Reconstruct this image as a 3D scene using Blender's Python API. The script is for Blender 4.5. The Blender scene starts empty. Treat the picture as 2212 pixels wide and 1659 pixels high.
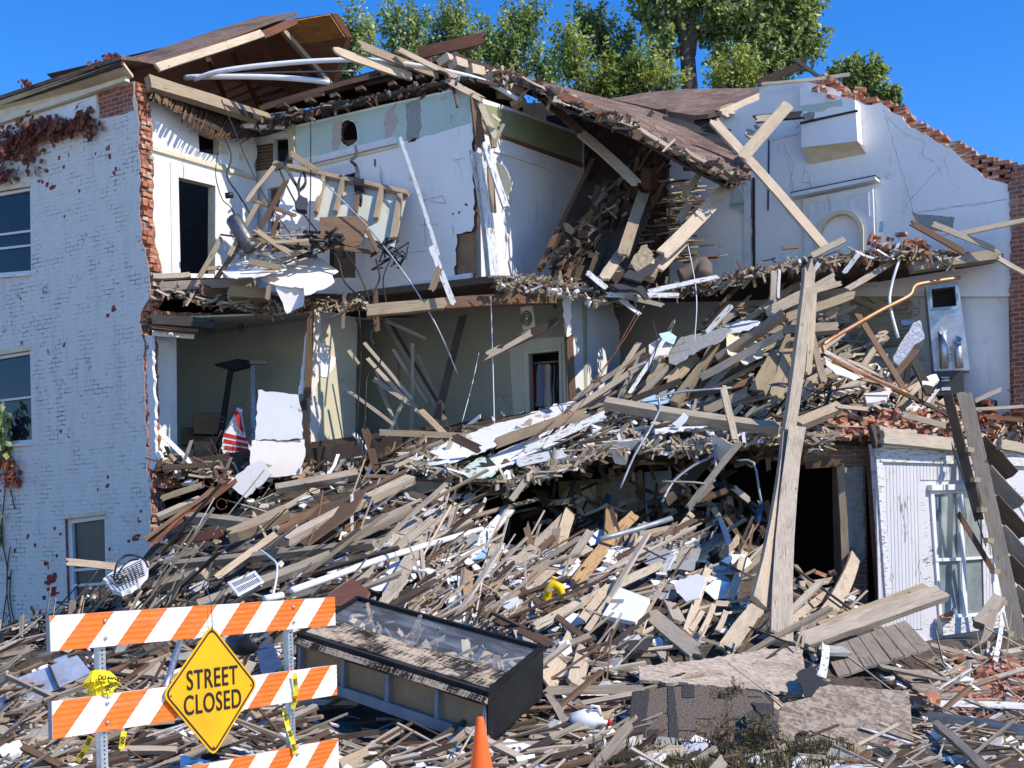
import bpy, math, random
import numpy as np
from mathutils import Vector, Matrix, noise
from mathutils.geometry import tessellate_polygon
rnd = random.Random(11)
S = bpy.context.scene
COL = S.collection
# ---------------------------------------------------------------- camera, sky, sun, exposure
F, CX, HY, CZ, ROLL = 2750.0, 1106.0, 1180.0, 1.7, math.radians(1.4)
RT = Vector((math.cos(ROLL), 0, -math.sin(ROLL)))
UP = Vector((math.sin(ROLL), 0, math.cos(ROLL)))
cd = bpy.data.cameras.new('camera'); cam = bpy.data.objects.new('camera', cd); COL.objects.link(cam)
cd.sensor_width = 36; cd.lens = 36 * F / 2212; cd.shift_y = (HY - 829.5) / 2212
cd.clip_start = .1; cd.clip_end = 2000
cam.matrix_world = Matrix(((RT.x, UP.x, 0, 0), (RT.y, UP.y, -1, 0), (RT.z, UP.z, 0, CZ), (0, 0, 0, 1)))
S.camera = cam
SUN_AZ = Vector((.86, -.51)); SUN_EL = math.radians(43)
w = bpy.data.worlds.new('World'); S.world = w; w.use_nodes = True
wn = w.node_tree.nodes; sky = wn.new('ShaderNodeTexSky'); sky.sky_type = 'NISHITA'; sky.sun_disc = False
sky.sun_elevation = SUN_EL; sky.sun_rotation = math.atan2(SUN_AZ.x, SUN_AZ.y)
sky.air_density = 1.0; sky.dust_density = 0.0; sky.ozone_density = 5.5; sky.altitude = 200
bg = wn['Background']; bg.inputs[1].default_value = .15
hs = wn.new('ShaderNodeHueSaturation'); hs.inputs['Hue'].default_value = .511; hs.inputs['Saturation'].default_value = 1.3; hs.inputs['Value'].default_value = 1.0
w.node_tree.links.new(sky.outputs[0], hs.inputs['Color']); w.node_tree.links.new(hs.outputs[0], bg.inputs[0])
sl = bpy.data.lights.new('sun', 'SUN'); sl.energy = 3.75; sl.angle = math.radians(.53); sl.color = (1, .92, .80)
so = bpy.data.objects.new('sun', sl); COL.objects.link(so)
sd = Vector((SUN_AZ.x * math.cos(SUN_EL), SUN_AZ.y * math.cos(SUN_EL), math.sin(SUN_EL)))
so.rotation_euler = (-sd).to_track_quat('-Z', 'Y').to_euler(); so.location = (20, -20, 30)
S.view_settings.view_transform = 'Standard'; S.view_settings.look = 'None'
S.view_settings.exposure = 0.65; S.view_settings.gamma = 1
# ---------------------------------------------------------------- geometry helpers
def P(x, y, Y):
    d = RT * ((x - CX) / F) + UP * ((HY - y) / F) + Vector((0, 1, 0))
    return Vector((0, 0, CZ)) + d * Y
DA = Vector((.533, .846, 0)); DB = Vector((.846, -.533, 0)); DC = Vector((.82, .57, 0)).normalized()
def dirp(v): return v.normalized()
class Fr:
    """a wall or panel plane: local X along it, Z up it, Y away from the viewer"""
    def __init__(s, o, ex, ez=(0, 0, 1)):
        s.x = Vector(ex).normalized(); ez = Vector(ez); s.z = (ez - s.x * ez.dot(s.x)).normalized()
        s.y = s.z.cross(s.x); s.o = Vector(o)
        s.m = Matrix(((s.x.x, s.y.x, s.z.x, s.o.x), (s.x.y, s.y.y, s.z.y, s.o.y), (s.x.z, s.y.z, s.z.z, s.o.z), (0, 0, 0, 1)))
    def uv(s, x, y):
        c = Vector((0, 0, CZ)); d = P(x, y, 1) - c
        t = (s.o - c).dot(s.y) / d.dot(s.y); q = c + d * t - s.o
        return q.dot(s.x), q.dot(s.z)
    def w(s, x, y, off=0):
        u, v = s.uv(x, y); return s.o + s.x * u + s.z * v - s.y * off
def wallf(x, Y, d): o = P(x, HY, Y); o.z = 0; return Fr(o, d)
def fr3(a, b, c):
    """plane through three points, a->b along local X, c above"""
    return Fr(a, b - a, c - a)
class MB:
    def __init__(s): s.v = []; s.f = []; s.u = []; s.t = []; s.m = []; s.sm = []
    def add(s, vs, fs, uvs=None, tint=.5, mi=0, smooth=False):
        b = len(s.v); s.v += [tuple(p) for p in vs]
        for k, f in enumerate(fs):
            s.f.append([b + i for i in f])
            s.u.append(uvs[k] if uvs else [(vs[i][0], vs[i][2]) for i in f])
            s.t.append(tint); s.m.append(mi); s.sm.append(smooth)
    def mesh(s, name, mats):
        me = bpy.data.meshes.new(name); me.from_pydata(s.v, [], s.f)
        me.uv_layers.new(name='UVMap'); me.color_attributes.new('tint', 'FLOAT_COLOR', 'CORNER')
        me.uv_layers['UVMap'].data.foreach_set('uv', [c for f in s.u for p in f for c in p]); ca = me.color_attributes['tint']
        cc = []
        for f, t in zip(s.f, s.t): cc += [t, t, t, 1.0] * len(f)
        ca.data.foreach_set('color', cc)
        me.polygons.foreach_set('material_index', s.m); me.polygons.foreach_set('use_smooth', s.sm)
        for m in (mats if isinstance(mats, (list, tuple)) else [mats]): me.materials.append(m)
        me.update(); return me
    def build(s, name, mats, parent=None, loc=None, mat=None):
        o = bpy.data.objects.new(name, s.mesh(name, mats)); COL.objects.link(o)
        if mat is not None: o.matrix_world = mat
        if loc is not None: o.location = loc
        if parent: par(o, parent)
        return o
def wm(o):
    return o.matrix_basis if o.parent is None else wm(o.parent) @ o.matrix_parent_inverse @ o.matrix_basis
def par(o, p): o.parent = p; o.matrix_parent_inverse = wm(p).inverted()
def tag(o, label=None, cat=None, group=None, kind=None):
    if label: o['label'] = label
    if cat: o['category'] = cat
    if group: o['group'] = group
    if kind: o['kind'] = kind
    return o
def empty(name, loc, label, cat, group=None):
    o = bpy.data.objects.new(name, None); COL.objects.link(o); o.location = loc; o.empty_display_size = .2
    return tag(o, label, cat, group)
def jag(loop, amp, step, seed=0):
    """roughen every edge of a pixel loop (points flagged with a third item 0 stay straight)"""
    r = random.Random(seed); out = []
    n = len(loop)
    for i in range(n):
        a, b = loop[i], loop[(i + 1) % n]
        out.append((a[0], a[1]))
        if len(a) > 2 and a[2] == 0: continue
        L = math.hypot(b[0] - a[0], b[1] - a[1]); k = int(L / step)
        for j in range(1, k):
            t = (j + r.uniform(-.35, .35)) / k
            nx, ny = -(b[1] - a[1]) / L, (b[0] - a[0]) / L; d = r.uniform(-amp, amp)
            out.append((a[0] + (b[0] - a[0]) * t + nx * d, a[1] + (b[1] - a[1]) * t + ny * d))
    return out
def prism(mb, loop, th, y0, holes=(), tint=.5, mi=0, mback=None):
    """loop / holes are (u,v) lists; front face at local y=y0, back at y0+th"""
    loops = [list(loop)] + [list(h) for h in holes]
    flat = [p for l in loops for p in l]; n = len(flat)
    tris = tessellate_polygon([[Vector((p[0], p[1], 0)) for p in l] for l in loops])
    vs = [(p[0], y0, p[1]) for p in flat] + [(p[0], y0 + th, p[1]) for p in flat]
    fs = []
    for a, b, c in tris:
        ar = (flat[b][0] - flat[a][0]) * (flat[c][1] - flat[a][1]) - (flat[c][0] - flat[a][0]) * (flat[b][1] - flat[a][1])
        if ar < 0: b, c = c, b
        fs.append((a, b, c)); fs.append((a + n, c + n, b + n))
    uvs = [[flat[i % n] for i in f] for f in fs]
    mb.add(vs, fs, uvs, tint, mi)
    k = 0; vs2 = []; f2 = []; u2 = []
    for l in loops:
        m = len(l); acc = 0
        for i in range(m):
            p, q = l[i], l[(i + 1) % m]; d = math.hypot(q[0] - p[0], q[1] - p[1])
            b = len(vs2); vs2 += [(p[0], y0, p[1]), (q[0], y0, q[1]), (q[0], y0 + th, q[1]), (p[0], y0 + th, p[1])]
            f2.append((b, b + 3, b + 2, b + 1)); u2.append([(acc, 0), (acc, th), (acc + d, th), (acc + d, 0)]); acc += d
    mb.add(vs2, f2, u2, tint, mi if mback is None else mback)
def poly(name, fr, loop, th, mats, parent=None, holes=(), off=0, ja=0, js=14, tint=.5, edge=None):
    if ja: loop = jag(loop, ja, js, len(name) + int(loop[0][0]))
    mb = MB(); prism(mb, [fr.uv(p[0], p[1]) for p in loop], th, -off, [[fr.uv(*p) for p in h] for h in holes], tint, 0, edge)
    return mb.build(name, mats, parent, mat=fr.m)
def slab(name, pts, th, mats, parent=None, tint=.5):
    """fan polygon from 3-D points, extruded by vector th; uv = first edge frame"""
    pts = [Vector(p) for p in pts]; th = Vector(th); n = len(pts)
    ex = (pts[1] - pts[0]).normalized(); nn = Vector((0, 0, 0))
    for i in range(n): nn += pts[i].cross(pts[(i + 1) % n])
    nn.normalize(); ez = nn.cross(ex)
    fl = [((p - pts[0]).dot(ex), (p - pts[0]).dot(ez)) for p in pts]
    tris = tessellate_polygon([[Vector((a, b, 0)) for a, b in fl]])
    vs = pts + [p + th for p in pts]; fs = []; uv = []
    for t in tris:
        fs.append(tuple(t)); fs.append(tuple(i + n for i in reversed(t)))
    for f in fs: uv.append([fl[i % n] for i in f])
    for i in range(n):
        j = (i + 1) % n; fs.append((i, j, j + n, i + n)); d = (pts[j] - pts[i]).length
        uv.append([(0, 0), (d, 0), (d, th.length), (0, th.length)])
    mb = MB(); mb.add(vs, fs, uv, tint); return mb.build(name, mats, parent)
def plank(mb, p0, p1, nrm, wd, th, jg=(.5, .5), bow=0, tint=.5, mi=0, r=rnd, ns=4, nst=4, taper=0, twist=0):
    """a board with splintered ends; wd across, th along nrm"""
    p0 = Vector(p0); p1 = Vector(p1); ax = p1 - p0; L = ax.length; ax /= L
    n = Vector(nrm); n = n - ax * n.dot(ax)
    if n.length < 1e-4: n = ax.orthogonal()
    n.normalize(); sd_ = ax.cross(n)
    e0 = [r.uniform(0, 1) * jg[0] * wd for _ in range(ns + 1)]; e1 = [r.uniform(0, 1) * jg[1] * wd for _ in range(ns + 1)]
    b1 = r.uniform(-1, 1) * bow; b2 = r.uniform(-1, 1) * bow; uo, vo = r.uniform(0, 30), r.uniform(0, 30)
    g = []
    for i in range(nst + 1):
        t = i / nst; q = 4 * t * (1 - t); row = []
        ang = twist * (t - .5); nn = n * math.cos(ang) + sd_ * math.sin(ang); ss = sd_ * math.cos(ang) - n * math.sin(ang)
        ww = wd * (1 - taper * t)
        for j in range(ns + 1):
            s_ = (j / ns - .5) * ww
            l = L * t
            if i == 0: l = e0[j]
            if i == nst: l = L - e1[j]
            ej = r.uniform(-.03, .03) * wd if j in (0, ns) else 0
            row.append(p0 + ax * l + ss * (s_ + b1 * q + ej) + nn * (b2 * q))
        g.append((row, nn))
    vs = []; 
    for side in (.5, -.5):
        for row, nn in g: vs += [p + nn * th * side for p in row]
    K = ns + 1; T = K * (nst + 1); fs = []; uv = []
    def U(i, j): return (uo + L * i / nst, vo + wd * j / ns)
    for i in range(nst):
        for j in range(ns):
            a = i * K + j; fs.append((a, a + K, a + K + 1, a + 1)); uv.append([U(i, j), U(i + 1, j), U(i + 1, j + 1), U(i, j + 1)])
            fs.append((T + a, T + a + 1, T + a + K + 1, T + a + K)); uv.append([U(i, j + .3), U(i, j + 1.3), U(i + 1, j + 1.3), U(i + 1, j + .3)])
        for j, fl in ((0, 0), (ns, 1)):
            a = i * K + j; q = (a, T + a, T + a + K, a + K); h = [(uo + L * i / nst, vo - .1), (uo + L * i / nst, vo - .1 - th), (uo + L * (i + 1) / nst, vo - .1 - th), (uo + L * (i + 1) / nst, vo - .1)]
            if fl: q = q[::-1]; h = h[::-1]
            fs.append(q); uv.append(h)
    for i, fl in ((0, 0), (nst, 1)):
        for j in range(ns):
            a = i * K + j; q = (a, a + 1, T + a + 1, T + a); h = [(vo + j * .02, vo), (vo + j * .02 + .02, vo), (vo + j * .02 + .02, vo + .02), (vo + j * .02, vo + .02)]
            if fl: q = q[::-1]; h = h[::-1]
            fs.append(q); uv.append(h)
    mb.add(vs, fs, uv, tint, mi)
def box(mb, c, ex, ey, ez, sx, sy, sz, tint=.5, mi=0, jit=0, r=rnd):
    c = Vector(c); vs = []
    for a in (-.5, .5):
        for b in (-.5, .5):
            for d in (-.5, .5):
                j = Vector((r.uniform(-1, 1), r.uniform(-1, 1), r.uniform(-1, 1))) * jit
                vs.append(c + ex * (a * sx) + ey * (b * sy) + ez * (d * sz) + j)
    fs = [(0, 1, 3, 2), (4, 6, 7, 5), (0, 4, 5, 1), (2, 3, 7, 6), (0, 2, 6, 4), (1, 5, 7, 3)]
    o = (r.uniform(0, 9), r.uniform(0, 9)); dm = [(sy, sz), (sy, sz), (sx, sz), (sx, sz), (sx, sy), (sx, sy)]
    uv = []
    for (f, d) in zip(fs, dm):
        cs = [(0, 0), (0, d[1]), (d[0], d[1]), (d[0], 0)]
        uv.append([(o[0] + p[0], o[1] + p[1]) for p in cs])
    mb.add(vs, fs, uv, tint, mi)
def tube(mb, pts, rad, n=6, tint=.5, mi=0, smooth=True, flat=1.0, cap=True):
    pts = [Vector(p) for p in pts]; vs = []; fs = []; uv = []
    prev = None; acc = 0; la = []
    for i, p in enumerate(pts):
        t = (pts[min(i + 1, len(pts) - 1)] - pts[max(i - 1, 0)]).normalized()
        a = t.orthogonal().normalized() if prev is None else (prev - t * prev.dot(t)).normalized()
        prev = a; b = t.cross(a); rr = rad[i] if isinstance(rad, (list, tuple)) else rad
        if i: acc += (p - pts[i - 1]).length
        la.append(acc)
        for k in range(n):
            an = 2 * math.pi * k / n; vs.append(p + a * math.cos(an) * rr + b * math.sin(an) * rr * flat)
    for i in range(len(pts) - 1):
        for k in range(n):
            k2 = (k + 1) % n; fs.append((i * n + k, i * n + k2, (i + 1) * n + k2, (i + 1) * n + k))
            uv.append([(la[i], k * .05), (la[i], k * .05 + .05), (la[i + 1], k * .05 + .05), (la[i + 1], k * .05)])
    if cap:
        fs.append(tuple(reversed(range(n)))); uv.append([(0, 0)] * n)
        fs.append(tuple(range((len(pts) - 1) * n, len(pts) * n))); uv.append([(0, 0)] * n)
    mb.add(vs, fs, uv, tint, mi, smooth)
def ribbon(mb, pts, wd, nrm, th=.006, tint=.5, mi=0):
    for a, b in zip(pts[:-1], pts[1:]):
        plank(mb, a, b, nrm, wd, th, (0, 0), 0, tint, mi, ns=1, nst=1)
def smoothpath(pts, k=5):
    """Catmull-Rom through pixel points (any tuple length)"""
    pts = [tuple(p) for p in pts]; out = []
    for i in range(len(pts) - 1):
        p0 = pts[max(i - 1, 0)]; p1 = pts[i]; p2 = pts[i + 1]; p3 = pts[min(i + 2, len(pts) - 1)]
        for j in range(k):
            t = j / k
            out.append(tuple(.5 * (2 * b + (c - a) * t + (2 * a - 5 * b + 4 * c - d) * t * t + (3 * b - a - 3 * c + d) * t ** 3) for a, b, c, d in zip(p0, p1, p2, p3)))
    out.append(pts[-1]); return out
# ---------------------------------------------------------------- materials
class NB:
    def __init__(s, name, rough=.8, spec=.3):
        s.m = bpy.data.materials.new(name); s.m.use_nodes = True; s.t = s.m.node_tree; s.b = s.t.nodes['Principled BSDF']
        s.b.inputs['Roughness'].default_value = rough; s.b.inputs['Specular IOR Level'].default_value = spec
    def n(s, typ, props=None, **inp):
        nd = s.t.nodes.new('ShaderNode' + typ)
        for k, v in (props or {}).items(): setattr(nd, k, v)
        for k, v in inp.items():
            so_ = nd.inputs[int(k[1:])] if k[0] == '_' else nd.inputs[k.replace('_', ' ')]
            s.put(so_, v)
        return nd
    def put(s, sock, v):
        if hasattr(v, 'is_output'): s.t.links.new(v, sock)
        else:
            if isinstance(v, tuple) and len(v) == 3 and sock.type == 'RGBA': v = v + (1,)
            sock.default_value = v
    def uv(s, sx=1, sy=1, obj=False):
        tc = s.n('TexCoord'); return s.n('Mapping', _0=tc.outputs['Object' if obj else 'UV'], Scale=(sx, sy, sx if obj else 1)).outputs[0]
    def noise(s, vec, scale, det=6, rough=.6, dist=0):
        return s.n('TexNoise', Vector=vec, Scale=scale, Detail=det, Roughness=rough, Distortion=dist).outputs[0]
    def mr(s, v, a, b, c=0., d=1.): return s.n('MapRange', _0=v, _1=a, _2=b, _3=c, _4=d).outputs[0]
    def mix(s, f, a, b): 
        nd = s.t.nodes.new('ShaderNodeMix'); nd.data_type = 'RGBA'
        for i, v in ((0, f), (6, a), (7, b)): s.put(nd.inputs[i], v)
        return nd.outputs[2]
    def mul(s, col, f):
        nd = s.t.nodes.new('ShaderNodeMix'); nd.data_type = 'RGBA'; nd.blend_type = 'MULTIPLY'; nd.inputs[0].default_value = 1
        s.put(nd.inputs[6], col); s.put(nd.inputs[7], f); return nd.outputs[2]
    def math(s, op, a, b=0.): return s.n('Math', {'operation': op}, _0=a, _1=b).outputs[0]
    def tint(s): return s.n('Attribute', {'attribute_name': 'tint'}).outputs['Fac']
    def bump(s, h, st=.3, dist=.02):
        s.t.links.new(s.n('Bump', Strength=st, Distance=dist, Height=h).outputs[0], s.b.inputs['Normal'])
    def out(s, col): s.put(s.b.inputs['Base Color'], col); return s.m
def simple(name, c1, c2, scale=6, rough=.8, bump=.2, metal=0, spec=.3, tin=(.8, 1.2)):
    b = NB(name, rough, spec); v = b.uv(); f = b.noise(v, scale, 8)
    col = b.mix(b.mr(f, .35, .65), c1, c2)
    col = b.mul(col, b.mr(b.tint(), 0, 1, tin[0], tin[1]))
    b.bump(f, bump, .02); b.b.inputs['Metallic'].default_value = metal
    return b.out(col)
def wood(name, c1, c2, dark=(.03, .022, .016), crack=.63, rough=.85, tin=(.55, 1.4), spots=False, paint=None, pthr=.5):
    b = NB(name, rough, .2); v = b.uv(1.2, 22); g = b.noise(v, 3.2, 8, .65, .5)
    big = b.noise(b.uv(.8, 2.5), 1.7, 4); fine = b.noise(b.uv(2.0, 70), 3, 4)
    col = b.mix(b.mr(g, .33, .67), c1, c2)
    col = b.mix(b.mr(big, .48, .75, 0, .6), col, tuple(x * .42 for x in c1))
    cr = b.mr(b.noise(b.uv(.7, 30), 2.3, 5, .5), crack, crack + .05)
    col = b.mix(b.math('MULTIPLY', cr, .85), col, dark)
    kn = b.mr(b.n('TexVoronoi', Vector=b.uv(1.3, 4.5), Scale=1.4).outputs[0], .045, .1, 1, 0)
    col = b.mix(b.math('MULTIPLY', kn, .7), col, dark)
    nail = b.mr(b.n('TexVoronoi', Vector=b.uv(3, 7), Scale=1.6).outputs[0], .05, .075, 1, 0)
    col = b.mix(b.math('MULTIPLY', nail, .75), col, dark)
    if spots: col = b.mix(b.mr(b.noise(b.uv(1, 1), 38, 5, .6), .57, .63, 0, .8), col, (.035, .022, .014))
    h = b.math('SUBTRACT', b.math('ADD', g, b.math('MULTIPLY', fine, .35)), b.math('MULTIPLY', cr, .6))
    if paint:
        pm = b.mr(b.noise(b.uv(2, 9), 3, 9, .7), pthr, pthr + .03); col = b.mix(pm, paint, col)
        h = b.math('SUBTRACT', h, b.math('MULTIPLY', pm, .8))
    col = b.mul(col, b.mr(b.tint(), 0, 1, tin[0], tin[1]))
    b.bump(h, .55, .012); return b.out(col)
def plaster(name, c, c2, patch=None, pthr=.62, cracks=.5, stain=(.25, .2, .14), stamt=.35, rough=.75):
    b = NB(name, rough, .2); v = b.uv(); big = b.noise(v, .7, 5, .6); n2 = b.noise(v, 5, 8, .65)
    col = b.mix(b.mr(big, .4, .65), c, c2)
    st = b.mr(b.noise(b.uv(3.2, .5), 1.6, 7, .7), .55, .8, 0, stamt); col = b.mix(st, col, stain)
    sp = b.mr(b.noise(v, 16, 6, .7), .64, .72, 0, .5); col = b.mix(sp, col, stain)
    wv = b.n('VectorMath', {'operation': 'ADD'}, _0=v, _1=b.n('TexNoise', Vector=v, Scale=1.8, Detail=6.).outputs[1]).outputs[0]
    vo = b.n('TexVoronoi', {'feature': 'DISTANCE_TO_EDGE'}, Vector=wv, Scale=.75).outputs[0]
    ck = b.math('MULTIPLY', b.mr(vo, .002, .007, 1, 0), b.mr(b.noise(v, .9, 2), .54, .66)); h = b.math('SUBTRACT', b.math('MULTIPLY', n2, .3), ck)
    col = b.mix(b.math('MULTIPLY', ck, cracks), col, (.06, .05, .04))
    if patch:
        pm = b.mr(b.noise(v, 1.5, 9, .62), pthr, pthr + .015); col = b.mix(pm, col, patch); h = b.math('SUBTRACT', h, pm)
    col = b.mul(col, b.mr(b.tint(), 0, 1, .7, 1.3)); b.bump(h, .35, .015); return b.out(col)
def paintedbrick(name):
    b = NB(name, .55, .35); v = b.uv()
    wob = b.n('VectorMath', {'operation': 'ADD'}, _0=v, _1=b.n('VectorMath', {'operation': 'SCALE'}, _0=b.n('TexNoise', Vector=v, Scale=9., Detail=4.).outputs[1], Scale=.028).outputs[0]).outputs[0]
    br = b.n('TexBrick', {'offset': .5}, Vector=wob, Scale=1., Mortar_Size=.008, Mortar_Smooth=.4, Brick_Width=.23, Row_Height=.083, Color1=(.42, .42, .42, 1), Color2=(.55, .55, .55, 1))
    mo = br.outputs[1]
    n1 = b.noise(v, .55, 3); n2 = b.noise(v, 7, 9, .7); n3 = b.noise(v, 2.6, 10, .68)
    col = b.mix(b.mr(n2, .3, .7), (.60, .575, .52), (.69, .66, .60))
    col = b.mix(b.mr(b.noise(b.uv(2.6, .25), 1.4, 6, .6), .5, .75, 0, .4), col, (.36, .36, .36))
    low = b.mr(n1, .5, .64)
    crack = b.math('MULTIPLY', b.mr(mo, .08, .4), b.mr(b.noise(v, 2.4, 9, .82), .527, .55)); crack = b.math('MULTIPLY', crack, b.mr(n1, .4, .6, .35, 1))
    col = b.mix(crack, col, (.03, .032, .04))
    chip = b.math('MULTIPLY', b.mr(n3, .635, .645), low); redc = b.mix(b.mr(n2, .4, .6), (.30, .055, .035), (.16, .028, .022))
    edge = b.math('MULTIPLY', b.mr(n3, .622, .634), low); col = b.mix(b.math('MULTIPLY', edge, .6), col, (.06, .05, .05))
    col = b.mix(chip, col, redc)
    h = b.math('SUBTRACT', b.math('MULTIPLY', n2, .25), b.math('ADD', b.math('MULTIPLY', mo, .45), b.math('ADD', chip, crack)))
    b.bump(h, .5, .014); return b.out(col)
def brickm(name, c1=(.36, .12, .06), c2=(.22, .07, .045), mort=(.34, .3, .25)):
    b = NB(name, .9, .2); v = b.uv(); br = b.n('TexBrick', {'offset': .5}, Vector=v, Scale=1., Mortar_Size=.009, Brick_Width=.21, Row_Height=.078, Color1=c1 + (1,), Color2=c2 + (1,), Mortar=mort + (1,))
    n2 = b.noise(v, 9, 8, .7); col = b.mix(b.mr(n2, .45, .75, 0, .6), br.outputs[0], (.12, .07, .05)); col = b.mix(b.mr(b.noise(v, 1.3, 5), .55, .7, 0, .5), col, (.42, .36, .3))
    h = b.math('SUBTRACT', b.math('MULTIPLY', n2, .3), br.outputs[1]); b.bump(h, .6, .015); return b.out(col)
def loosebrick(name):
    b = NB(name, .92, .15); v = b.uv(); n2 = b.noise(v, 14, 8, .7); t = b.tint()
    col = b.mix(t, (.27, .095, .055), (.50, .215, .12)); col = b.mix(b.mr(n2, .45, .7, 0, .7), col, (.2, .08, .05))
    col = b.mix(b.mr(b.noise(v, 5, 6, .6), .53, .6), col, (.46, .41, .35)); b.bump(n2, .6, .012); return b.out(col)
def shingle(name, c1=(.27, .185, .145), c2=(.15, .105, .085), rows=.14):
    b = NB(name, .95, .1); v = b.uv(); br = b.n('TexBrick', {'offset': .37}, Vector=v, Scale=1., Mortar_Size=.006, Mortar_Smooth=.1, Brick_Width=.33, Row_Height=rows, Color1=(.75, .75, .75, 1), Color2=(1.15, 1.15, 1.15, 1), Mortar=(.25, .25, .25, 1))
    g = b.noise(v, 90, 3, .8); col = b.mix(b.mr(g, .35, .65), c2, c1); col = b.mix(b.mr(b.noise(v, 1.1, 6), .45, .65, 0, .55), col, tuple(x * .55 for x in c2))
    col = b.mul(col, br.outputs[0]); b.bump(b.math('SUBTRACT', b.math('MULTIPLY', g, .4), br.outputs[1]), .6, .012); return b.out(col)
def osbm(name, c1=(.46, .33, .2), c2=(.26, .18, .11)):
    b = NB(name, .85, .2); v = b.uv(); vs = [b.n('TexVoronoi', Vector=b.n('Mapping', _0=b.n('Mapping', _0=v, Rotation=(0, 0, a)).outputs[0], Scale=(7, 24, 1)).outputs[0], Scale=2.1) for a in (.3, 1.25, 2.3)]
    a = b.n('SeparateColor', _0=vs[0].outputs[1]).outputs[0]; c = b.n('SeparateColor', _0=vs[1].outputs[1]).outputs[1]; d = b.n('SeparateColor', _0=vs[2].outputs[1]).outputs[2]
    s_ = b.math('ADD', b.math('ADD', b.math('MULTIPLY', a, .45), b.math('MULTIPLY', c, .32)), b.math('MULTIPLY', d, .23))
    col = b.mix(b.mr(s_, .3, .72), c2, c1); col = b.mix(b.mr(b.noise(v, 1.6, 7), .5, .7, 0, .6), col, (.16, .12, .09)); col = b.mix(b.mr(s_, .14, .22, .8, 0), col, (.12, .085, .06))
    col = b.mul(col, b.mr(b.tint(), 0, 1, .6, 1.4)); b.bump(s_, .6, .012); return b.out(col)
def metalm(name, c=(.55, .57, .6), rough=.35, met=.9):
    b = NB(name, rough, .5); v = b.uv(); n = b.noise(v, 3, 6, .6); sp = b.n('TexVoronoi', Vector=v, Scale=26.).outputs[0]
    col = b.mix(b.mr(n, .3, .7), c, tuple(x * .6 for x in c)); col = b.mix(b.mr(b.noise(v, 2.2, 8, .7), .6, .72, 0, .6), col, (.25, .2, .16))
    b.b.inputs['Metallic'].default_value = met; b.put(b.b.inputs['Roughness'], b.mr(b.math('ADD', n, sp), .3, 1.4, rough - .1, rough + .3)); b.bump(n, .25, .02); return b.out(col)
def glassm(name):
    b = NB(name, .03, .5); v = b.uv(); b.b.inputs['Base Color'].default_value = (.015, .02, .025, 1); b.b.inputs['Specular IOR Level'].default_value = .4
    b.bump(b.noise(v, 1.2, 2), .04, .02); return b.m
def clearglass(name, a=.25):
    b = NB(name, .05, .6); b.b.inputs['Base Color'].default_value = (.5, .55, .6, 1); v = b.uv(.6, 3)
    b.put(b.b.inputs['Alpha'], b.mr(b.noise(v, 2.5, 6, .6), .45, .75, a, a + .2)); return b.m
M = {}
M['paintbrick'] = paintedbrick('painted_brick'); M['brick'] = brickm('brick_wall'); M['oldbrick'] = brickm('old_brick', (.26, .17, .12), (.19, .11, .08), (.3, .26, .21)); M['lbrick'] = loosebrick('loose_brick')
M['gwood'] = wood('grey_weathered_wood', (.44, .37, .285), (.265, .215, .16))
M['twood'] = wood('tan_wood', (.375, .29, .195), (.25, .19, .125), tin=(.65, 1.3))
M['lwood'] = wood('pale_wood', (.56, .45, .325), (.38, .3, .21), crack=.66, tin=(.75, 1.2))
M['bwood'] = wood('brown_wood', (.19, .115, .07), (.11, .065, .04))
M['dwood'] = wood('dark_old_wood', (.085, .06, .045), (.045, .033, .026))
M['rwood'] = wood('reddish_wood', (.24, .10, .055), (.13, .055, .035))
M['swood'] = wood('spotted_wood', (.42, .27, .13), (.32, .2, .1), spots=True)
M['kwood'] = wood('charred_wood', (.05, .045, .04), (.022, .02, .018), tin=(.5, 1.5))
M['wwood'] = wood('white_painted_wood', (.34, .28, .21), (.22, .17, .13), paint=(.62, .62, .61), pthr=.55, tin=(.85, 1.1))
def siding():
    b = NB('peeling_white_boards', .6, .3); big = b.noise(b.uv(.7, 1.6), 1.5, 4); f = b.noise(b.uv(2.2, 16), 2.4, 8, .72); fl = b.noise(b.uv(1.5, 40), 2, 4)
    m = b.mr(b.math('ADD', b.math('MULTIPLY', f, .8), b.math('MULTIPLY', big, .5)), .735, .755)
    col = b.mix(b.mr(fl, .3, .7), (.62, .605, .615), (.54, .53, .54)); col = b.mix(m, col, b.mix(b.mr(fl, .4, .6), (.24, .15, .115), (.13, .10, .085)))
    col = b.mul(col, b.mr(b.tint(), 0, 1, .86, 1.06)); b.bump(b.math('SUBTRACT', b.math('MULTIPLY', fl, .3), m), .5, .01); return b.out(col)
M['siding'] = siding()
def worn():
    b = NB('worn_black_veneer', .8, .2); big = b.noise(b.uv(1.2, 2), 1.5, 4); f1 = b.noise(b.uv(28, 3), 2.2, 6, .7); f2 = b.noise(b.uv(3, 40), 2.2, 5, .7)
    m = b.mr(b.math('ADD', b.math('ADD', b.math('MULTIPLY', f1, .5), b.math('MULTIPLY', f2, .3)), b.math('MULTIPLY', big, .6)), .66, .72)
    col = b.mix(b.mr(f2, .3, .7), (.58, .46, .33), (.40, .30, .2)); col = b.mix(m, col, (.022, .019, .016)); col = b.mul(col, b.mr(b.tint(), 0, 1, .7, 1.3)); b.bump(f2, .4, .01); return b.out(col)
M['wornblack'] = worn()
M['white'] = plaster('white_plaster', (.82, .80, .765), (.76, .74, .71), stain=(.36, .31, .25), stamt=.3)
M['whitew'] = plaster('worn_white_plaster', (.70, .70, .69), (.6, .6, .6), patch=(.5, .46, .4), pthr=.66)
M['mint'] = plaster('mint_plaster', (.46, .57, .50), (.41, .52, .46), patch=(.5, .42, .36), pthr=.64)
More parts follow.
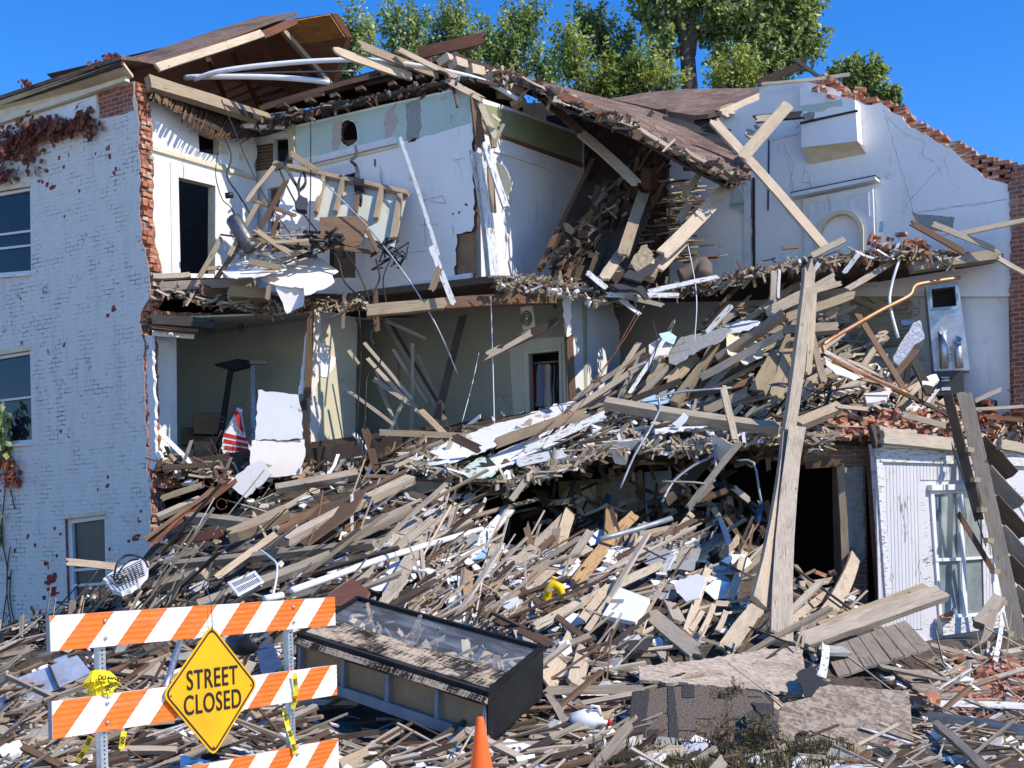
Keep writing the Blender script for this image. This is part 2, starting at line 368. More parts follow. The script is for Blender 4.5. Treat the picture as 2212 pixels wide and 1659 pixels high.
M['olive'] = plaster('olive_plaster', (.26, .28, .15), (.22, .24, .13))
M['tan'] = plaster('tan_plaster', (.53, .485, .355), (.48, .44, .32), stamt=.15)
M['room'] = plaster('grey_green_plaster', (.52, .52, .43), (.43, .44, .37))
M['drywall'] = plaster('torn_drywall', (.74, .73, .71), (.64, .63, .61), patch=(.44, .36, .27), pthr=.6, stamt=.4)
M['pinkish'] = plaster('cream_drywall', (.70, .63, .56), (.62, .56, .5), stamt=.25)
M['cream'] = simple('cream_board', (.72, .62, .43), (.6, .5, .35), 5)
M['greyplaster'] = simple('grey_plaster_patch', (.22, .22, .21), (.34, .34, .32), 18)
M['pinkpatch'] = simple('pink_plaster_patch', (.52, .42, .36), (.42, .34, .3), 12)
M['wtrim'] = simple('white_trim_paint', (.74, .74, .73), (.62, .61, .59), 3, .5, .1)
M['shingle'] = shingle('brown_shingles'); M['dshingle'] = shingle('charcoal_shingles', (.085, .08, .078), (.035, .034, .034))
M['osb'] = osbm('weathered_osb', (.38, .31, .235), (.19, .15, .112)); M['osbnew'] = osbm('orange_osb', (.52, .27, .09), (.36, .17, .05)); M['osbpale'] = osbm('splintered_osb', (.55, .45, .35), (.36, .28, .2))
M['roofgrit'] = simple('granular_roofing', (.19, .145, .112), (.06, .048, .04), 55, .95, .5)
M['blackgrit'] = simple('black_granular_roofing', (.07, .065, .062), (.018, .017, .017), 55, .95, .5); M['shadebrick'] = brickm('roof_shaded_brick', (.07, .045, .035), (.045, .032, .026), (.06, .052, .045)); M['brightmetal'] = metalm('bright_sheet_metal', (.72, .74, .77), .3, .35)  # rear wall brick: roof shade put into a darker copy of old brick
M['metal'] = metalm('galvanised_metal'); M['dmetal'] = metalm('dark_metal', (.16, .16, .17), .4); M['blackmetal'] = simple('black_metal', (.012, .012, .014), (.03, .03, .032), 4, .5, .1)
M['rust'] = simple('rusty_iron', (.22, .10, .055), (.10, .05, .03), 14, .85); M['copper'] = simple('copper_pipe', (.55, .27, .13), (.42, .2, .1), 5, .4, .1, .4)
M['pvc'] = simple('white_plastic_pipe', (.74, .75, .76), (.66, .66, .67), 5, .35, .05)
M['plastic'] = simple('white_plastic', (.78, .78, .77), (.68, .68, .67), 3, .45, .1)
M['glass'] = glassm('window_glass'); M['clear'] = clearglass('clear_glass', .07); M['bluegrey'] = metalm('blue_grey_steel', (.36, .39, .43), .4, .45)
M['black'] = simple('black_laminate', (.010, .010, .0105), (.02, .0195, .019), 3, .6, .06, spec=.12)
M['brownpanel'] = simple('brown_panel', (.38, .235, .12), (.3, .18, .09), 4)
M['greyboard'] = simple('grey_board', (.28, .28, .29), (.2, .2, .21), 4)
M['dark'] = simple('shade_black', (.02, .017, .014), (.035, .028, .022), 3); M['dirt'] = simple('rubble_dirt', (.115, .09, .068), (.05, .04, .03), 5, .95, .6)  # near-black one: shade of unlit rooms and holes put into the colour
M['insul'] = simple('loose_insulation', (.34, .27, .175), (.15, .115, .075), 14, .95, .8)
M['yellow'] = simple('yellow_sign_face', (.76, .385, .004), (.62, .31, .01), 2.2, .42, .03); M['ink'] = simple('black_sign_ink', (.012, .012, .012), (.02, .02, .02), 4, .5, .02)
M['blue'] = simple('dark_blue_paint', (.035, .075, .17), (.02, .04, .09), 6, .55); M['bluelt'] = simple('light_blue_paint', (.35, .5, .62), (.25, .38, .5), 6)
M['cloth'] = simple('dark_strap_cloth', (.035, .04, .055), (.06, .065, .085), 30, .9); M['cone'] = simple('orange_cone', (.86, .13, .015), (.8, .11, .012), 3, .5, .05)
M['tape'] = simple('yellow_tape', (.82, .66, .02), (.75, .58, .02), 5, .35, .05); M['yplastic'] = simple('yellow_plastic', (.85, .52, .01), (.8, .48, .01), 5, .4, .05)
M['card'] = simple('cardboard', (.28, .17, .09), (.2, .12, .065), 4); M['red'] = simple('red_cloth', (.55, .03, .025), (.4, .02, .02), 4)
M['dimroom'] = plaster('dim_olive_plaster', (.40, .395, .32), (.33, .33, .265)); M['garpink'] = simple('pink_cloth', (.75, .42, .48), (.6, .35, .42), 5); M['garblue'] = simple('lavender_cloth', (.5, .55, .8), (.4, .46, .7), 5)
M['paleglass'] = simple('lit_room_glass', (.27, .31, .31), (.13, .155, .16), 1.3, .12, .03, spec=.6)  # opaque pane, its pale colour stands for the lit room behind
M['crackline'] = simple('crack_edge', (.42, .41, .4), (.3, .3, .3), 8)
M['casing'] = simple('pale_green_cream_paint', (.66, .64, .52), (.58, .56, .45), 3, .55, .1)
M['blind'] = simple('dusty_dark_window', (.075, .07, .065), (.05, .048, .045), 2, .35, .05)
def mound():
    b = NB('rubble_dust', .95, .1); v = b.uv(); n = b.noise(v, .9, 6, .65); f = b.noise(v, 9, 8, .7); col = b.mix(b.mr(f, .35, .65), (.12, .095, .072), (.045, .036, .028))
    col = b.mix(b.mr(n, .54, .68, 0, .7), col, b.mix(b.mr(f, .35, .65), (.40, .36, .30), (.22, .19, .155))); b.bump(f, .8, .03); return b.out(col)
M['mound'] = mound()
M['cement'] = simple('cement', (.38, .36, .33), (.25, .235, .215), 9, .95, .6); M['cabgrey'] = simple('dark_grey_enamel', (.07, .068, .06), (.05, .048, .044), 3, .5, .05)
M['barksm'] = simple('tree_bark', (.11, .085, .062), (.055, .043, .033), 8, .95, .8)
def stripes():
    b = NB('orange_white_stripes', .45, .35); tc = b.n('TexCoord'); sp = b.n('SeparateXYZ', _0=tc.outputs['UV'])
    u, v = sp.outputs[0], sp.outputs[1]; f = b.math('FRACT', b.math('DIVIDE', b.math('SUBTRACT', u, b.math('MULTIPLY', v, .92)), .392))
    m = b.math('LESS_THAN', f, .5); n = b.noise(tc.outputs['UV'], 7, 8, .7)
    wh = b.mix(b.mr(n, .3, .7), (.76, .755, .74), (.64, .63, .61)); org = b.mix(b.mr(n, .3, .7), (.84, .165, .014), (.70, .125, .014)); col = b.mix(m, wh, org)
    sc = b.mr(b.noise(b.n('Mapping', _0=tc.outputs['UV'], Scale=(3, 11, 1)).outputs[0], 4, 8, .75),   .615, .66, 0, .6); col = b.mix(sc, col, (.42, .36, .32))
    col = b.mix(b.mr(b.noise(b.n('Mapping', _0=tc.outputs['UV'], Scale=(1.5, 5, 1)).outputs[0], 2.2, 8, .7), .5, .8, 0, .4), col, (.40, .33, .27))
    rib = b.math('SINE', b.math('MULTIPLY', v, 195.)); b.bump(rib, .35, .004); return b.out(col)
M['stripes'] = stripes()
def leafm(name, c1, c2):
    b = NB(name, .5, .4); t = b.tint(); col = b.mix(t, c1, c2); b.b.inputs['Subsurface Weight'].default_value = 0
    tr = b.n('BsdfTranslucent', _0=b.mul(col, (1.3, 1.5, .6))); b.out(col); ms = b.n('MixShader', _0=.3); b.t.links.new(b.b.outputs[0], ms.inputs[1]); b.t.links.new(tr.outputs[0], ms.inputs[2])
    b.t.links.new(ms.outputs[0], b.t.nodes['Material Output'].inputs[0]); return b.m
M['leaf'] = leafm('maple_leaf', (.07, .13, .03), (.46, .50, .22)); M['leafdk'] = leafm('dark_leaf', (.035, .075, .024), (.17, .24, .10)); M['leafyl'] = leafm('yellowing_leaf', (.15, .21, .045), (.60, .54, .17))
M['leafred'] = leafm('red_vine_leaf', (.13, .02, .015), (.27, .10, .04)); M['leafweed'] = leafm('weed_leaf', (.04, .055, .02), (.16, .12, .06))
# ---------------------------------------------------------------- setting
def T(c, r, pts):
    ox = (0, 530.9, 1061.8, 1592.6)[c]; oy = (0, 530.9, 1106.0)[r]
    return [(ox + p[0] / 3, oy + p[1] / 3) + tuple(p[2:]) for p in pts]
mb = MB(); mb.add([(-400, -60, 0), (400, -60, 0), (400, 900, 0), (-400, 900, 0)], [(0, 1, 2, 3)], [[(-400, -60), (400, -60), (400, 900), (-400, 900)]])
tag(mb.build('ground', M['dirt']), kind='structure')
mb = MB(); mb.add([(-300, -80, .004), (300, -80, .004), (300, 8.2, .004), (-300, 8.2, .004)], [(0, 1, 2, 3)], [[(-300, -80), (300, -80), (300, 8.2), (-300, 8.2)]])
M['street'] = simple('pale_bounce_street', (.62, .59, .54), (.52, .5, .46), .6, .9, .2)
tag(mb.build('street', M['street']), kind='structure')  # added out of view, pale to bounce sun onto the shaded walls
HOUSE = empty('ruined_house', (0, 24, 0), 'large collapsed three storey brick house with white painted side wall and torn open rooms', 'house')
H = HOUSE
FL = wallf(318, 22.3, DB)
# --- left painted brick wall
edge = [(290, 175), (298, 250), (300, 330), (303, 430), (304, 515), (313, 540), (322, 590), (322, 645), (309, 665), (302, 690), (306, 715), (312, 760), (314, 860), (318, 1000), (316, 1015), (326, 1035), (326, 1400)]
loop = [(-150, 322, 0), (0, 268, 0), (213, 200, 0), (290, 175)] + [p for p in edge[1:-1]] + [(326, 1400, 0), (-150, 1440, 0)]
W1h = [(-70, 425), (66, 403), (68, 590), (-70, 600)]; W2h = [(-70, 778), (66, 757), (70, 956), (-70, 966)]; W3h = [(140, 1122), (229, 1112), (232, 1300), (146, 1303)]
lw = poly('side_wall', FL, jag(loop, 3, 12, 5), .32, [M['paintbrick'], M['brick']], H, holes=[W1h, W2h, W3h], edge=1)
tag(lw, label='white painted brick side wall, paint chipped to red brick in patches')
def ring(o, d):
    (x0, y0), (x1, y1), (x2, y2), (x3, y3) = o
    return [(x0 + d, y0 + d), (x1 - d, y1 + d), (x2 - d, y2 - d), (x3 + d, y3 - d)]
def window(fr, q, fw, rail, parent, glass='glass', off=-.06, sill=True, mul=None, label=None, rail_thin=True):
    o = poly('window', fr, q, .09, M['wtrim'], parent, holes=[ring(q, fw)], off=off)
    inn = ring(q, fw - .5); a, b, c, d = inn
    poly('pane', fr, inn, .008, M[glass], o, off=off - .06)
    def lerp(p, s, t): return (p[0] + (s[0] - p[0]) * t, p[1] + (s[1] - p[1]) * t)
    mb = MB()
    for t in rail:
        l, r_ = lerp(a, d, t), lerp(b, c, t); hw = fw * .32
        prism(mb, [fr.uv(l[0], l[1] - hw), fr.uv(r_[0], r_[1] - hw), fr.uv(r_[0], r_[1] + hw), fr.uv(l[0], l[1] + hw)], .05, -off + .012)
    mb.build('sash_rail', M['wtrim'], o, mat=fr.m)
    if sill:
        x2, y2 = q[2]; x3, y3 = q[3]
        poly('sill', fr, [(x3 - 2, y3 + .5), (x2 + 3, y2 + .5), (x2 + 3, y2 + 6), (x3 - 2, y3 + 6)], .14, M['wtrim'], o, off=.07)
        x0, y0 = q[0]; x1, y1 = q[1]
        poly('lintel', fr, [(x0, y0 - 9), (x1, y1 - 10), (x1, y1 - .5), (x0, y0 - .5)], .05, M['cream'], o, off=.022)
    if label: o['label'] = label
    return o
window(FL, W1h, 7, [.5, .68], H); window(FL, W2h, 7, [.5], H); window(FL, W3h, 9, [.62, .82], H, glass='blind', label='narrow white window partly buried by rubble')
rc = random.Random(6); M['chip'] = simple('bare_red_brick', (.30, .055, .04), (.17, .03, .028), 30, .9, .5)
for (x, y, r_) in ((100, 372, 9), (92, 392, 7), (130, 340, 8), (137, 358, 9), (150, 335, 4), (234, 322, 9), (236, 338, 8), (250, 362, 12), (246, 375, 7), (115, 402, 12), (103, 398, 8), (85, 395, 8), (170, 412, 5), (140, 466, 6), (205, 330, 5), (46, 740, 5), (140, 745, 7), (134, 930, 8), (12, 760, 5), (235, 680, 8), (245, 668, 10), (232, 1052, 7), (213, 1060, 6), (232, 1030, 5), (110, 1270, 20), (112, 1248, 16), (118, 1282, 12), (100, 1215, 8), (95, 1295, 9), (120, 1200, 7), (105, 1225, 10), (290, 1160, 13), (281, 1172, 8), (304, 1106, 10), (236, 1186, 6), (88, 1322, 8), (118, 1140, 6), (130, 1150, 8), (75, 1180, 6), (60, 1160, 6), (300, 1125, 8), (30, 1190, 7), (20, 1250, 5)):
    r_ = r_ * .72 if r_ < 13 else r_
    for q in range(rc.randint(1, 3) if r_ < 15 else 7):
        w_ = r_ * rc.uniform(.2, .62); h_ = rc.uniform(2.5, 4.6); ox, oy = x + r_ * rc.uniform(-.5, .5), y + r_ * rc.uniform(-.7, .7)
        poly('paint_chip', FL, [(ox - w_, oy - h_ + w_ * .2), (ox + w_, oy - h_ - w_ * .2), (ox + w_ * rc.uniform(.5, 1), oy + h_ - w_ * .2), (ox - w_ * rc.uniform(.5, 1), oy + h_ + w_ * .2)], .004, [M['chip']], H, off=.003 + .0006 * q, ja=1.5, js=3.2)
# frieze, soffit, fascia at the eave
poly('frieze_board', FL, [(-150, 330), (0, 275), (212, 207), (212, 256), (0, 300), (-150, 335)], .05, M['wtrim'], H, off=.055)
poly('bare_brick', FL, [(213, 201), (288, 178), (292, 238), (232, 254), (215, 256)], .02, M['brick'], H, off=.012, ja=3, js=9)
slab('frieze_moulding', [FL.w(-150, 325, .06), FL.w(0, 262, .06), FL.w(285, 171, .06), FL.w(286, 180, .06), FL.w(0, 276, .06)], FL.y * -.1, M['cream'], H)
ev0, ev1 = P(-150, 277, 25.6), P(262, 133, 21.85)
slab('soffit', [ev0, P(0, 222, 24.2), ev1, FL.w(288, 168, 0), FL.w(213, 185, 0), FL.w(0, 262, 0), FL.w(-150, 316, 0)], (0, 0, .05), M['cream'], H)
slab('fascia', [ev0 + Vector((0, 0, -.1)), P(0, 229, 24.18), ev1 + Vector((0, 0, -.07)), ev1 + Vector((0, 0, .03)), P(0, 218, 24.18), ev0 + Vector((0, 0, .03))], FL.y * .05, M['dwood'], H)
# near roof slope, lit rake rafter, far slope seen from below
slab('roof', [P(-150, 268, 25.5), P(0, 214, 24.1), P(262, 129, 21.8), P(300, 133, 22.4), P(340, 141, 22.9), P(430, 110, 24.1), P(520, 76, 25.3), P(600, 46, 26.5), P(642, 33, 27.3), P(560, 42, 28.6), P(470, 70, 27.4), P(330, 118, 25.2), P(100, 180, 26.5)], (0, 0, .07), M['shingle'], H)
mb = MB(); plank(mb, P(338, 147, 22.75), P(568, 72, 25.6), (.4, -.9, 0), .15, .06, (.2, .6), .04, .75, ns=3); mb.build('rake_rafter', M['lwood'], H)
mb = MB(); plank(mb, P(566, 77, 25.62), P(640, 45, 26.9), (.4, -.9, 0), .16, .06, (.2, .6), .02, .3, ns=3); mb.build('rake_rafter', M['rwood'], H)
far = [P(610, 44, 27.2), P(716, 29, 27.3), P(749, 80, 28.4), P(735, 125, 28.9), P(716, 192, 29.8), P(560, 262, 32.5), P(300, 330, 36), P(100, 160, 33)]
slab('roof', far, Vector((.1, .3, .12)), M['rwood'], H)
slab('roof_sheathing', [p + Vector((-.02, -.1, -.05)) for p in (P(612, 49, 27.2), P(716, 31, 27.25), P(748, 80, 28.35), P(652, 96, 28.2))], (0, .03, .03), M['osbnew'], H)
for k, (x1, y1, x2, y2, Y1, Y2, w_) in enumerate([(603, 58, 718, 188, 27, 29.6, .11), (556, 84, 640, 226, 27.4, 31, .1), (500, 108, 572, 250, 28, 31.4, .1), (450, 128, 510, 262, 28.3, 31.6, .1), (640, 150, 700, 196, 29, 29.6, .08)]):
    mb = MB(); plank(mb, P(x1, y1, Y1 - .12), P(x2, y2, Y2 - .12), (.1, -1, .1), w_, .1, (.1, .1), .02, (.95, .5, .35, .3, .5)[k], ns=2); mb.build('rafter', M['twood' if k == 0 else 'rwood'], H)
mb = MB()
for k in range(5): plank(mb, P(430 + 20 * k, 215 + 8 * k, 31), P(690 - 6 * k, 100 + 30 * k, 30), (0, -1, 0), .14, .03, (.3, .3), .02, .3, ns=2, nst=2)
mb.build('attic_boards', M['rwood'], H)
# attic joist, torn lath ceiling
mb = MB(); plank(mb, P(318, 178, 22.3), P(582, 262, 24.3), (.35, -.9, .2), .24, .16, (.1, .3), .02, .6); mb.build('ceiling_joist', M['twood'], H)
mb = MB(); r = random.Random(3)
slab('lath_backing', [P(318, 196, 22.55), P(560, 282, 24.6), P(560, 296, 24.5), P(500, 300, 23.9), P(430, 262, 23.2), P(330, 214, 22.5)], (0, .1, .03), M['dwood'], H)
for k in range(105):
    t = k / 104; a = (320 + 235 * t, 194 + 92 * t - 6); b = (330 + 195 * t + r.uniform(-10, 8), 215 + 92 * t + (18 if .3 < t < .8 else 4) + r.uniform(-5, 6))
    plank(mb, P(a[0] + 14, a[1] - 2, 22.6 + 2.0 * t), P(b[0], b[1] - 6 + 8 * math.sin(t * 3), 22.2 + 1.9 * t), (0, -.5, -.8), .035, .008, (.5, .8), 0, r.uniform(.2, .9), ns=1, nst=2, r=r)
mb.build('lath_ceiling', M['bwood'], H)
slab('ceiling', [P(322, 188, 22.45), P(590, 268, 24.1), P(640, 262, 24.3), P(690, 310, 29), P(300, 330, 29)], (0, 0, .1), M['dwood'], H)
slab('ceiling', [P(505, 277, 24.2), P(545, 268, 24.1), P(636, 276, 24.1), P(632, 300, 25.4), P(560, 300, 25.6)], (0, 0, .04), M['white'], H)
# --- third floor, sunlit cross wall with doorway
FA = wallf(322, 22.45, DA)
door = [(383, 383), (463, 402), (462, 592), (388, 590)]; hole = [(428, 283), (474, 300), (473, 336), (455, 333), (431, 328)]
w1 = poly('interior_wall', FA, jag([(322, 218, 0), (400, 232), (475, 268), (548, 292), (556, 330), (549, 360), (556, 400, 0), (556, 600, 0), (340, 600), (326, 560), (324, 500)], 2, 10, 4), .16, [M['white'], M['cream']], H, holes=[door, hole], edge=1)
w1['label'] = 'sunlit white plaster cross wall on the top floor with a dark doorway'
cas = [(366, 350), (472, 378), (472, 600), (367, 600)]
poly('door_casing', FA, [(366, 352), (473, 381), (474, 600), (462, 600), (463, 402), (383, 383), (388, 600), (370, 600)], .05, M['wtrim'], H, off=.03)
poly('picture_rail', FA, [(326, 316), (548, 381), (548, 389), (326, 325)], .06, M['cream'], H, off=.05)
poly('plaster_patch', FA, [(476, 312), (494, 316), (492, 337), (474, 332)], .01, M['cream'], H, off=.005, ja=2, js=5); poly('plaster_patch', FA, [(515, 330), (526, 335), (522, 348), (516, 344)], .01, M['cream'], H, off=.005, ja=2, js=5)
poly('plaster_patch', FA, [(474, 352), (527, 368), (524, 375), (500, 364), (476, 360)], .01, M['mint'], H, off=.005, ja=2, js=6)
FBr = wallf(640, 24.75, DB)
poly('recess_wall', FBr, [(520, 255), (650, 235), (650, 660), (520, 670)], .1, M['white'], H, holes=[[(592, 300), (648, 296), (648, 352), (594, 372)], [(578, 408), (604, 402), (606, 545), (580, 550)]])
mbl = MB()
for k in range(8): plank(mbl, FBr.w(556, 318 + 7 * k, .03), FBr.w(592, 313 + 7 * k, .03), (-.5, -.8, 0), .05, .012, (.1, .1), 0, .5, ns=1, nst=1)
mbl.build('lath_panel', M['bwood'], H)
# --- third floor, long wall with mint band
FB = wallf(640, 24.2, DB)
W2 = [(633, 272, 0), (820, 228, 0), (1000, 188, 0), (1018, 193), (1020, 260), (1024, 480), (1018, 500), (986, 506), (985, 560), (980, 600, 0), (1030, 606, 0), (820, 640, 0), (628, 650, 0)]
oval = [(752 + 21 * math.cos(a * .524) + rnd.uniform(-2, 2), 288 + 29 * math.sin(a * .524) + rnd.uniform(-2, 2)) for a in range(12)]
dr2 = [(712, 388), (770, 373), (770, 600), (712, 600)]
w2 = poly('interior_wall', FB, jag(W2, 2.5, 10, 9), .14, [M['white'], M['bwood']], H, holes=[oval, dr2], edge=1); w2['label'] = 'long white top floor wall with pale mint band and a ragged round hole'
poly('mint_band', FB, jag([(636, 276, 0), (820, 233, 0), (1000, 192, 0), (1014, 197), (1017, 265), (985, 275), (960, 283), (900, 300, 0), (636, 344, 0)], 2, 12, 3), .01, M['mint'], H, holes=[[((p[0] - 752) * 1.06 + 752, (p[1] - 288) * 1.06 + 288) for p in oval]], off=.006)
poly('plaster_patch', FB, jag([(876, 224), (908, 214), (911, 268), (907, 300), (878, 304), (879, 260)], 2, 6), .008, M['greyplaster'], H, off=.011)
poly('plaster_patch', FB, jag([(832, 245), (858, 222), (852, 246), (862, 260), (855, 280), (838, 302), (832, 300)], 2, 6), .008, M['pinkpatch'], H, off=.0105)
poly('plaster_patch', FB, jag([(725, 266), (738, 255), (738, 310), (728, 326), (718, 322), (716, 282)], 2, 6), .008, M['pinkpatch'], H, off=.0105)
poly('wall_moulding', FB, [(655, 347), (860, 296), (862, 311), (655, 360)], .08, M['wtrim'], H, off=.07)
poly('wall_moulding', FB, [(660, 362), (862, 313), (862, 318), (660, 367)], .05, M['cream'], H, off=.04)
poly('door_casing', FB, [(690, 368), (782, 346), (784, 600), (770, 600), (770, 373), (712, 388), (712, 392), (690, 398)], .05, M['wtrim'], H, off=.03)
poly('skirting', FB, [(818, 624), (1020, 590), (1022, 610), (818, 642)], .07, M['wtrim'], H, off=.05)
poly('broken_board', FB, [(983, 507), (1022, 500), (1024, 592), (985, 600)], .02, M['card'], H, off=-.06)
mb = MB(); plank(mb, FB.w(632, 270, .02), FB.w(634, 345, .02), (-.5, -.8, 0), .13, .08, (.1, .3), 0, .6); mb.build('wall_stud', M['lwood'], H)
# broken corner stud and white casing
for (x1, y1, x2, y2, Y, wd, mk, ti) in ((1024, 195, 1042, 330, 21.9, .16, 'bwood', .8), (1036, 318, 1068, 612, 21.75, .16, 'wwood', .6), (1022, 322, 1060, 615, 21.9, .13, 'wwood', .5), (1046, 305, 1094, 450, 21.6, .12, 'wwood', .6), (1058, 350, 1066, 460, 21.8, .1, 'twood', .7), (1048, 255, 1068, 320, 21.8, .1, 'twood', .3)):
    mb = MB(); plank(mb, P(x1, y1, Y), P(x2, y2, Y), (.4, -.9, 0), wd, .06, (.8, .3), .03, ti); mb.build('corner_board', M[mk], H)
poly('torn_wallboard', Fr(P(1085, 400, 21.7), Vector((.8, -.6, 0))), jag([(1072, 350), (1086, 355), (1102, 384), (1100, 390), (1107, 392), (1098, 430), (1085, 432), (1078, 400)], 3, 6), .02, M['cream'], H)
# --- third floor, recess wall with olive band
FA3 = wallf(1030, 22.0, DA)
poly('interior_wall', FA3, [(1034, 210), (1110, 235), (1262, 290), (1262, 620), (1040, 612)], .14, M['whitew'], H)
poly('olive_band', FA3, [(1036, 222), (1110, 242), (1258, 296), (1256, 352), (1070, 288), (1036, 276)], .01, M['olive'], H, off=.006)
poly('picture_rail', FA3, [(1036, 277), (1070, 288), (1256, 353), (1256, 362), (1070, 294), (1036, 283)], .05, M['rwood'], H, off=.04)
poly('picture_rail', FA3, [(1066, 322), (1192, 362), (1254, 405), (1254, 410), (1190, 368), (1066, 328)], .05, M['wtrim'], H, off=.03)
FB4 = wallf(1255, 26.6, DB)
poly('rear_brick_wall', FB4, [(1180, 250), (1440, 235), (1440, 640), (1180, 640)], .3, M['shadebrick'], H)
# --- right wall with fireplace
F5 = wallf(1610, 24.8, DB)
top5 = [(1640, 186, 0), (1741, 176, 0), (1800, 190), (1868, 226), (1903, 222), (1925, 243), (1950, 252), (1965, 275), (2010, 296), (2060, 325), (2080, 345), (2110, 365), (2130, 385), (2180, 400), (2183, 470), (2184, 600, 0)]
w5 = poly('interior_wall', F5, [(1425, 305), (1530, 264), (1640, 215)] + jag(top5, 2.5, 9, 2)[:-1] + [(2184, 600), (2184, 640), (1425, 640)], .1, M['white'], H); w5['label'] = 'broken white party wall with an arched fireplace surround'
# stepped brick edge behind the plaster
mb = MB(); r = random.Random(5)
line = [(1745, 170), (1790, 172), (1865, 214), (1920, 222), (1950, 245), (2000, 272), (2060, 312), (2130, 345), (2180, 352), (2212, 362), (2260, 372)]
def brickrun(mb, fr, line, h, depth, r, rows=6, off=-.1):
    for (a, b) in zip(line[:-1], line[1:]):
        ua, va = fr.uv(*a); ub, vb = fr.uv(*b); n = max(2, int(abs(ub - ua) / .17))
        for i in range(n):
            t = (i + .5) / n; u = ua + (ub - ua) * t; v = va + (vb - va) * t; v = round(v / .082) * .082
            for k in range(rows):
                if k == 0 and r.random() < .25: continue
                c = fr.o + fr.x * (u + (.1 if k % 2 else 0) + r.uniform(-.02, .02)) + fr.z * (v - k * .082) - fr.y * (off + r.uniform(-.03, .05))
                box(mb, c, fr.x, fr.y, fr.z, .205, depth, .07, r.random(), 0, .008, r)
brickrun(mb, F5, line, .08, .34, r, 5, -.26)
o = mb.build('stepped_brick_edge', M['lbrick'], H); o['label'] = 'stepped broken red brick edge along the party wall'
poly('brick_core', F5, [(1745, 205), (1790, 205), (1865, 245), (1905, 240), (1950, 270), (2000, 300), (2060, 340), (2130, 375), (2180, 385), (2260, 400), (2260, 900), (2180, 900), (2175, 590), (1745, 590)], .3, M['brick'], H, off=-.11)
poly('brick_pier', F5, jag([(2180, 395), (2190, 362), (2225, 352, 0), (2270, 352, 0), (2270, 905, 0), (2190, 890), (2182, 620), (2186, 500)], 3, 8), .3, M['brick'], H, off=.04)
# chimney breast, fireplace surround
cb = [F5.w(1740, 199, .32), F5.w(1858, 226, .32), F5.w(1864, 314, .32), F5.w(1744, 328, .32)]
slab('chimney_breast', [P(0, 0, 1) * 0 + p for p in cb], F5.y * .33, M['white'], H)
lo = [F5.w(1744, 328, .32), F5.w(1864, 314, .32), F5.w(1872, 332, .0), F5.w(1750, 356, .0)]
slab('chimney_breast_underside', lo, F5.y * .02, M['cream'], H)  # cream colour stands for light thrown up onto the white underside
poly('plaster_patch', F5, jag([(1742, 238), (1768, 236), (1830, 225), (1832, 240), (1800, 244), (1785, 252), (1742, 250)], 2, 6), .01, M['mint'], H, off=.325)
poly('plaster_patch', F5, jag([(1746, 255), (1772, 252), (1770, 268), (1748, 270)], 2, 6), .01, M['cement'], H, off=.325)
poly('picture_rail_shadow_gap', F5, [(1662, 300), (1740, 282), (1740, 287), (1662, 305)], .03, M['wtrim'], H, off=.03)  # raised white trim strip along the rail
poly('picture_rail', F5, [(1742, 274), (1864, 248), (1864, 252), (1742, 279)], .05, M['dwood'], H, off=.35)  # dark strip standing for the shadowed gap along the rail
fp = empty('fireplace_surround', F5.w(1815, 600, 0), None, None); par(fp, H)
ar = [(1755 + 0, 620)] ; cx, cy = 1818, 512
arch = [(cx - 52, 620)] + [(cx - 52 * math.cos(a * math.pi / 12), cy - 54 * math.sin(a * math.pi / 12) - 10 * (cx - 52 * math.cos(a * math.pi / 12) - cx) / 60) for a in range(13)] + [(cx + 52, 620)]
arch2 = [(cx - 44, 619)] + [(cx - 44 * math.cos(a * math.pi / 12), cy - 46 * math.sin(a * math.pi / 12) - 10 * (cx - 44 * math.cos(a * math.pi / 12) - cx) / 60) for a in range(13)] + [(cx + 44, 619)]
poly('surround', F5, [(1738, 432), (1888, 404), (1896, 620)] + arch[::-1] + [(1744, 620)], .12, M['wtrim'], fp, off=.1)
poly('arch_moulding', F5, arch + arch2[::-1], .17, M['cream'], fp, off=.15)
poly('keystone', F5, [(1795, 424), (1830, 417), (1826, 462), (1802, 466)], .04, M['wtrim'], fp, off=.14)
for q in ([(1752, 440), (1790, 432), (1790, 464), (1752, 500)], [(1838, 422), (1880, 413), (1882, 470), (1850, 462), (1838, 452)]): poly('panel', F5, q, .02, M['wtrim'], fp, holes=[[(sum(p[0] for p in q) / len(q) + (p[0] - sum(p[0] for p in q) / len(q)) * .8, sum(p[1] for p in q) / len(q) + (p[1] - sum(p[1] for p in q) / len(q)) * .8) for p in q]], off=.12)
poly('mantel_shadow_gap', F5, [(1716, 421), (1899, 384), (1901, 388), (1718, 425)], .25, M['dwood'], fp, off=.24)
poly('mantel_shelf', F5, [(1720, 424), (1900, 388), (1901, 395), (1722, 432)], .3, M['wtrim'], fp, off=.28)
poly('corner_trim', F5, [(1607, 380), (1622, 376), (1624, 640), (1610, 640)], .06, M['wtrim'], H, off=.04); poly('corner_trim', F5, [(1626, 385), (1631, 384), (1632, 640), (1627, 640)], .05, M['dwood'], H, off=.03)
poly('peeling_paper', F5, jag([(1660, 390), (1700, 370), (1690, 400), (1730, 420), (1700, 450), (1740, 510), (1752, 520), (1745, 470)], 3, 8), .008, M['white'], H, off=.02)
poly('exposed_lath', F5, jag([(1970, 458), (1990, 464), (2030, 466), (2062, 470), (2060, 498), (2010, 500), (1985, 482)], 2, 8), .01, M['greyplaster'], H, off=.012)
poly('blue_strip', F5, [(1660, 300), (1663, 300), (1661, 455), (1658, 455)], .02, M['blue'], H, off=.02); poly('blue_strip', F5, [(1901, 480), (1907, 478), (1906, 500), (1899, 502)], .02, M['bluelt'], H, off=.03)
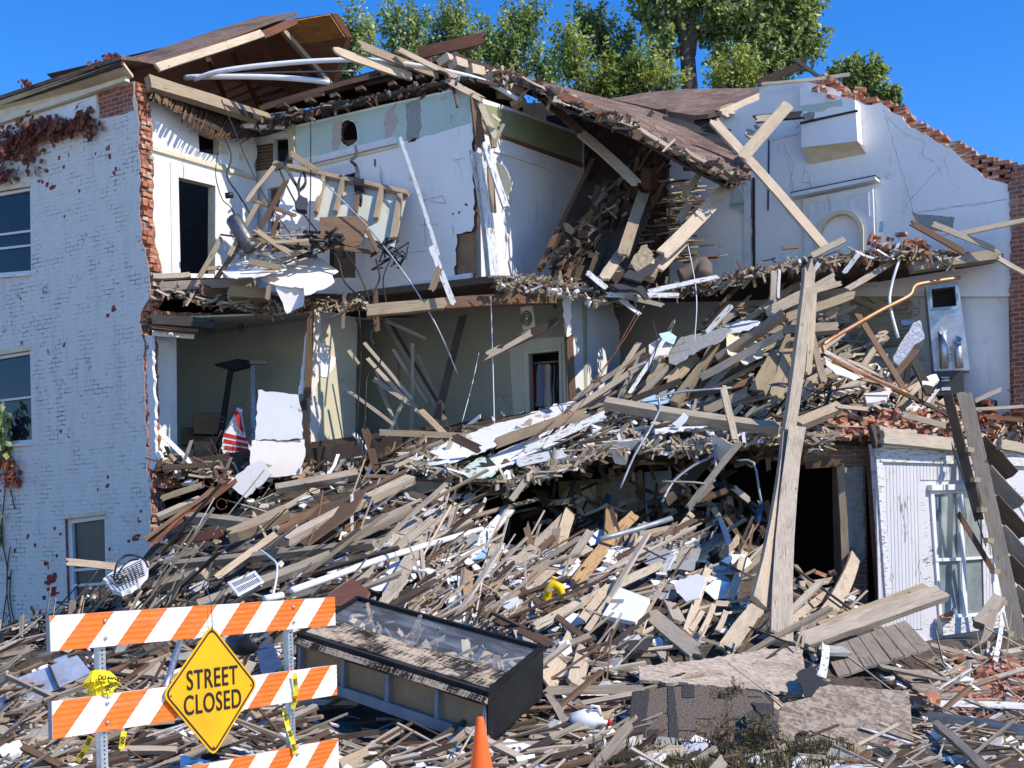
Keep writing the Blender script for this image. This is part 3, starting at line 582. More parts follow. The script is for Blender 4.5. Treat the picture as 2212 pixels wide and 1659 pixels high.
def cracks(name, fr, lines, wpx, mat, off):
    for ln in lines:
        mb = MB(); ln = jag(list(ln) + [ln[-1]], 1.6, 7, len(ln))[:-1] if len(ln) > 2 else ln
        for k, (a, b) in enumerate(zip(ln[:-1], ln[1:])):
            if a == b: continue
            w_ = wpx * rc.uniform(.4, 1.2); dx, dy = b[0] - a[0], b[1] - a[1]; L = math.hypot(dx, dy); nx, ny = -dy / L * w_ / 2, dx / L * w_ / 2
            prism(mb, [fr.uv(a[0] + nx, a[1] + ny), fr.uv(b[0] + nx, b[1] + ny), fr.uv(b[0] - nx, b[1] - ny), fr.uv(a[0] - nx, a[1] - ny)], .003, -off)
        mb.build(name, M[mat], H, mat=fr.m)
Tz = lambda q: T(3, 0, q)
cracks('plaster_crack', F5, [Tz([(945, 710), (1000, 790), (1040, 830), (1110, 880), (1210, 915), (1200, 1010), (1280, 1050), (1310, 1105), (1250, 1150), (1090, 1330), (1150, 1390)]), Tz([(1130, 1380), (1300, 1362), (1440, 1340), (1590, 1320), (1750, 1290)]), Tz([(300, 930), (330, 1000), (370, 1060), (340, 1190), (370, 1250)]), Tz([(440, 1060), (420, 1180), (480, 1190), (482, 1230)]), Tz([(610, 840), (580, 930)]), Tz([(985, 1020), (1000, 1050)]), Tz([(265, 920), (270, 990)])], 1.0, 'crackline', .003)
cracks('plaster_crack', F5, [Tz([(40, 1170), (50, 1420), (60, 1650)]), Tz([(220, 895), (440, 850)]), Tz([(1330, 1525), (1780, 1440)]), Tz([(90, 1170), (96, 1420), (100, 1650)])], 2.0, 'greyboard', .004)
poly('peeling_paper', F5, jag(T(2, 0, [(1555, 1230), (1600, 1200), (1640, 1330), (1640, 1400), (1590, 1360), (1545, 1340)]), 2, 6), .01, M['mint'], H, off=.02)
Tw = lambda q: T(1, 0, q)
cracks('wallboard_seam', FB, [Tw([(1150, 1300), (1280, 1270), (1295, 1320)]), Tw([(1345, 1040), (1420, 1025)]), Tw([(1160, 1420), (1170, 1600)]), Tw([(1130, 1460), (1250, 1452)]), Tw([(870, 1080), (888, 1130), (880, 1200)]), Tw([(1040, 1640), (1180, 1625)]), Tw([(1345, 1460), (1350, 1520)]), Tw([(1330, 740), (1336, 800)])], 1.1, 'crackline', .013)
for q in ([(835, 1030), (845, 1035), (842, 1085), (834, 1070)], [(1420, 1320), (1440, 1322), (1434, 1336), (1422, 1330)], [(870, 925), (890, 925), (888, 938), (872, 936)], [(1080, 900), (1112, 892), (1100, 915), (1050, 925)], [(1340, 1380), (1350, 1380), (1348, 1392), (1340, 1392)], [(1380, 1370), (1390, 1370), (1388, 1384), (1380, 1384)]): poly('wall_hole', FB, jag(Tw(q), .8, 3), .004, M['dark'], H, off=.013)
# --- collapsed middle roof: two shingled slopes
mid = [P(1062, 148, 25.4), P(1160, 178, 25.8), P(1205, 196, 26), P(1290, 214, 26.4), P(1345, 222, 26.6), P(1430, 243, 25.6), P(1500, 280, 24.6), P(1555, 310, 23.9), P(1618, 352, 22.7), P(1617, 378, 22.1), P(1570, 381, 21.9), P(1552, 366, 21.9), P(1545, 372, 21.85), P(1525, 352, 21.9), P(1480, 336, 21.9), P(1420, 303, 22), P(1360, 270, 22.1), P(1300, 240, 22.2), P(1200, 204, 22.4), P(1130, 176, 22.7)]
def jag3(p, i0, i1, amp, step):
    out = []
    for i, q in enumerate(p):
        out.append(q)
        if i0 <= i < i1:
            d = p[i + 1] - q; n_ = max(1, int(d.length / step))
            for j in range(1, n_): out.append(q + d * (j / n_) + Vector((rc.uniform(-amp, amp), rc.uniform(-amp, amp) * .3, rc.uniform(-amp, amp))))
    return out
mid0 = mid; mid = jag3(mid, 9, 19, .085, .16)
r1 = slab('roof', mid, (0, .03, -.08), M['shingle'], H); r1['label'] = 'sagging brown shingle roof slope hanging over the top floor'
slab('roof', [P(1318, 213, 26.8), P(1400, 199, 27.4), P(1480, 192, 27.8), P(1640, 190, 27.8), P(1658, 200, 26), P(1600, 228, 25.3), P(1530, 246, 24.9), P(1500, 249, 25), P(1430, 238, 25.6), P(1360, 222, 26.4)], (0, .03, -.08), M['shingle'], H)
slab('roof_sheathing', [p + Vector((.05, .12, -.14)) for p in (mid0[0], mid0[3], mid0[5], mid0[8], mid0[10], mid0[14], mid0[16], mid0[18])], (0, .02, -.05), M['dwood'], H)
for (x1, y1, x2, y2, Y1, Y2, wd, mk, ti) in ((1556, 250, 1660, 205, 24.6, 25.6, .2, 'lwood', .6), (1545, 243, 1585, 228, 24.8, 25, .1, 'twood', .5), (1365, 270, 1540, 372, 22.1, 21.8, .07, 'lwood', .8), (1475, 322, 1528, 354, 21.9, 21.8, .06, 'lwood', .8), (1205, 203, 1300, 246, 22.4, 22.1, .12, 'rwood', .8)):
    mb = MB(); plank(mb, P(x1, y1, Y1), P(x2, y2, Y2), (.1, -1, .2), wd, .07, (.8, .2), .02, ti); mb.build('rafter', M[mk], H)
for q, mk in (([P(1432, 250, 24.9), P(1480, 262, 24.6), P(1560, 300, 23.7), P(1612, 346, 23), P(1600, 352, 22.9), P(1540, 325, 23.5), P(1460, 285, 24.4)], 'blackgrit'), ([P(1500, 250, 25.2), P(1600, 244, 25), P(1610, 262, 24.9), P(1560, 290, 24.8), P(1500, 280, 25)], 'dwood'), ([P(1520, 290, 24.3), P(1590, 318, 23.7), P(1606, 345, 23.3), P(1570, 350, 23.4), P(1530, 322, 23.9)], 'kwood'), ([P(1560, 366, 22.6), P(1618, 352, 22.9), P(1622, 378, 22.6), P(1570, 382, 22.4)], 'shingle')): slab('torn_roofing', jag3(q + [q[0]], 0, len(q), .05, .2)[:-1], (0, .05, -.05), M[mk], H)
# joist ends above mint wall
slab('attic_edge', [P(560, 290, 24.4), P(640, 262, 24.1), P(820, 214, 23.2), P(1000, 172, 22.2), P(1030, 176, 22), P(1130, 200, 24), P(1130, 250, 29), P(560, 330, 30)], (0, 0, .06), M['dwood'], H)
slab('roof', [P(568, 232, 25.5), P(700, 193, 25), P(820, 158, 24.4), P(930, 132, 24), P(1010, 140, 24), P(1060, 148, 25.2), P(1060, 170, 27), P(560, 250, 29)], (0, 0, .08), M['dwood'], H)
mb = MB(); plank(mb, P(560, 270, 24.2), P(1020, 172, 21.95), (-.4, -.9, 0), .06, .2, (.3, .3), .06, .5, nst=6); mb.build('wall_plate', M['dwood'], H)
for (x1, y1, x2, y2, Y1, wd, ti) in ((560, 236, 822, 160, 25, .1, .5), (596, 232, 700, 203, 24.7, .06, .8), (820, 160, 935, 130, 24.3, .1, .7)):
    mb = MB(); plank(mb, P(x1, y1, Y1), P(x2, y2, Y1 - .5), (0, -1, 0), wd, .05, (.4, .4), .03, ti); mb.build('roof_board', M['bwood'], H)
for k, (x, y, ll) in enumerate([(608, 226, 22), (665, 215, 25), (720, 205, 25), (775, 190, 30), (845, 180, 30), (905, 165, 26), (630, 235, 22), (690, 232, 22), (650, 240, 30)]):
    mb = MB(); plank(mb, P(x, y, 23.6 + .1 * (k % 3)), P(x + ll * .8, y + ll * .5, 26.5), (-.3, -.5, .8), .13, .06, (.1, .1), 0, .4 + .06 * k, ns=2, nst=2); mb.build('joist_end', M['twood' if k > 5 else 'bwood'], H)
# block row under right part of the roof
for k, (x, y, wd, hh) in enumerate([(963, 132, 14, 18), (990, 142, 26, 20), (1026, 158, 30, 22), (1062, 172, 14, 22), (1102, 196, 52, 28), (1120, 222, 10, 12)]):
    mb = MB(); plank(mb, P(x - wd / 2, y - 4, 23.2), P(x + wd / 2, y + 4, 23.4), (.1, -1, .2), hh / 2750 * 23, .25, (.1, .1), 0, .5 + .08 * k, ns=2, nst=2); mb.build('roof_blocking', M['lwood'], H)
# --- floor slabs
third = [P(328, 612, 22.4), P(430, 650, 22.7), P(560, 655, 22.9), P(680, 660, 22.8), P(800, 640, 22.5), P(960, 622, 21.9), P(1070, 610, 21.5), P(1140, 612, 21.7), P(1230, 616, 22.6), P(1290, 640, 23.6), P(1350, 650, 23.8), P(1450, 636, 23.6), P(1540, 622, 22.8), P(1700, 588, 22.1), P(1850, 560, 22.1), P(2000, 556, 22.1), P(2140, 560, 22.1), P(2200, 566, 22.3), Vector((10.6, 26.5, 6.6)), Vector((-12, 33, 6.6)), Vector((-12, 27.5, 6.6)), FL.w(0, 640, -.3)]
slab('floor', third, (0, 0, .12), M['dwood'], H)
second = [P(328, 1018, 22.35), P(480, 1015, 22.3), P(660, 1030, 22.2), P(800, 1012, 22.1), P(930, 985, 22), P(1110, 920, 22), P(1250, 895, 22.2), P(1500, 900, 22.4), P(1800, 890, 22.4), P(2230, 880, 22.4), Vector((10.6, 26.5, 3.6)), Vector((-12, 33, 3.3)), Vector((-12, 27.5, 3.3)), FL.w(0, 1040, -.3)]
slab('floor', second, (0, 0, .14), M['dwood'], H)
slab('ceiling', [P(330, 690, 22.5), P(672, 676, 22.4), P(780, 690, 24), P(1000, 690, 27), P(300, 760, 30)], (0, 0, .03), M['room'], H)
FR = Fr(Vector((-14, 31.5, 0)), Vector((1, -.05, 0)))
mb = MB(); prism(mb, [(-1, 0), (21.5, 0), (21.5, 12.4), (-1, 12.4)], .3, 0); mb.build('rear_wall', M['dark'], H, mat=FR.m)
mb = MB(); prism(mb, [(0, 0), (10, 0), (10, 6), (0, 6)], .3, 0); FE = Fr(Vector((8.9, 22.5, 0)), Vector((.35, 1, 0))); mb.build('end_wall', M['oldbrick'], H, mat=FE.m)
# --- second floor rooms
B1 = wallf(378, 26.6, DB)
poly('interior_wall', B1, [(330, 690), (700, 640), (700, 1010), (330, 1040)], .12, M['room'], H)
FJ = wallf(330, 22.5, DA)
poly('window_jamb', FJ, [(337, 722), (381, 727), (383, 1000), (344, 1008)], .12, M['wtrim'], H)
poly('window_frame', FJ, [(326, 718), (338, 721), (344, 1000), (330, 1002)], .08, M['wtrim'], H, off=.06)
mb = MB(); plank(mb, P(328, 720, 22.35), P(422, 727, 22.6), (.2, -1, 0), .09, .08, (.1, .3), 0, .6); mb.build('window_head', M['wtrim'], H); mb = MB(); plank(mb, P(342, 930, 22.3), P(415, 1003, 22.3), (.3, -1, .1), .08, .04, (.2, .2), 0, .6); mb.build('window_trim', M['wtrim'], H)
FT = wallf(668, 22.25, DA)
tw = poly('interior_wall', FT, [(680, 668), (720, 674), (766, 686), (772, 700), (766, 1010), (680, 1032), (676, 850)], .16, M['tan'], H); tw['label'] = 'sunlit khaki partition wall with torn cream edge'
poly('torn_wall_edge', FT, jag([(668, 672), (686, 672), (692, 720), (684, 740), (689, 800), (680, 850), (690, 900), (682, 960), (686, 1028), (664, 1034), (668, 900)], 3, 9), .03, M['pinkish'], H, off=.03)
poly('plaster_patch', FT, jag([(686, 735), (700, 745), (712, 770), (724, 772), (722, 790), (706, 815), (688, 812)], 2, 7), .012, M['white'], H, off=.012)
mb = MB(); plank(mb, P(671, 672, 22.1), P(664, 860, 22.1), (.2, -1, 0), .12, .1, (.2, .2), .01, .4); mb.build('wall_stud', M['bwood'], H)
poly('torn_wallboard', Fr(P(660, 760, 22.15), Vector((1, .15, 0))), jag([(660, 720), (667, 700), (662, 760), (655, 850), (644, 852), (652, 790)], 2, 7), .02, M['white'], H)
mb = MB(); plank(mb, P(655, 860, 22.1), P(668, 985, 22.1), (.2, -1, 0), .11, .05, (.5, .5), .03, .4); mb.build('wall_stud', M['dwood'], H)
SB = wallf(780, 26.3, DB)
cd_ = [(1143, 765), (1210, 758), (1212, 900), (1147, 905)]
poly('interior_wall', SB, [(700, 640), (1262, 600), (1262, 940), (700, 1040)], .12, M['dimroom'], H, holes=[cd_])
poly('closet_casing', SB, [(1102, 736), (1220, 728), (1228, 910), (1212, 910), (1210, 758), (1143, 765), (1147, 910), (1112, 910)], .06, M['casing'], H, off=.04)
poly('closet_casing_moulding', SB, [(1126, 752), (1216, 743), (1219, 910), (1213, 910), (1211, 751), (1132, 759), (1137, 910), (1131, 910)], .03, M['casing'], H, off=.07)
poly('cupboard_panel', SB, [(1045, 750), (1103, 742), (1112, 930), (1052, 940)], .05, M['dimroom'], H, off=.03)
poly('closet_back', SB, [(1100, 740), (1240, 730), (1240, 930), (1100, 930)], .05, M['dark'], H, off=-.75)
FW = wallf(1232, 22.9, DA)
ww = poly('interior_wall', FW, jag([(1228, 630), (1290, 640), (1325, 665), (1338, 700), (1340, 800), (1338, 850), (1300, 880, 0), (1240, 880, 0), (1238, 760)], 2, 9), .14, [M['whitew'], M['cream']], H, edge=1); ww['label'] = 'patch of white plaster wall beside the closet doorway'
poly('torn_wall_edge', Fr(P(1228, 700, 22.7), Vector((1, .3, 0))), jag([(1214, 640), (1232, 630), (1236, 720), (1224, 728), (1220, 690)], 3, 7), .02, M['white'], H)
mb = MB(); plank(mb, P(1229, 720, 22.8), P(1238, 880, 22.8), (.2, -1, 0), .12, .08, (.3, .1), .01, .6); mb.build('wall_stud', M['bwood'], H)
SR = wallf(1340, 26.4, DB)
poly('interior_wall', SR, [(1180, 620), (2200, 540), (2200, 900), (1180, 960)], .12, M['whitew'], H)
poly('lath_wall', SR, jag([(1800, 600), (1985, 560), (1990, 760), (1900, 770), (1820, 720)], 3, 12), .02, M['wwood'], H, off=.02)
mb = MB(); r = random.Random(8)
for k in range(15):
    y = 642 + k * 7.6; plank(mb, SR.w(1838, y + 8, .05), SR.w(1972 + r.uniform(-6, 3), y - 4, .05), (-.5, -.8, 0), .05, .012, (.3, .5), 0, r.uniform(.2, .9), ns=1, nst=2, r=r)
for (x1, y1, x2, y2) in ((1840, 610, 1925, 670), (1838, 640, 1910, 672)): plank(mb, SR.w(x1, y1, .1), SR.w(x2, y2, .1), (-.5, -.8, 0), .1, .02, (.2, .2), 0, .8)
mb.build('lath_strips', M['gwood'], H)
poly('blue_paint', SR, jag([(1832, 598), (1960, 580), (1962, 595), (1930, 602), (1835, 622)], 3, 8), .01, M['blue'], H, off=.045)
poly('blue_door_frame', SR, [(1923, 584), (1930, 583), (1932, 640), (1925, 640)], .05, M['blue'], H, off=.05)
poly('plaster_patch', SR, jag([(1860, 700), (1900, 690), (1965, 675), (1975, 740), (1940, 790), (1880, 770)], 3, 9), .012, M['mint'], H, off=.03)
# right end room behind the furnace
SE = wallf(2075, 24.4, Vector((.9, -.43, 0)))
poly('interior_wall', SE, [(1965, 600), (2072, 590), (2172, 585), (2180, 870), (1970, 880)], .12, M['pinkish'], H)
poly('chair_rail', SE, [(2095, 704), (2177, 694), (2178, 722), (2096, 736)], .05, M['wtrim'], H, off=.03)
poly('chair_rail', SE, [(2095, 716), (2177, 706), (2177, 709), (2095, 719)], .05, M['wtrim'], H, off=.06)
# upper right ledge (broken floor edge) and big joist
for (x1, y1, x2, y2, Y1, Y2, wd, th, mk, ti, lab) in ((1965, 578, 2158, 552, 21.7, 21.9, .17, .2, 'gwood', .35, None), (1700, 598, 1965, 570, 22.2, 21.9, .12, .2, 'dwood', .8, None), (330, 598, 412, 595, 22.2, 22.4, .09, .1, 'gwood', .7, None), (345, 622, 560, 612, 22.2, 22.4, .16, .14, 'gwood', .35, None), (492, 632, 582, 640, 22.0, 22.3, .2, .22, 'twood', .6, None), (430, 625, 485, 640, 22.1, 22.4, .2, .1, 'bwood', .5, None), (790, 672, 965, 656, 21.3, 21.5, .19, .12, 'twood', .62, None), (960, 657, 1205, 645, 21.5, 21.9, .19, .12, 'bwood', .6, None), (1070, 628, 1215, 636, 21.7, 22, .2, .12, 'dwood', .9, None), (326, 693, 465, 703, 22.05, 22.3, .17, .2, 'kwood', .9, None), (326, 707, 430, 717, 22.05, 22.3, .06, .14, 'bwood', .6, None)):
    mb = MB(); plank(mb, P(x1, y1, Y1), P(x2, y2, Y2), (.2, -1, .15), wd, th, (.2, .5), .02, ti, ns=4); mb.build('floor_joist', M[mk], H)
poly('torn_plaster_edge', FL, jag([(308, 722), (324, 724), (330, 860), (333, 1000), (326, 1016), (316, 1010), (314, 860)], 2.5, 8), .06, M['whitew'], H, off=-.04)
# brick stack at broken corner: quoins of the left wall
mb = MB(); r = random.Random(21)
pts = edge
vz0 = FL.uv(*edge[-2])[1]; vz1 = FL.uv(*edge[0])[1]; v = .3
prof = [FL.uv(*p) for p in edge]
while v < vz1 - .02:
    for (a, b) in zip(prof[:-1], prof[1:]):
        if b[1] <= v <= a[1]:
            t = (v - a[1]) / (b[1] - a[1]); u = a[0] + (b[0] - a[0]) * t; break
    tooth = (.035 if int(v / .084) % 2 else -.02) - (.07 if v < FL.uv(306, 712)[1] else 0)
    lowv = v < FL.uv(306, 712)[1]
    for q in range(2):
        if lowv and q == 1: continue
        if q == 0 and r.random() < .12: continue
        c = FL.o + FL.x * (u - .045 + tooth * r.uniform(.3, 1) + (.05 if r.random() < .12 else 0)) + FL.z * v + FL.y * (.075 + .115 * q + r.uniform(-.012, .012))
        box(mb, c, FL.x, FL.y, FL.z, .17, .105, .07, r.random(), 0, .007, r)
    v += .084
o = mb.build('broken_brick_edge', M['lbrick'], H); o['label'] = 'ragged red brick edge where the side wall broke off'
mb = MB()
for k in range(14):
    box(mb, P(335 + 9 * k, 684 + r.uniform(-3, 3) - (k % 2) * 3, 22.3 + .05 * k), FA.x, FA.y, FA.z, .2, .2, .07, r.random(), 0, .01, r)
mb.build('broken_brick_courses', M['lbrick'], H); mb = MB()
for k in range(26): box(mb, P(r.uniform(330, 375), r.uniform(1020, 1075), r.uniform(22.3, 22.9)), FA.x, FA.y, FA.z, .2, .2, .07, r.random() * .6, 0, .02, r)
mb.build('broken_brick_courses', M['lbrick'], H)
# --- ground floor
GF = wallf(330, 25.5, Vector((1, -.02, 0)))
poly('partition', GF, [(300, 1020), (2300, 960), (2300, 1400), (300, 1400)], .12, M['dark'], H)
FC = wallf(1893, 20.1, DC)
win = [(2006, 1058), (2140, 1054), (2158, 1330), (2026, 1338)]
sf = poly('shopfront_wall', FC, [(1893, 968), (2290, 985), (2290, 1460), (1932, 1440), (1915, 1310)], .12, M['siding'], H, holes=[win]); sf['label'] = 'peeling white board shopfront wall with a casement window'
def vboards():
    mb = MB()
    for k in range(13):
        x = 1899 + k * 8.3; prism(mb, [FC.uv(x, 1002), FC.uv(x + .9, 1002), FC.uv(x + 1.6 + k * .1, 1330), FC.uv(x + .7 + k * .1, 1330)], .012, -.001)
    mb.build('board_joints', M['dwood'], H, mat=FC.m)
mb = MB()
for k in range(38):
    u0 = k * .085
    if 1.14 < u0 + .04 < 2.75: continue
    mb2 = prism(mb, [(u0, 0.2), (u0 + .075, 0.2), (u0 + .075, 3.15), (u0, 3.15)], .02, -.022, tint=rnd.uniform(.3, .7))
for k in range(13, 33):
    u0 = k * .085; prism(mb, [(u0, 2.62), (u0 + .075, 2.62), (u0 + .075, 3.15), (u0, 3.15)], .02, -.022, tint=rnd.uniform(.3, .7))
# rotate grain: boards are vertical
b_ = mb.build('vertical_boards', M['siding'], H, mat=FC.m)
for l in b_.data.uv_layers[0].data: l.uv = (l.uv[1], l.uv[0])
poly('shopfront_frieze', FC, [(1890, 958), (2300, 972), (2300, 1010), (1896, 998)], .2, M['wwood'], H, off=.07)
poly('frieze_moulding', FC, [(1888, 962), (2300, 975), (2300, 981), (1889, 968)], .1, M['wwood'], H, off=.16)
poly('corner_post', FC, [(1886, 985), (1899, 986), (1922, 1330), (1910, 1330)], .12, M['wwood'], H, off=.06)
a, b, c, d = win
wo = poly('casement_window', FC, win, .1, M['wtrim'], H, holes=[[(2014, 1068), (2064, 1066), (2074, 1326), (2031, 1328)], [(2076, 1066), (2128, 1063), (2145, 1320), (2086, 1326)]], off=.04)
poly('pane', FC, [(2013, 1067), (2130, 1062), (2147, 1321), (2030, 1329)], .006, M['paleglass'], wo, off=-.005)
mb = MB()
for q in ([(2016, 1206), (2072, 1204), (2072, 1211), (2016, 1213)], [(2078, 1204), (2138, 1200), (2138, 1206), (2079, 1210)], [(2066, 1066), (2074, 1066), (2085, 1328), (2075, 1328)]): prism(mb, [FC.uv(*p) for p in q], .05, -.055)
mb.build('glazing_bar', M['wtrim'], wo, mat=FC.m)
poly('sill', FC, [(2018, 1336), (2172, 1326), (2174, 1350), (2020, 1372)], .2, M['wwood'], wo, off=.16)
poly('lintel', FC, [(2002, 1048), (2144, 1044), (2144, 1056), (2003, 1060)], .1, M['wtrim'], wo, off=.1)
FCi = Fr(FC.o + FC.y * 1.1, FC.x); poly('room_wall', FCi, [(1985, 1030), (2230, 1020), (2230, 1370), (1995, 1380)], .05, M['white'], H)
poly('base_wall', FC, [(1932, 1385), (2300, 1375), (2300, 1500), (1940, 1500)], .2, M['whitew'], H, off=.05)
# shopfront fascia timbers and brick ledge over it
for (x1, y1, x2, y2, Y1, Y2, wd, th, mk, ti) in ((1893, 928, 1978, 938, 19.9, 20.6, .12, .1, 'gwood', .7), (1900, 944, 2062, 962, 19.85, 21, .2, .12, 'gwood', .85), (1882, 915, 1895, 968, 19.9, 19.9, .14, .08, 'dwood', .9), (2155, 960, 2225, 975, 20.8, 21.4, .16, .1, 'gwood', .6)):
    mb = MB(); plank(mb, P(x1, y1, Y1), P(x2, y2, Y2), (.55, -.8, .1), wd, th, (.3, .6), .02, ti); mb.build('cornice_board', M[mk], H)
FD = wallf(1812, 20.6, Vector((1, .1, 0)))
poly('brick_pier', FD, [(1815, 960), (1868, 960), (1876, 1330), (1822, 1330)], .4, M['oldbrick'], H)
poly('cement_facing', FD, jag([(1824, 1010), (1862, 1008), (1868, 1200), (1850, 1240), (1830, 1180)], 3, 9), .03, M['cement'], H, off=.025)
for (x1, y1, x2, y2, wd, mk, ti) in ((1814, 1000, 1826, 1250, .12, 'twood', .4), (1880, 985, 1902, 1310, .13, 'bwood', .7), (1738, 1005, 1818, 1000, .12, 'bwood', .4)):
    mb = MB(); plank(mb, P(x1, y1, 20.35), P(x2, y2, 20.35), (0, -1, 0), wd, .1, (.1, .4), .01, ti); mb.build('door_post', M[mk], H)
poly('header_brickwork', FD, [(1735, 925), (1890, 925), (1890, 1003), (1735, 1003)], .3, M['oldbrick'], H, off=.02)
# mid ground-floor remains in the dark opening
MF = wallf(1200, 22.2, Vector((1, -.05, 0)))
cf = poly('cupboard_frame', MF, [(1206, 1040), (1300, 1034), (1304, 1150), (1212, 1160)], .08, M['twood'], H, holes=[[(1226, 1052), (1288, 1046), (1291, 1145), (1232, 1150)]])
poly('cupboard_back', MF, [(1224, 1048), (1290, 1042), (1293, 1148), (1230, 1154)], .02, M['pinkish'], cf, off=-.06)
poly('cement_pier', MF, jag([(1300, 1025), (1378, 1020), (1380, 1160), (1306, 1160)], 3, 10), .3, M['cement'], H)
poly('blue_siding', MF, [(1392, 1020), (1450, 1016), (1456, 1160), (1396, 1160)], .05, M['bluelt'], H)
for k, (x1, y1, x2, y2, wd, mk) in enumerate([(1096, 1035, 1092, 1170, .14, 'bwood'), (1382, 1015, 1388, 1150, .09, 'twood'), (1560, 1010, 1568, 1130, .1, 'dwood'), (1000, 1040, 1003, 1130, .1, 'dwood')]):
    mb = MB(); plank(mb, P(x1, y1, 21.6), P(x2, y2, 21.5), (0, -1, 0), wd, .1, (.2, .2), .01, .4); mb.build('ground_floor_post', M[mk], H)
# buried lower window in the broken left corner
pw = poly('pale_window_blind', wallf(330, 22.6, DA), [(358, 1130), (435, 1122), (440, 1190), (360, 1200)], .05, M['cream'], H)
# ---------------------------------------------------------------- rubble surfaces
def rbf(pts):
    a = np.array(pts, float); xy = a[:, :2] / 1000; n = len(a)
    d = np.hypot(xy[:, None, 0] - xy[None, :, 0], (xy[:, None, 1] - xy[None, :, 1]) * 2)
    A = np.zeros((n + 3, n + 3)); A[:n, :n] = d; A[:n, n] = 1; A[:n, n + 1:] = xy; A[n, :n] = 1; A[n + 1:, :n] = xy.T
    wv = np.linalg.solve(A, np.concatenate([a[:, 2], np.zeros(3)]))
    def f(x, y):
        d = np.hypot(x / 1000 - xy[:, 0], (y / 1000 - xy[:, 1]) * 2)
        return float(d @ wv[:n] + wv[n] + wv[n + 1] * x / 1000 + wv[n + 2] * y / 1000)
    return f
low_ = rbf([(-80, 1760, 9.0), (-80, 1560, 11.2), (-80, 1480, 13.2), (-80, 1420, 16), (-60, 1370, 20.5), (0, 1659, 9.8), (0, 1560, 11), (0, 1480, 13), (0, 1420, 16), (0, 1365, 20.5), (300, 1659, 9.8), (300, 1500, 12.6), (300, 1400, 15.5), (300, 1300, 18.5), (300, 1210, 20.6),
            (600, 1659, 9.8), (600, 1500, 12.3), (600, 1350, 15), (600, 1200, 18), (600, 1080, 21.2), (600, 1760, 8.9), (1200, 1760, 8.8), (1800, 1760, 8.8), (2300, 1760, 8.9), (900, 1659, 9.8), (900, 1500, 12.4), (900, 1350, 14.7), (900, 1200, 17.5), (900, 1100, 19.5), (900, 1020, 21.3),
            (1200, 1659, 9.8), (1200, 1500, 12), (1200, 1400, 13.6), (1200, 1300, 15.4), (1200, 1200, 18), (1200, 1130, 20.3), (1500, 1659, 9.8), (1500, 1500, 12.2), (1500, 1400, 13.8), (1500, 1300, 15.6), (1500, 1200, 18), (1500, 1100, 20.8),
            (1800, 1659, 9.8), (1800, 1500, 12.3), (1800, 1400, 14.3), (1800, 1320, 16.8), (1800, 1250, 20), (2212, 1659, 9.8), (2212, 1550, 12), (2212, 1450, 15.5), (2212, 1390, 19.8), (2330, 1659, 9.8), (2330, 1550, 12), (2330, 1450, 15.5), (2330, 1400, 19.8)])
up_ = rbf([(860, 1005, 20.9), (1100, 1040, 20.2), (1300, 965, 20.2), (1500, 965, 20.2), (1700, 940, 20.2), (1890, 965, 20.3), (2060, 970, 21.3), (2212, 1000, 22.4), (2330, 1005, 23.3), (900, 965, 21.4), (1100, 900, 21.6), (1240, 865, 22), (1400, 760, 22.4), (1560, 670, 22.7), (1750, 680, 22.7), (1900, 790, 22.5), (2000, 850, 22.7), (2212, 890, 23.6), (1560, 820, 21.5), (1750, 830, 21.4)])
def low(x, y): return min(max(low_(x, y), 8.5), 21.8)
def up(x, y): return min(max(up_(x, y), 19.5), 24.2)
def interp(line, x):
    for a, b in zip(line[:-1], line[1:]):
        if a[0] <= x <= b[0]: return a[1] + (b[1] - a[1]) * (x - a[0]) / max(b[0] - a[0], 1e-6)
    return line[0][1] if x < line[0][0] else line[-1][1]
RIDGE = [(-80, 1372), (0, 1366), (110, 1340), (180, 1300), (300, 1215), (340, 1165), (480, 1110), (620, 1065), (800, 1030), (930, 1005), (1020, 1060), (1090, 1178), (1200, 1172), (1330, 1160), (1500, 1148), (1640, 1180), (1720, 1250), (1830, 1290), (1900, 1350), (1990, 1420), (2212, 1400), (2330, 1400)]
UBOT = [(860, 1008), (1000, 1030), (1100, 1035), (1200, 1000), (1300, 955), (1480, 960), (1700, 935), (1890, 955), (2060, 970), (2330, 1005)]
UTOP = [(860, 975), (940, 955), (1100, 900), (1240, 878), (1330, 850), (1400, 780), (1500, 715), (1600, 680), (1700, 670), (1780, 700), (1860, 770), (1920, 820), (2000, 860), (2100, 890), (2330, 900)]
def surface(name, fn, top, bot, x0, x1, nx, ny, mat, amp, label):
    mb = MB(); vs = []; 
    for i in range(nx + 1):
        x = x0 + (x1 - x0) * i / nx; a = interp(top, x); b = interp(bot, x)
        for j in range(ny + 1):
            y = a + (b - a) * (j / ny); Y = fn(x, y) + .12
            p = P(x, y, Y); nz = noise.fractal(p * 1.6, 1, 2, 4) * amp
            if 0 < j: p = p + Vector((0, -.35, .8)) * nz
            vs.append(p)
    K = ny + 1; fs = []
    for i in range(nx):
        for j in range(ny): fs.append((i * K + j, i * K + j + 1, (i + 1) * K + j + 1, (i + 1) * K + j))
    if name != 'rubble_mound':   # close the underside of the fallen floor
        n0 = len(vs); vs += [v + Vector((0, .25, -.22)) for v in vs]
        for i in range(nx):
            for j in range(ny): fs.append(tuple(n0 + q for q in (i * K + j, (i + 1) * K + j, (i + 1) * K + j + 1, i * K + j + 1)))
            q = i * K + ny; fs.append((q, n0 + q, n0 + q + K, q + K))
    mb.add(vs, fs, [[(vs[i].x, vs[i].y + vs[i].z) for i in f] for f in fs]); return tag(mb.build(name, mat), label, kind='stuff')
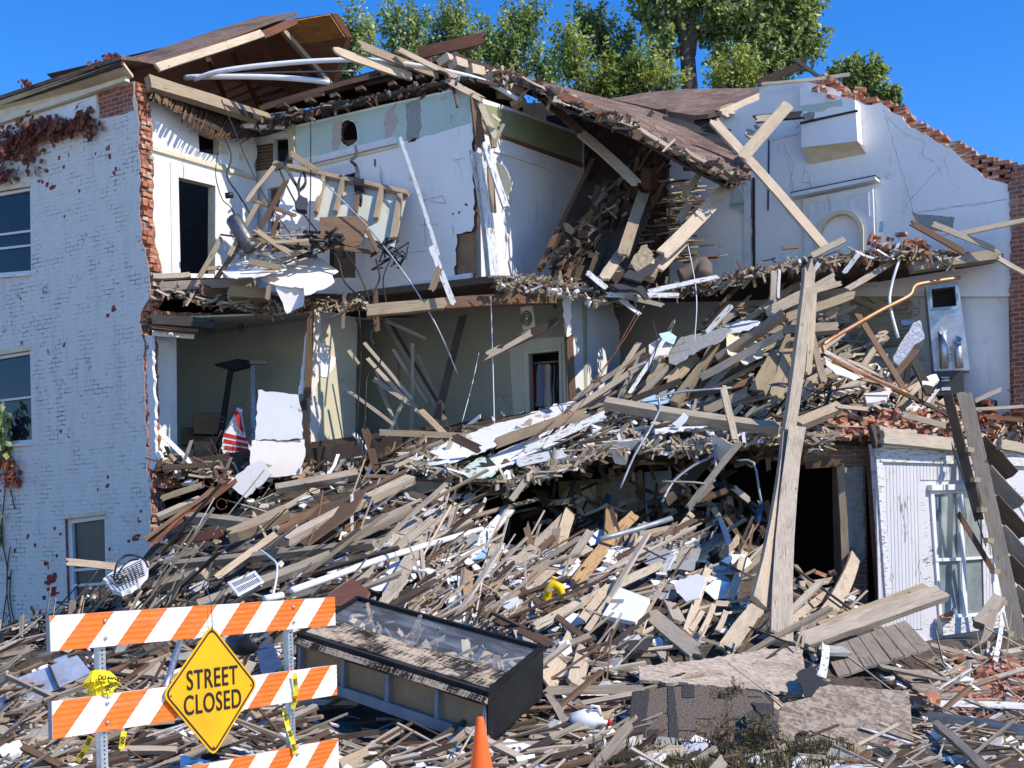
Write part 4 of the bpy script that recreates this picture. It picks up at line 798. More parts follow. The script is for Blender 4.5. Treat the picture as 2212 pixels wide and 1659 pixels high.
surface('rubble_mound', low, RIDGE, [(-80, 1760), (2330, 1760)], -80, 2330, 150, 60, M['mound'], .09, 'dusty brown mound of crushed plaster and earth under the debris')
surface('fallen_floor_rubble', up, UTOP, UBOT, 870, 2330, 90, 14, M['mound'], .07, 'fallen upper floor carrying rubble above the dark opening')
def tangent(fn, x, y):
    p = P(x, y, fn(x, y)); px = P(x + 6, y, fn(x + 6, y)); py = P(x, y - 6, fn(x, y - 6))
    tx = (px - p).normalized(); ty = (py - p).normalized(); return p, tx, ty
# ---------------------------------------------------------------- traced boards: tile, rows of (x1,y1,x2,y2,width,kind,label[,opts])
KIND = {'g': 'gwood', 't': 'twood', 'l': 'lwood', 'b': 'bwood', 'd': 'dwood', 'w': 'wwood', 's': 'swood', 'r': 'rwood', 'k': 'kwood'}
NAME = {'B': 'wooden_beam', 'P': 'wooden_board', 'S': 'timber_strip'}
TR = []
def board(x1, y1, x2, y2, w, kind, label, Y=None, fn=low, lift=.18, th=None, j=(.6, .6), tilt=None, name=None, group=None, bow=.035):
    """pixel end points in the photograph's frame; depth from the rubble surface or given"""
    k = kind[0]; beam = 'B' in kind
    if Y is None: Ya, Yb = fn(x1, y1) - lift, fn(x2, y2) - lift
    elif isinstance(Y, tuple): Ya, Yb = Y
    else: Ya = Yb = Y
    TR.append((x1, y1, x2, y2, w))
    a, b = P(x1, y1, Ya), P(x2, y2, Yb); wd = w / F * (Ya + Yb) / 2
    if beam: wd *= .72; th = th or wd * rnd.uniform(.75, .95)
    th = th or min(.045, max(.012, wd * .25))
    ax = (b - a).normalized(); n = Vector((.12, -1, .35)); n = (n - ax * n.dot(ax)).normalized()
    tl = rnd.uniform(-.35, .35) if tilt is None else tilt
    if beam: tl = (-.55 if tilt is None else tilt)
    n = Matrix.Rotation(tl, 3, ax) @ n
    if beam and n.z < -.05: n = -n
    mb = MB(); c = (a + b) / 2; plank(mb, a - c, b - c, n, wd, th, (j[0] * (.25 if beam else 1), j[1] * (.25 if beam else 1)), bow * (b - a).length * .3, rnd.uniform(.3, .8), ns=4, nst=5, twist=rnd.uniform(-.12, .12))
    nm = name or (NAME['B'] if beam else (NAME['S'] if wd < .09 else NAME['P']))
    o = mb.build(nm, M[KIND[k]], loc=c)
    cat = {'wooden_beam': 'beam', 'wooden_board': 'board', 'timber_strip': 'wood strip'}.get(nm, nm.replace('_', ' '))
    return tag(o, label, cat, group)
def rows(c, r, lst):
    for q in lst:
        (x1, y1), (x2, y2) = T(c, r, [(q[0], q[1]), (q[2], q[3])])
        board(x1, y1, x2, y2, q[4] / 3, q[5], q[6], **(q[7] if len(q) > 7 else {}))
U_ = dict(fn=up)
# bottom left
rows(0, 2, [
    (0, 1360, 700, 1025, 55, 't', 'long straight tan board rising past the silver sheet metal', dict(lift=.5, j=(0, .1))),
    (415, 322, 770, 358, 50, 'l', 'pale short board sticking out level across the narrow buried window', dict(Y=(19.6, 20))),
    (1005, 490, 1335, 395, 88, 'gB', 'thick weathered beam stub with a sawn end above the barricade', dict(lift=0.8)),
    (680, 478, 1285, 245, 30, 'g', 'thin grey batten slanting down onto the black netting', dict(lift=.5)),
    (985, 312, 1270, 235, 12, 'g', 'thin greenish strip lying just above the grey batten', dict(lift=.6)),
    (1390, 432, 1790, 140, 42, 'l', 'fresh pale split board lying across the long grey beam', dict(lift=.9, j=(1.6, .2))),
    (1110, 195, 1450, 140, 62, 'r', 'dark reddish board edge on under the splintered beam', dict(lift=.4)),
    (1470, 165, 1858, 0, 120, 'tB', 'thick beam with a splintered yellow fan shaped end', dict(lift=0.8, j=(3, .3))),
    (1150, 340, 2430, 205, 68, 'gB', 'long grey beam lying nearly level across the left heap', dict(lift=1.05)),
    (1280, 610, 2150, 285, 95, 'gB', 'big grey beam sloping up behind the white floor register', dict(lift=0.8)),
    (1200, 35, 1690, 90, 82, 'gB', 'grey beam sloping down to the right from the broken corner', dict(lift=0.6)),
    (1410, 545, 1750, 592, 26, 'd', 'thin dark strip just above the top barricade rail', dict(lift=.8)),
    (0, 1610, 330, 1410, 70, 'g', 'grey board at the bottom left corner by the barricade leg', dict(lift=.3)),
    (160, 1545, 360, 1560, 36, 'g', 'short flat grey board under the bottom left board'),
    (0, 845, 150, 820, 40, 't', 'short tan board at the far left edge above the others', dict(lift=.3)), (0, 905, 250, 870, 30, 'b', 'thin brown board at the left edge among black plastic'),
    (0, 1010, 240, 1020, 38, 'b', 'brown level board at the left edge above the sheet metal'), (20, 990, 110, 910, 70, 'g', 'stubby grey board leaning on the left edge boards'),
    (590, 1085, 1110, 925, 60, 'b', 'brown board behind the left barricade post', dict(lift=.3)), (430, 1225, 860, 1030, 80, 'g', 'wide grey board beneath the rolled yellow tape', dict(lift=.4)),
    (780, 1190, 1140, 960, 120, 'g', 'wide grey plank behind the yellow sign', dict(lift=.3)), (900, 905, 1120, 880, 70, 't', 'tan board block under the top barricade rail', dict(lift=.4)),
    (920, 995, 1110, 920, 26, 't', 'thin tan strip left of the chrome tube', dict(lift=.5)), (780, 1545, 1150, 1550, 62, 'gB', 'grey squared timber below the middle barricade rail', dict(lift=0.7)),
    (1130, 1650, 1858, 1420, 60, 'k', 'charred grey board slanting under the yellow sign', dict(lift=.4)), (1010, 1610, 1500, 1520, 45, 'k', 'short charred board near the foot of the sign', dict(lift=.3)),
    (1090, 1475, 1290, 1485, 30, 'l', 'short pale strip under the sign left corner', dict(lift=.5)), (610, 520, 790, 640, 40, 'b', 'short brown stick in the black netting'),
    (700, 500, 880, 590, 30, 't', 'small tan stick across the black netting', dict(lift=.4)), (840, 640, 930, 580, 60, 'w', 'small white painted block on top of the barricade heap', dict(lift=.4)),
])
# bottom middle left
rows(1, 2, [
    (250, 190, 1080, -215, 92, 'gB', 'longest thick beam climbing toward the fallen drywall', dict(lift=0.9)),
    (640, 185, 1060, -20, 78, 'gB', 'thick beam parallel and just right of the longest one', dict(lift=0.7)),
    (470, 195, 720, 70, 44, 'b', 'brown board squeezed between the two thick parallel beams'),
    (940, 235, 1105, 20, 82, 'g', 'broad grey board rising into the dark opening', dict(lift=.35)),
    (900, 612, 1190, 80, 92, 'g', 'wide upright grey plank leaning right behind the display case', dict(lift=.55, j=(.1, .5))),
    (1000, 245, 1165, 165, 50, 'b', 'short dark brown board across the leaning grey planks', dict(lift=.3)),
    (1310, -40, 1328, 225, 18, 'g', 'slim upright pole in front of the dark opening', dict(Y=19.3)), (1440, -30, 1448, 190, 16, 'g', 'second slim pole right of the first in the dark opening', dict(Y=19.6)),
    (1490, 230, 1715, -20, 72, 'w', 'rough whitened log leaning out of the dark opening', dict(lift=.4, j=(.3, .6))),
    (1530, 430, 1620, 205, 60, 'g', 'grey board edge on beside a white batten', dict(lift=.4)), (1560, 425, 1665, 205, 36, 'w', 'white batten with blue tinge leaning on a grey board', dict(lift=.5)),
    (1230, 395, 1455, 150, 24, 'l', 'long pale lath leaning right of the white pipe', dict(lift=.4)), (1290, 400, 1470, 170, 20, 'l', 'second pale lath beside the long one', dict(lift=.45)), (1205, 345, 1345, 215, 20, 't', 'short tan lath under the pale laths', dict(lift=.4)),
    (1330, 400, 1440, 280, 20, 'l', 'short pale lath near the spotted upright', dict(lift=.3)), (1250, 470, 1330, 370, 22, 'l', 'stubby pale lath low in the lath bundle', dict(lift=.3)),
    (1452, 640, 1440, 380, 70, 's', 'upright tan board with dark glue specks', dict(lift=.45)), (1408, 610, 1380, 420, 34, 'w', 'narrow whitened upright left of the speckled board', dict(lift=.45)),
    (1590, 450, 1700, 550, 100, 's', 'tan speckled panel tilted next to the white disc', dict(lift=.3)),
    (1430, 612, 1990, 870, 48, 'b', 'long brown board running down to the right behind the display case', dict(lift=.6)),
    (1670, 680, 1870, 490, 52, 'l', 'pale board leaning right beside the white disc', dict(lift=.5)),
    (235, 535, 490, 525, 60, 'g', 'grey board flat behind the top barricade rail end', dict(lift=.4)), (600, 590, 700, 480, 36, 'g', 'grey strip across the fallen brown door', dict(lift=.5)),
    (500, 370, 680, 330, 46, 'g', 'short grey board under the white pipe', dict(lift=.2)), (760, 250, 980, 170, 30, 'd', 'dark board end near the bolted grey beam'),
    (730, 1590, 1020, 1400, 60, 'g', 'grey board under the display case in shadow', dict(lift=.4)), (610, 1650, 815, 1560, 90, 't', 'sunlit tan plank end by the bottom barricade rail', dict(lift=.5, j=(.1, .9))),
    (735, 1420, 1380, 1500, 50, 'k', 'dark board flat in the shadow of the display case', dict(lift=.2)), (910, 1510, 1330, 1500, 40, 'r', 'reddish strip in shadow below the display case', dict(lift=.3)), (930, 1550, 1340, 1540, 46, 'g', 'grey strip below the reddish one', dict(lift=.3)),
    (1090, 1650, 1420, 1560, 30, 'w', 'blue white strip at the bottom left of the cone', dict(lift=.4)), (920, 1659, 930, 1540, 36, 'g', 'short upright stake at the bottom edge', dict(lift=.5)), (1100, 1580, 1320, 1650, 26, 't', 'tan splinter left of the traffic cone', dict(lift=.5)),
    (150, 120, 560, -60, 60, 'b', 'brown plank under the reddish fallen panels', dict(lift=.2)), (-120, 175, 420, -120, 44, 'g', 'narrow grey beam above the longest beam', dict(lift=.3)),
])
# bottom middle right
rows(2, 2, [
    (190, 490, 650, 850, 42, 'b', 'brown strip crossing the middle heap down to the right', dict(lift=.7)), (270, 745, 1110, 335, 55, 'g', 'long grey strip crossing the middle heap up to the right', dict(lift=.75)),
    (580, 705, 760, 480, 58, 'l', 'pale squared stick left of the white foam panel', dict(lift=.8)), (615, 770, 815, 500, 42, 'l', 'orange pale stick touching the white foam panel', dict(lift=.75, j=(.3, 2))),
    (755, 250, 775, -10, 90, 's', 'upright speckled tan plank in the middle heap', dict(lift=.4)), (540, 470, 930, 15, 78, 's', 'leaning speckled tan plank crossing the upright one', dict(lift=.55)),
    (430, 250, 510, -10, 82, 'l', 'pale broad upright board at the back of the heap', dict(lift=.45)), (110, 365, 490, 10, 60, 'g', 'grey plank rising right out of the plaster heap', dict(lift=.5)),
    (210, 510, 400, 345, 100, 'l', 'pale wide panel piece by the yellow toy', dict(lift=.4)), (945, 790, 1010, 590, 52, 't', 'short tan post right under the foam panel', dict(lift=.6)),
    (1010, 650, 1390, 960, 118, 'g', 'broad weathered plank with torn lower end', dict(lift=.75, j=(.4, 2))), (1150, 580, 1220, 720, 92, 'g', 'short grey block beside the weathered plank', dict(lift=.8)),
    (1260, 790, 1415, 330, 56, 'l', 'tall pale stick leaning right of the heap centre', dict(lift=.7)), (1290, 770, 1370, 640, 36, 'l', 'short pale stick at the foot of the tall one', dict(lift=.7)), (1350, 800, 1440, 600, 40, 'l', 'third pale stick in the leaning row', dict(lift=.7)), (1465, 770, 1520, 640, 36, 'l', 'rightmost short pale stick of the leaning row', dict(lift=.7)),
    (1545, 570, 1640, 255, 48, 'l', 'pale stick upright against the dark laths', dict(lift=.6)), (1480, 295, 1605, 160, 48, 't', 'orange tan stick pointing up right near a rusty strip', dict(lift=.6)),
    (1510, 20, 1640, 210, 36, 'b', 'bent brown strip hanging in the dark right opening', dict(lift=.6)), (1470, 320, 1740, 450, 18, 'b', 'thin brown lath crossing toward the big leaning posts', dict(lift=.8)),
    (1130, 200, 1300, 10, 50, 'g', 'grey board rising at the back of the heap', dict(lift=.5)), (900, 175, 1290, 95, 56, 't', 'tan board at the back below a blue conduit', dict(lift=.4)), (960, 195, 1220, 100, 40, 'b', 'brown board behind the tan one at the back', dict(lift=.3)),
    (875, 200, 870, 140, 34, 't', 'tiny tan upright by the conduit'), (440, 330, 640, 230, 60, 'g', 'small grey board by the broad pale upright', dict(lift=.4)),
    (610, 780, 690, 940, 52, 'b', 'brown board leaning under the crossing strips', dict(lift=.5)), (700, 920, 890, 970, 40, 'b', 'brown strip low in the middle', dict(lift=.4)),
    (360, 1140, 560, 830, 190, 'l', 'wide orange pale board beside the display case', dict(lift=.35, th=.02)), (530, 1140, 620, 850, 110, 'l', 'pale board right of the wide orange one', dict(lift=.4)),
    (330, 1158, 1000, 1152, 58, 'g', 'long pale grey plank lying level above the milk jug', dict(lift=.5)), (370, 1180, 490, 1390, 50, 'g', 'grey board sloping down under the level plank', dict(lift=.4)), (530, 1210, 640, 1310, 46, 'g', 'short grey board behind the milk jug', dict(lift=.3)),
    (690, 1330, 860, 1270, 40, 't', 'tan splinter right of the milk jug', dict(lift=.4)), (740, 1440, 890, 1260, 44, 'd', 'dark board against the shingle panel', dict(lift=.3)),
    (850, 1592, 1480, 1525, 46, 'l', 'pale bottom board below the shingle panel', dict(lift=.5)), (210, 1595, 780, 1618, 36, 'g', 'long thin strip at the bottom edge', dict(lift=.4)), (20, 1515, 520, 1495, 36, 'g', 'grey strip beside the traffic cone', dict(lift=.4)), (60, 1560, 560, 1590, 34, 'b', 'brown strip under the grey one beside the cone', dict(lift=.35)), (270, 1460, 640, 1385, 24, 'g', 'curved thin branch like strip under the milk jug', dict(lift=.5)),
    (1440, 590, 1560, 600, 36, 'g', 'short level grey board among the dark laths', dict(lift=.6)), (1230, 650, 1700, 560, 20, 'g', 'long thin lath level right of centre', dict(lift=.6)), (1440, 665, 1640, 640, 18, 'l', 'thin pale lath level right of centre', dict(lift=.65)),
    (1220, 740, 1340, 860, 18, 'b', 'brown lath beside the weathered plank', dict(lift=.8)), (1340, 815, 1480, 860, 24, 'l', 'small pale lath lying low by the posts', dict(lift=.6)), (1095, 905, 1165, 1000, 60, 'g', 'grey splintered end above the level osb', dict(lift=.5)),
    (840, 1255, 720, 1440, 40, 'g', 'grey board leaning left of the shingle panel', dict(lift=.35)),
])
# bottom right
rows(3, 2, [
    (570, 670, 770, 255, 92, 'l', 'fresh tan board leaning before the black doorway', dict(lift=.7, j=(.2, .8))), (330, 730, 620, 500, 50, 'l', 'tan board low in front of the black doorway', dict(lift=.5)), (375, 340, 500, 520, 32, 't', 'thin tan stick at the doorway left foot', dict(lift=.5)), (400, 470, 622, 438, 40, 'g', 'grey board end pointing right in the doorway', dict(lift=.6)),
    (395, 730, 640, 660, 90, 'l', 'flat cream board lying by the doorway', dict(lift=.6, tilt=.9)), (545, 1075, 570, 850, 52, 'w', 'white painted splintered stake under the plank panel', dict(lift=1.0, j=(.2, 2))),
    (950, 980, 1270, 1250, 70, 'b', 'brown board sloping down right of the plank panel', dict(lift=.7)), (1125, 1240, 1900, 1262, 48, 'w', 'long white painted board lying level at the right', dict(lift=.8)), (1200, 1320, 1900, 1420, 76, 'g', 'long dark grey board sloping down to the right edge', dict(lift=.9)),
    (1290, 1380, 1640, 1700, 84, 'gB', 'grey beam running out of the bottom right corner', dict(lift=.9)), (0, 690, 130, 640, 30, 'g', 'small grey strip behind the big leaning posts'),
    (1250, 860, 1640, 960, 34, 'g', 'thin grey board under the broken casement window', dict(lift=.5)), (1270, 890, 1580, 1010, 28, 'b', 'thin brown board under the broken casement window', dict(lift=.5)), (1670, 970, 1720, 590, 30, 'w', 'slim white strip standing in front of the staircase', dict(lift=.8)),
    (1560, 740, 1700, 560, 110, 'gB', 'whitened block leaning against the window frame', dict(Y=(18.3, 18.6))), (1590, 900, 1660, 640, 70, 'gB', 'grey whitish block under the window at right', dict(Y=(18, 18.4))), (1700, 920, 1858, 890, 60, 'gB', 'grey timber stub at the right edge by the bricks', dict(lift=.7)),
    (1500, 1480, 1860, 1350, 30, 'g', 'narrow grey board half buried at lower right', dict(lift=.3)), (730, 1545, 1120, 1550, 22, 'w', 'thin white strip at the foot of the big osb sheet', dict(lift=.4)), (350, 1570, 590, 1545, 26, 'w', 'whitish strip left at the foot of the osb sheet', dict(lift=.4)),
    (1380, 1600, 1410, 1640, 60, 'w', 'small white shard at the bottom edge', dict(lift=.6)),
])
# the big posts
board(1560, 1412, 1648, 1300, 36, 'l', 'broken lower plank kinked at the foot of the big posts', Y=(13.4, 14.9), th=.05)
board(1640, 1310, 1703, 940, 40, 'l', 'pale tall post leaning beside the tallest grey post', Y=(14.6, 19.3), th=.07, j=(.3, .3))
board(1688, 1390, 1722, 925, 39, 'g', 'tallest wide grey post standing in front of the wreck', Y=(13.9, 19.2), th=.09, j=(.05, .2), tilt=-.25)
board(1698, 965, 1752, 545, 27, 'g', 'weathered pointed post rising above the wreck', Y=(19.2, 20.3), th=.1, j=(.2, 2.5), tilt=.3)
board(1745, 812, 1757, 630, 14, 'l', 'slim pale stick beside the weathered pointed post', Y=(20.3, 20.5), th=.05)
board(1752, 722, 1782, 830, 15, 't', 'tan stick leaning right of the slim pale stick', Y=(20.6, 20.2), th=.06)
# upper heap
rows(2, 1, [
    (730, 1020, 1870, 1190, 100, 'gB', 'dark grey beam lying across the edge of the fallen floor', dict(Y=(20.6, 19.7))),
    (1180, 1030, 1520, 590, 78, 'tB', 'tan squared beam leaning over the fallen floor', dict(Y=(20.6, 21.4))), (1000, 930, 1170, 770, 88, 't', 'tan board leaning under the crumpled grey sheet', dict(Y=(21, 21.3))), (1130, 900, 1330, 710, 80, 't', 'second tan board beside the crumpled grey sheet', dict(Y=(20.9, 21.3))),
    (1340, 860, 1900, 560, 50, 'g', 'long grey beam sloping up to the right over the upper heap', dict(Y=(20.6, 20.2))), (1460, 740, 1900, 440, 84, 'tB', 'thick tan beam leaning high on the upper heap', dict(Y=(20.8, 20.4))),
    (1390, 570, 1560, 380, 36, 'w', 'pale lath standing behind the crumpled sheet', dict(Y=21.6)), (1490, 500, 1575, 435, 40, 'g', 'grey stub behind the crumpled sheet', dict(Y=21.5)),
    (890, 960, 1120, 610, 24, 'w', 'white strip leaning before the dark inner doorway', dict(Y=(20.7, 21.2))), (900, 1000, 1240, 870, 40, 'd', 'dark board across the middle of the fallen floor', dict(Y=20.6)),
    (1490, 880, 1580, 1260, 50, 'g', 'grey split stake standing in front of the dark grey beam', dict(Y=(19.6, 19.3), j=(2, .2))), (1270, 1710, 1620, 1260, 44, 'g', 'long grey strip diving from the stake into the dark opening', dict(Y=(19.3, 19.2))),
    (1360, 1080, 1670, 940, 60, 't', 'tan short board by the stake on the upper heap', dict(Y=20.4)), (1720, 960, 1870, 680, 110, 't', 'broad tan board leaning on the right upper heap', dict(Y=(20.3, 20.9))), (1840, 990, 1960, 620, 90, 't', 'second broad tan board right of the first on the upper heap', dict(Y=(20.3, 20.9))),
    (720, 225, 880, 0, 70, 'l', 'pale rafter leaning to the broken roof at left', dict(Y=(21.2, 22.4))), (610, 165, 750, 280, 36, 'w', 'white board end lying on the floor edge', dict(Y=21.2)), (830, 340, 970, 450, 34, 'w', 'white board hanging below the floor edge', dict(Y=21.3)),
    (1060, 150, 1240, -40, 90, 'l', 'pale rafter foot resting on the torn floor', dict(Y=(21.3, 22.4))),
    (0, 690, 450, 480, 56, 'd', 'dark splintered board hanging in front of the closet', dict(Y=21.4, j=(2, 1))), (740, 318, 1220, 322, 32, 'w', 'white splintered lath lying level on the floor edge', dict(Y=21.2)), (860, 330, 1120, 390, 30, 'g', 'grey lath under the white splintered one', dict(Y=21.1)),
    (1010, 300, 1480, 200, 34, 'w', 'white trim strip rising along the floor edge', dict(Y=21.3)),
    (150, 1410, 490, 1340, 64, 'w', 'whitened board edge at the lower lip of the fallen floor', dict(Y=19.9)), (0, 1290, 640, 1080, 70, 't', 'tan beam edge beneath the fallen white drywall', dict(Y=(20.2, 20.6))), (200, 1330, 740, 1090, 50, 'w', 'whitened beam below the tan one beneath the drywall', dict(Y=(19.9, 20.4))),
    (-260, 1230, -60, 1330, 60, 'd', 'dark board at the left lip of the fallen floor', dict(Y=20)), (-60, 1380, 130, 1560, 70, 'd', 'dark beam dropping right of the left lip', dict(Y=20)),
    (120, 1659, 290, 1440, 40, 'g', 'grey lath leaning in the dark opening under the lip', dict(Y=(19.3, 19.9))), (1100, 1659, 1390, 1370, 110, 'd', 'wide dark board leaning in the right dark opening', dict(Y=(19.6, 20.6))), (1560, 1560, 1680, 1659, 40, 'g', 'dim grey lath low in the right dark opening', dict(Y=20)), (1300, 1659, 1540, 1580, 40, 'b', 'dim brown lath low in the right dark opening', dict(Y=19.6)),
    (560, 1280, 830, 1235, 22, 'd', 'thin dark strip on the fallen floor edge', dict(Y=20.1)), (1160, 1350, 1290, 1240, 20, 'w', 'thin white splinter under the dark grey beam', dict(Y=19.9)), (880, 808, 1010, 750, 18, 'g', 'thin grey lath pointing left beside the white strip', dict(Y=21)),
    (1040, 1200, 1600, 1180, 26, 'w', 'white lath under the dark grey beam', dict(Y=20.1)), (1440, 1540, 1320, 1660, 40, 'g', 'grey strip end low in the dark opening', dict(Y=19.5)),
])
rows(3, 1, [
    (170, 440, 650, 200, 70, 'g', 'grey board high on the right upper heap', dict(Y=(20.6, 20.9))), (460, 300, 680, 240, 36, 'l', 'pale lath at the top of the right upper heap', dict(Y=20.7)), (310, 470, 770, 310, 60, 't', 'tan board with a broken end across the tall posts', dict(Y=(20.4, 20.8), j=(.3, 1))),
    (170, 545, 660, 520, 56, 'g', 'level grey board on the right upper heap', dict(Y=20.7)), (340, 580, 660, 560, 26, 'd', 'level dark strip under the level grey board', dict(Y=20.6)), (590, 480, 640, 360, 70, 't', 'short broad tan board standing on the upper heap', dict(Y=20.8)),
    (770, 430, 1100, 960, 44, 'b', 'brown stick leaning across the room with the furnace', dict(Y=(21.2, 20.6))), (970, 900, 1165, 670, 44, 'b', 'short brown stick crossing the leaning one', dict(Y=(20.7, 20.9))), (1130, 720, 1260, 980, 60, 'k', 'charred stick leaning beside the filing cabinet', dict(Y=(21.3, 20.8))), (1090, 900, 1120, 740, 40, 'k', 'second charred stick left of the first', dict(Y=20.9)),
    (380, 1165, 660, 1050, 96, 'tB', 'sawn beam end poking out over the doorway', dict(Y=(19.4, 20.2), tilt=-.3)),
    (710, 740, 900, 830, 20, 'l', 'pale lath in the fan of laths near the copper pipe', dict(Y=20.8)), (780, 790, 1040, 880, 20, 't', 'tan lath in the fan of laths near the copper pipe', dict(Y=20.8)), (560, 680, 1000, 940, 26, 'w', 'white lath in the fan below the copper pipe', dict(Y=20.7)), (600, 760, 960, 930, 30, 'b', 'brown lath at the bottom of the fan', dict(Y=20.6)), (930, 860, 935, 790, 20, 'l', 'tiny pale upright in the lath fan', dict(Y=20.6)), (640, 720, 900, 800, 20, 'g', 'grey lath in the upper fan', dict(Y=20.9)), (720, 850, 1000, 900, 26, 'g', 'grey lath low in the fan', dict(Y=20.6)),
    (450, 460, 470, 560, 30, 'l', 'small pale upright behind the pointed post', dict(Y=20.8)), (900, 880, 1450, 1140, 34, 'd', 'long dark strip running down toward the staircase top', dict(Y=(20.8, 21))), (640, 1040, 860, 1060, 30, 'l', 'pale lath along the brick ledge', dict(Y=20)),
    (1060, 1090, 1360, 1170, 40, 'g', 'grey board bedded in the bricks on the ledge', dict(Y=(20.4, 21))), (1530, 1010, 1720, 930, 30, 'g', 'grey strip lying on the brick pile at right', dict(Y=21.9)), (1520, 1060, 1860, 1040, 26, 'g', 'thin grey strip across the brick pile at right', dict(Y=21.8)), (1600, 1110, 1858, 1130, 30, 'r', 'red brown pipe like strip at the right edge', dict(Y=21.8)),
    (700, 290, 1030, 90, 40, 'g', 'grey stick slanting up to the torn ledge', dict(Y=(21.4, 21.8))), (230, 380, 240, 140, 50, 'g', 'upright grey stub hanging at the ledge', dict(Y=21.3)), (265, 345, 275, 150, 20, 'w', 'bluish white strip beside the upright grey stub', dict(Y=21.3)), (410, 265, 540, 100, 30, 'w', 'white strip slanting under the ledge', dict(Y=21.3)), (690, 180, 790, 50, 30, 'w', 'white double strip hanging from the ledge', dict(Y=21.4)),
    (430, 560, 500, 290, 34, 'l', 'pale narrow upright next to the pointed post', dict(Y=20.5)), (320, 870, 400, 660, 90, 'b', 'shaded broad board behind the posts', dict(Y=21.2)), (480, 870, 430, 1000, 70, 'g', 'grey stub below the slim stick', dict(Y=20.6)),
])
# roof and top floor timbers
rows(2, 0, [
    (575, 860, 950, 1200, 68, 'l', 'pale pointed rafter hanging from the sagging roof', dict(Y=(23.6, 22.6), j=(.3, 1.2))), (270, 570, 580, 860, 56, 'b', 'brown upper half of the hanging rafter', dict(Y=(24.6, 23.6))),
    (1100, 1659, 1590, 1150, 88, 'l', 'long pale rafter propping the sagging roof', dict(Y=(21.4, 22.8))), (850, 1659, 990, 1240, 76, 't', 'tan rafter standing in the collapsed room', dict(Y=(21.6, 23.2))), (990, 1240, 1010, 1080, 70, 'b', 'dark rafter top under the roof', dict(Y=23.4)),
    (1425, 770, 2163, 1605, 80, 'l', 'long fresh rafter leaning down across the white party wall', dict(Y=(22.6, 21.5), j=(.8, .2))), (1620, 1030, 1930, 672, 78, 'l', 'pale timber crossing the long fresh rafter', dict(Y=(22.2, 22.6), j=(.2, .3))), (1700, 775, 1858, 760, 46, 'g', 'grey board end sticking out behind the crossing timbers', dict(Y=22.9)),
    (1250, 1270, 1380, 1080, 40, 'g', 'grey lathy stick under the roof tip', dict(Y=22.6)), (1210, 1450, 1290, 1300, 50, 'g', 'whitish stick hanging below the roof tip', dict(Y=22.7)), (1230, 1190, 1270, 1290, 34, 't', 'small tan stick below the roof tip', dict(Y=22.6)),
    (1640, 850, 1740, 900, 60, 'g', 'splintered grey stub on the party wall', dict(Y=23.5)), (1700, 810, 1780, 880, 26, 'g', 'thin splinter on the party wall', dict(Y=23.5)),
    (0, 740, 60, 790, 26, 'l', 'tiny pale splinter by the broken corner', dict(Y=21.6)), (20, 930, 80, 800, 22, 'l', 'long pale splinter hanging by the corner post', dict(Y=21.5)),
])
rows(1, 0, [
    (555, 320, 1080, 500, 62, 'l', 'pale rafter sticking out left over the attic', dict(Y=(22.2, 23.2), j=(1, .2))), (690, 275, 1250, 490, 62, 't', 'tan rafter sticking out above the pale one', dict(Y=(22.4, 23.4), j=(1.2, .2))), (980, 315, 1460, 540, 40, 'l', 'third slender rafter in the roof fan', dict(Y=(22.8, 23))),
    (1110, 350, 1575, 240, 80, 'r', 'reddish plank jutting over the top of the roof', dict(Y=(24.6, 24), j=(.2, .8))), (960, 330, 1130, 370, 30, 'b', 'brown strip at the base of the jutting plank', dict(Y=24.2)),
    (1310, 520, 1560, 660, 44, 'l', 'splintered pale strip below the roof corner', dict(Y=(22, 21.8), j=(.6, 2.5))), (1510, 650, 1640, 930, 40, 'l', 'splintered pale strip dangling from the roof corner', dict(Y=(21.9, 21.6), j=(.6, 2.5))),
    (1330, 345, 1858, 560, 36, 'b', 'brown edge board along the roof slope', dict(Y=(24.8, 24.8))), (1550, 455, 1780, 560, 22, 'w', 'pale edge strip on the roof slope', dict(Y=24.3)),
    (285, 990, 470, 1110, 36, 't', 'tan stick above the hanging stud panel', dict(Y=22.3)),
    (0, 1310, 190, 1070, 26, 't', 'tan stick leaning in the left frame tangle', dict(Y=(22, 22.4))), (-110, 1659, 90, 1300, 30, 't', 'lower tan stick in the left frame tangle', dict(Y=(21.8, 22.1))), (30, 1290, 330, 1400, 30, 'b', 'brown rail across the frame tangle', dict(Y=22.1)), (0, 1659, 270, 1160, 36, 'b', 'brown diagonal in the frame tangle', dict(Y=22)), (140, 1620, 220, 1380, 26, 'b', 'short brown upright in the frame tangle', dict(Y=22)),
    (50, 1480, 300, 1650, 40, 't', 'splintered tan stick over the lath pile', dict(Y=21.6, j=(1, 1))), (0, 1550, 420, 1580, 26, 't', 'level tan stick in the lath pile', dict(Y=21.7)), (180, 1570, 410, 1555, 22, 'l', 'level pale stick in the lath pile', dict(Y=21.6)), (420, 1585, 860, 1640, 30, 'b', 'brown rail under the stud panel', dict(Y=21.9)), (780, 1480, 860, 1640, 30, 'b', 'brown brace under the stud panel', dict(Y=21.8)),
    (1000, 890, 1250, 1659, 22, 'w', 'long thin white strip hanging down the top floor wall', dict(Y=(22.4, 21.4), j=(.1, .1), th=.02)),
])
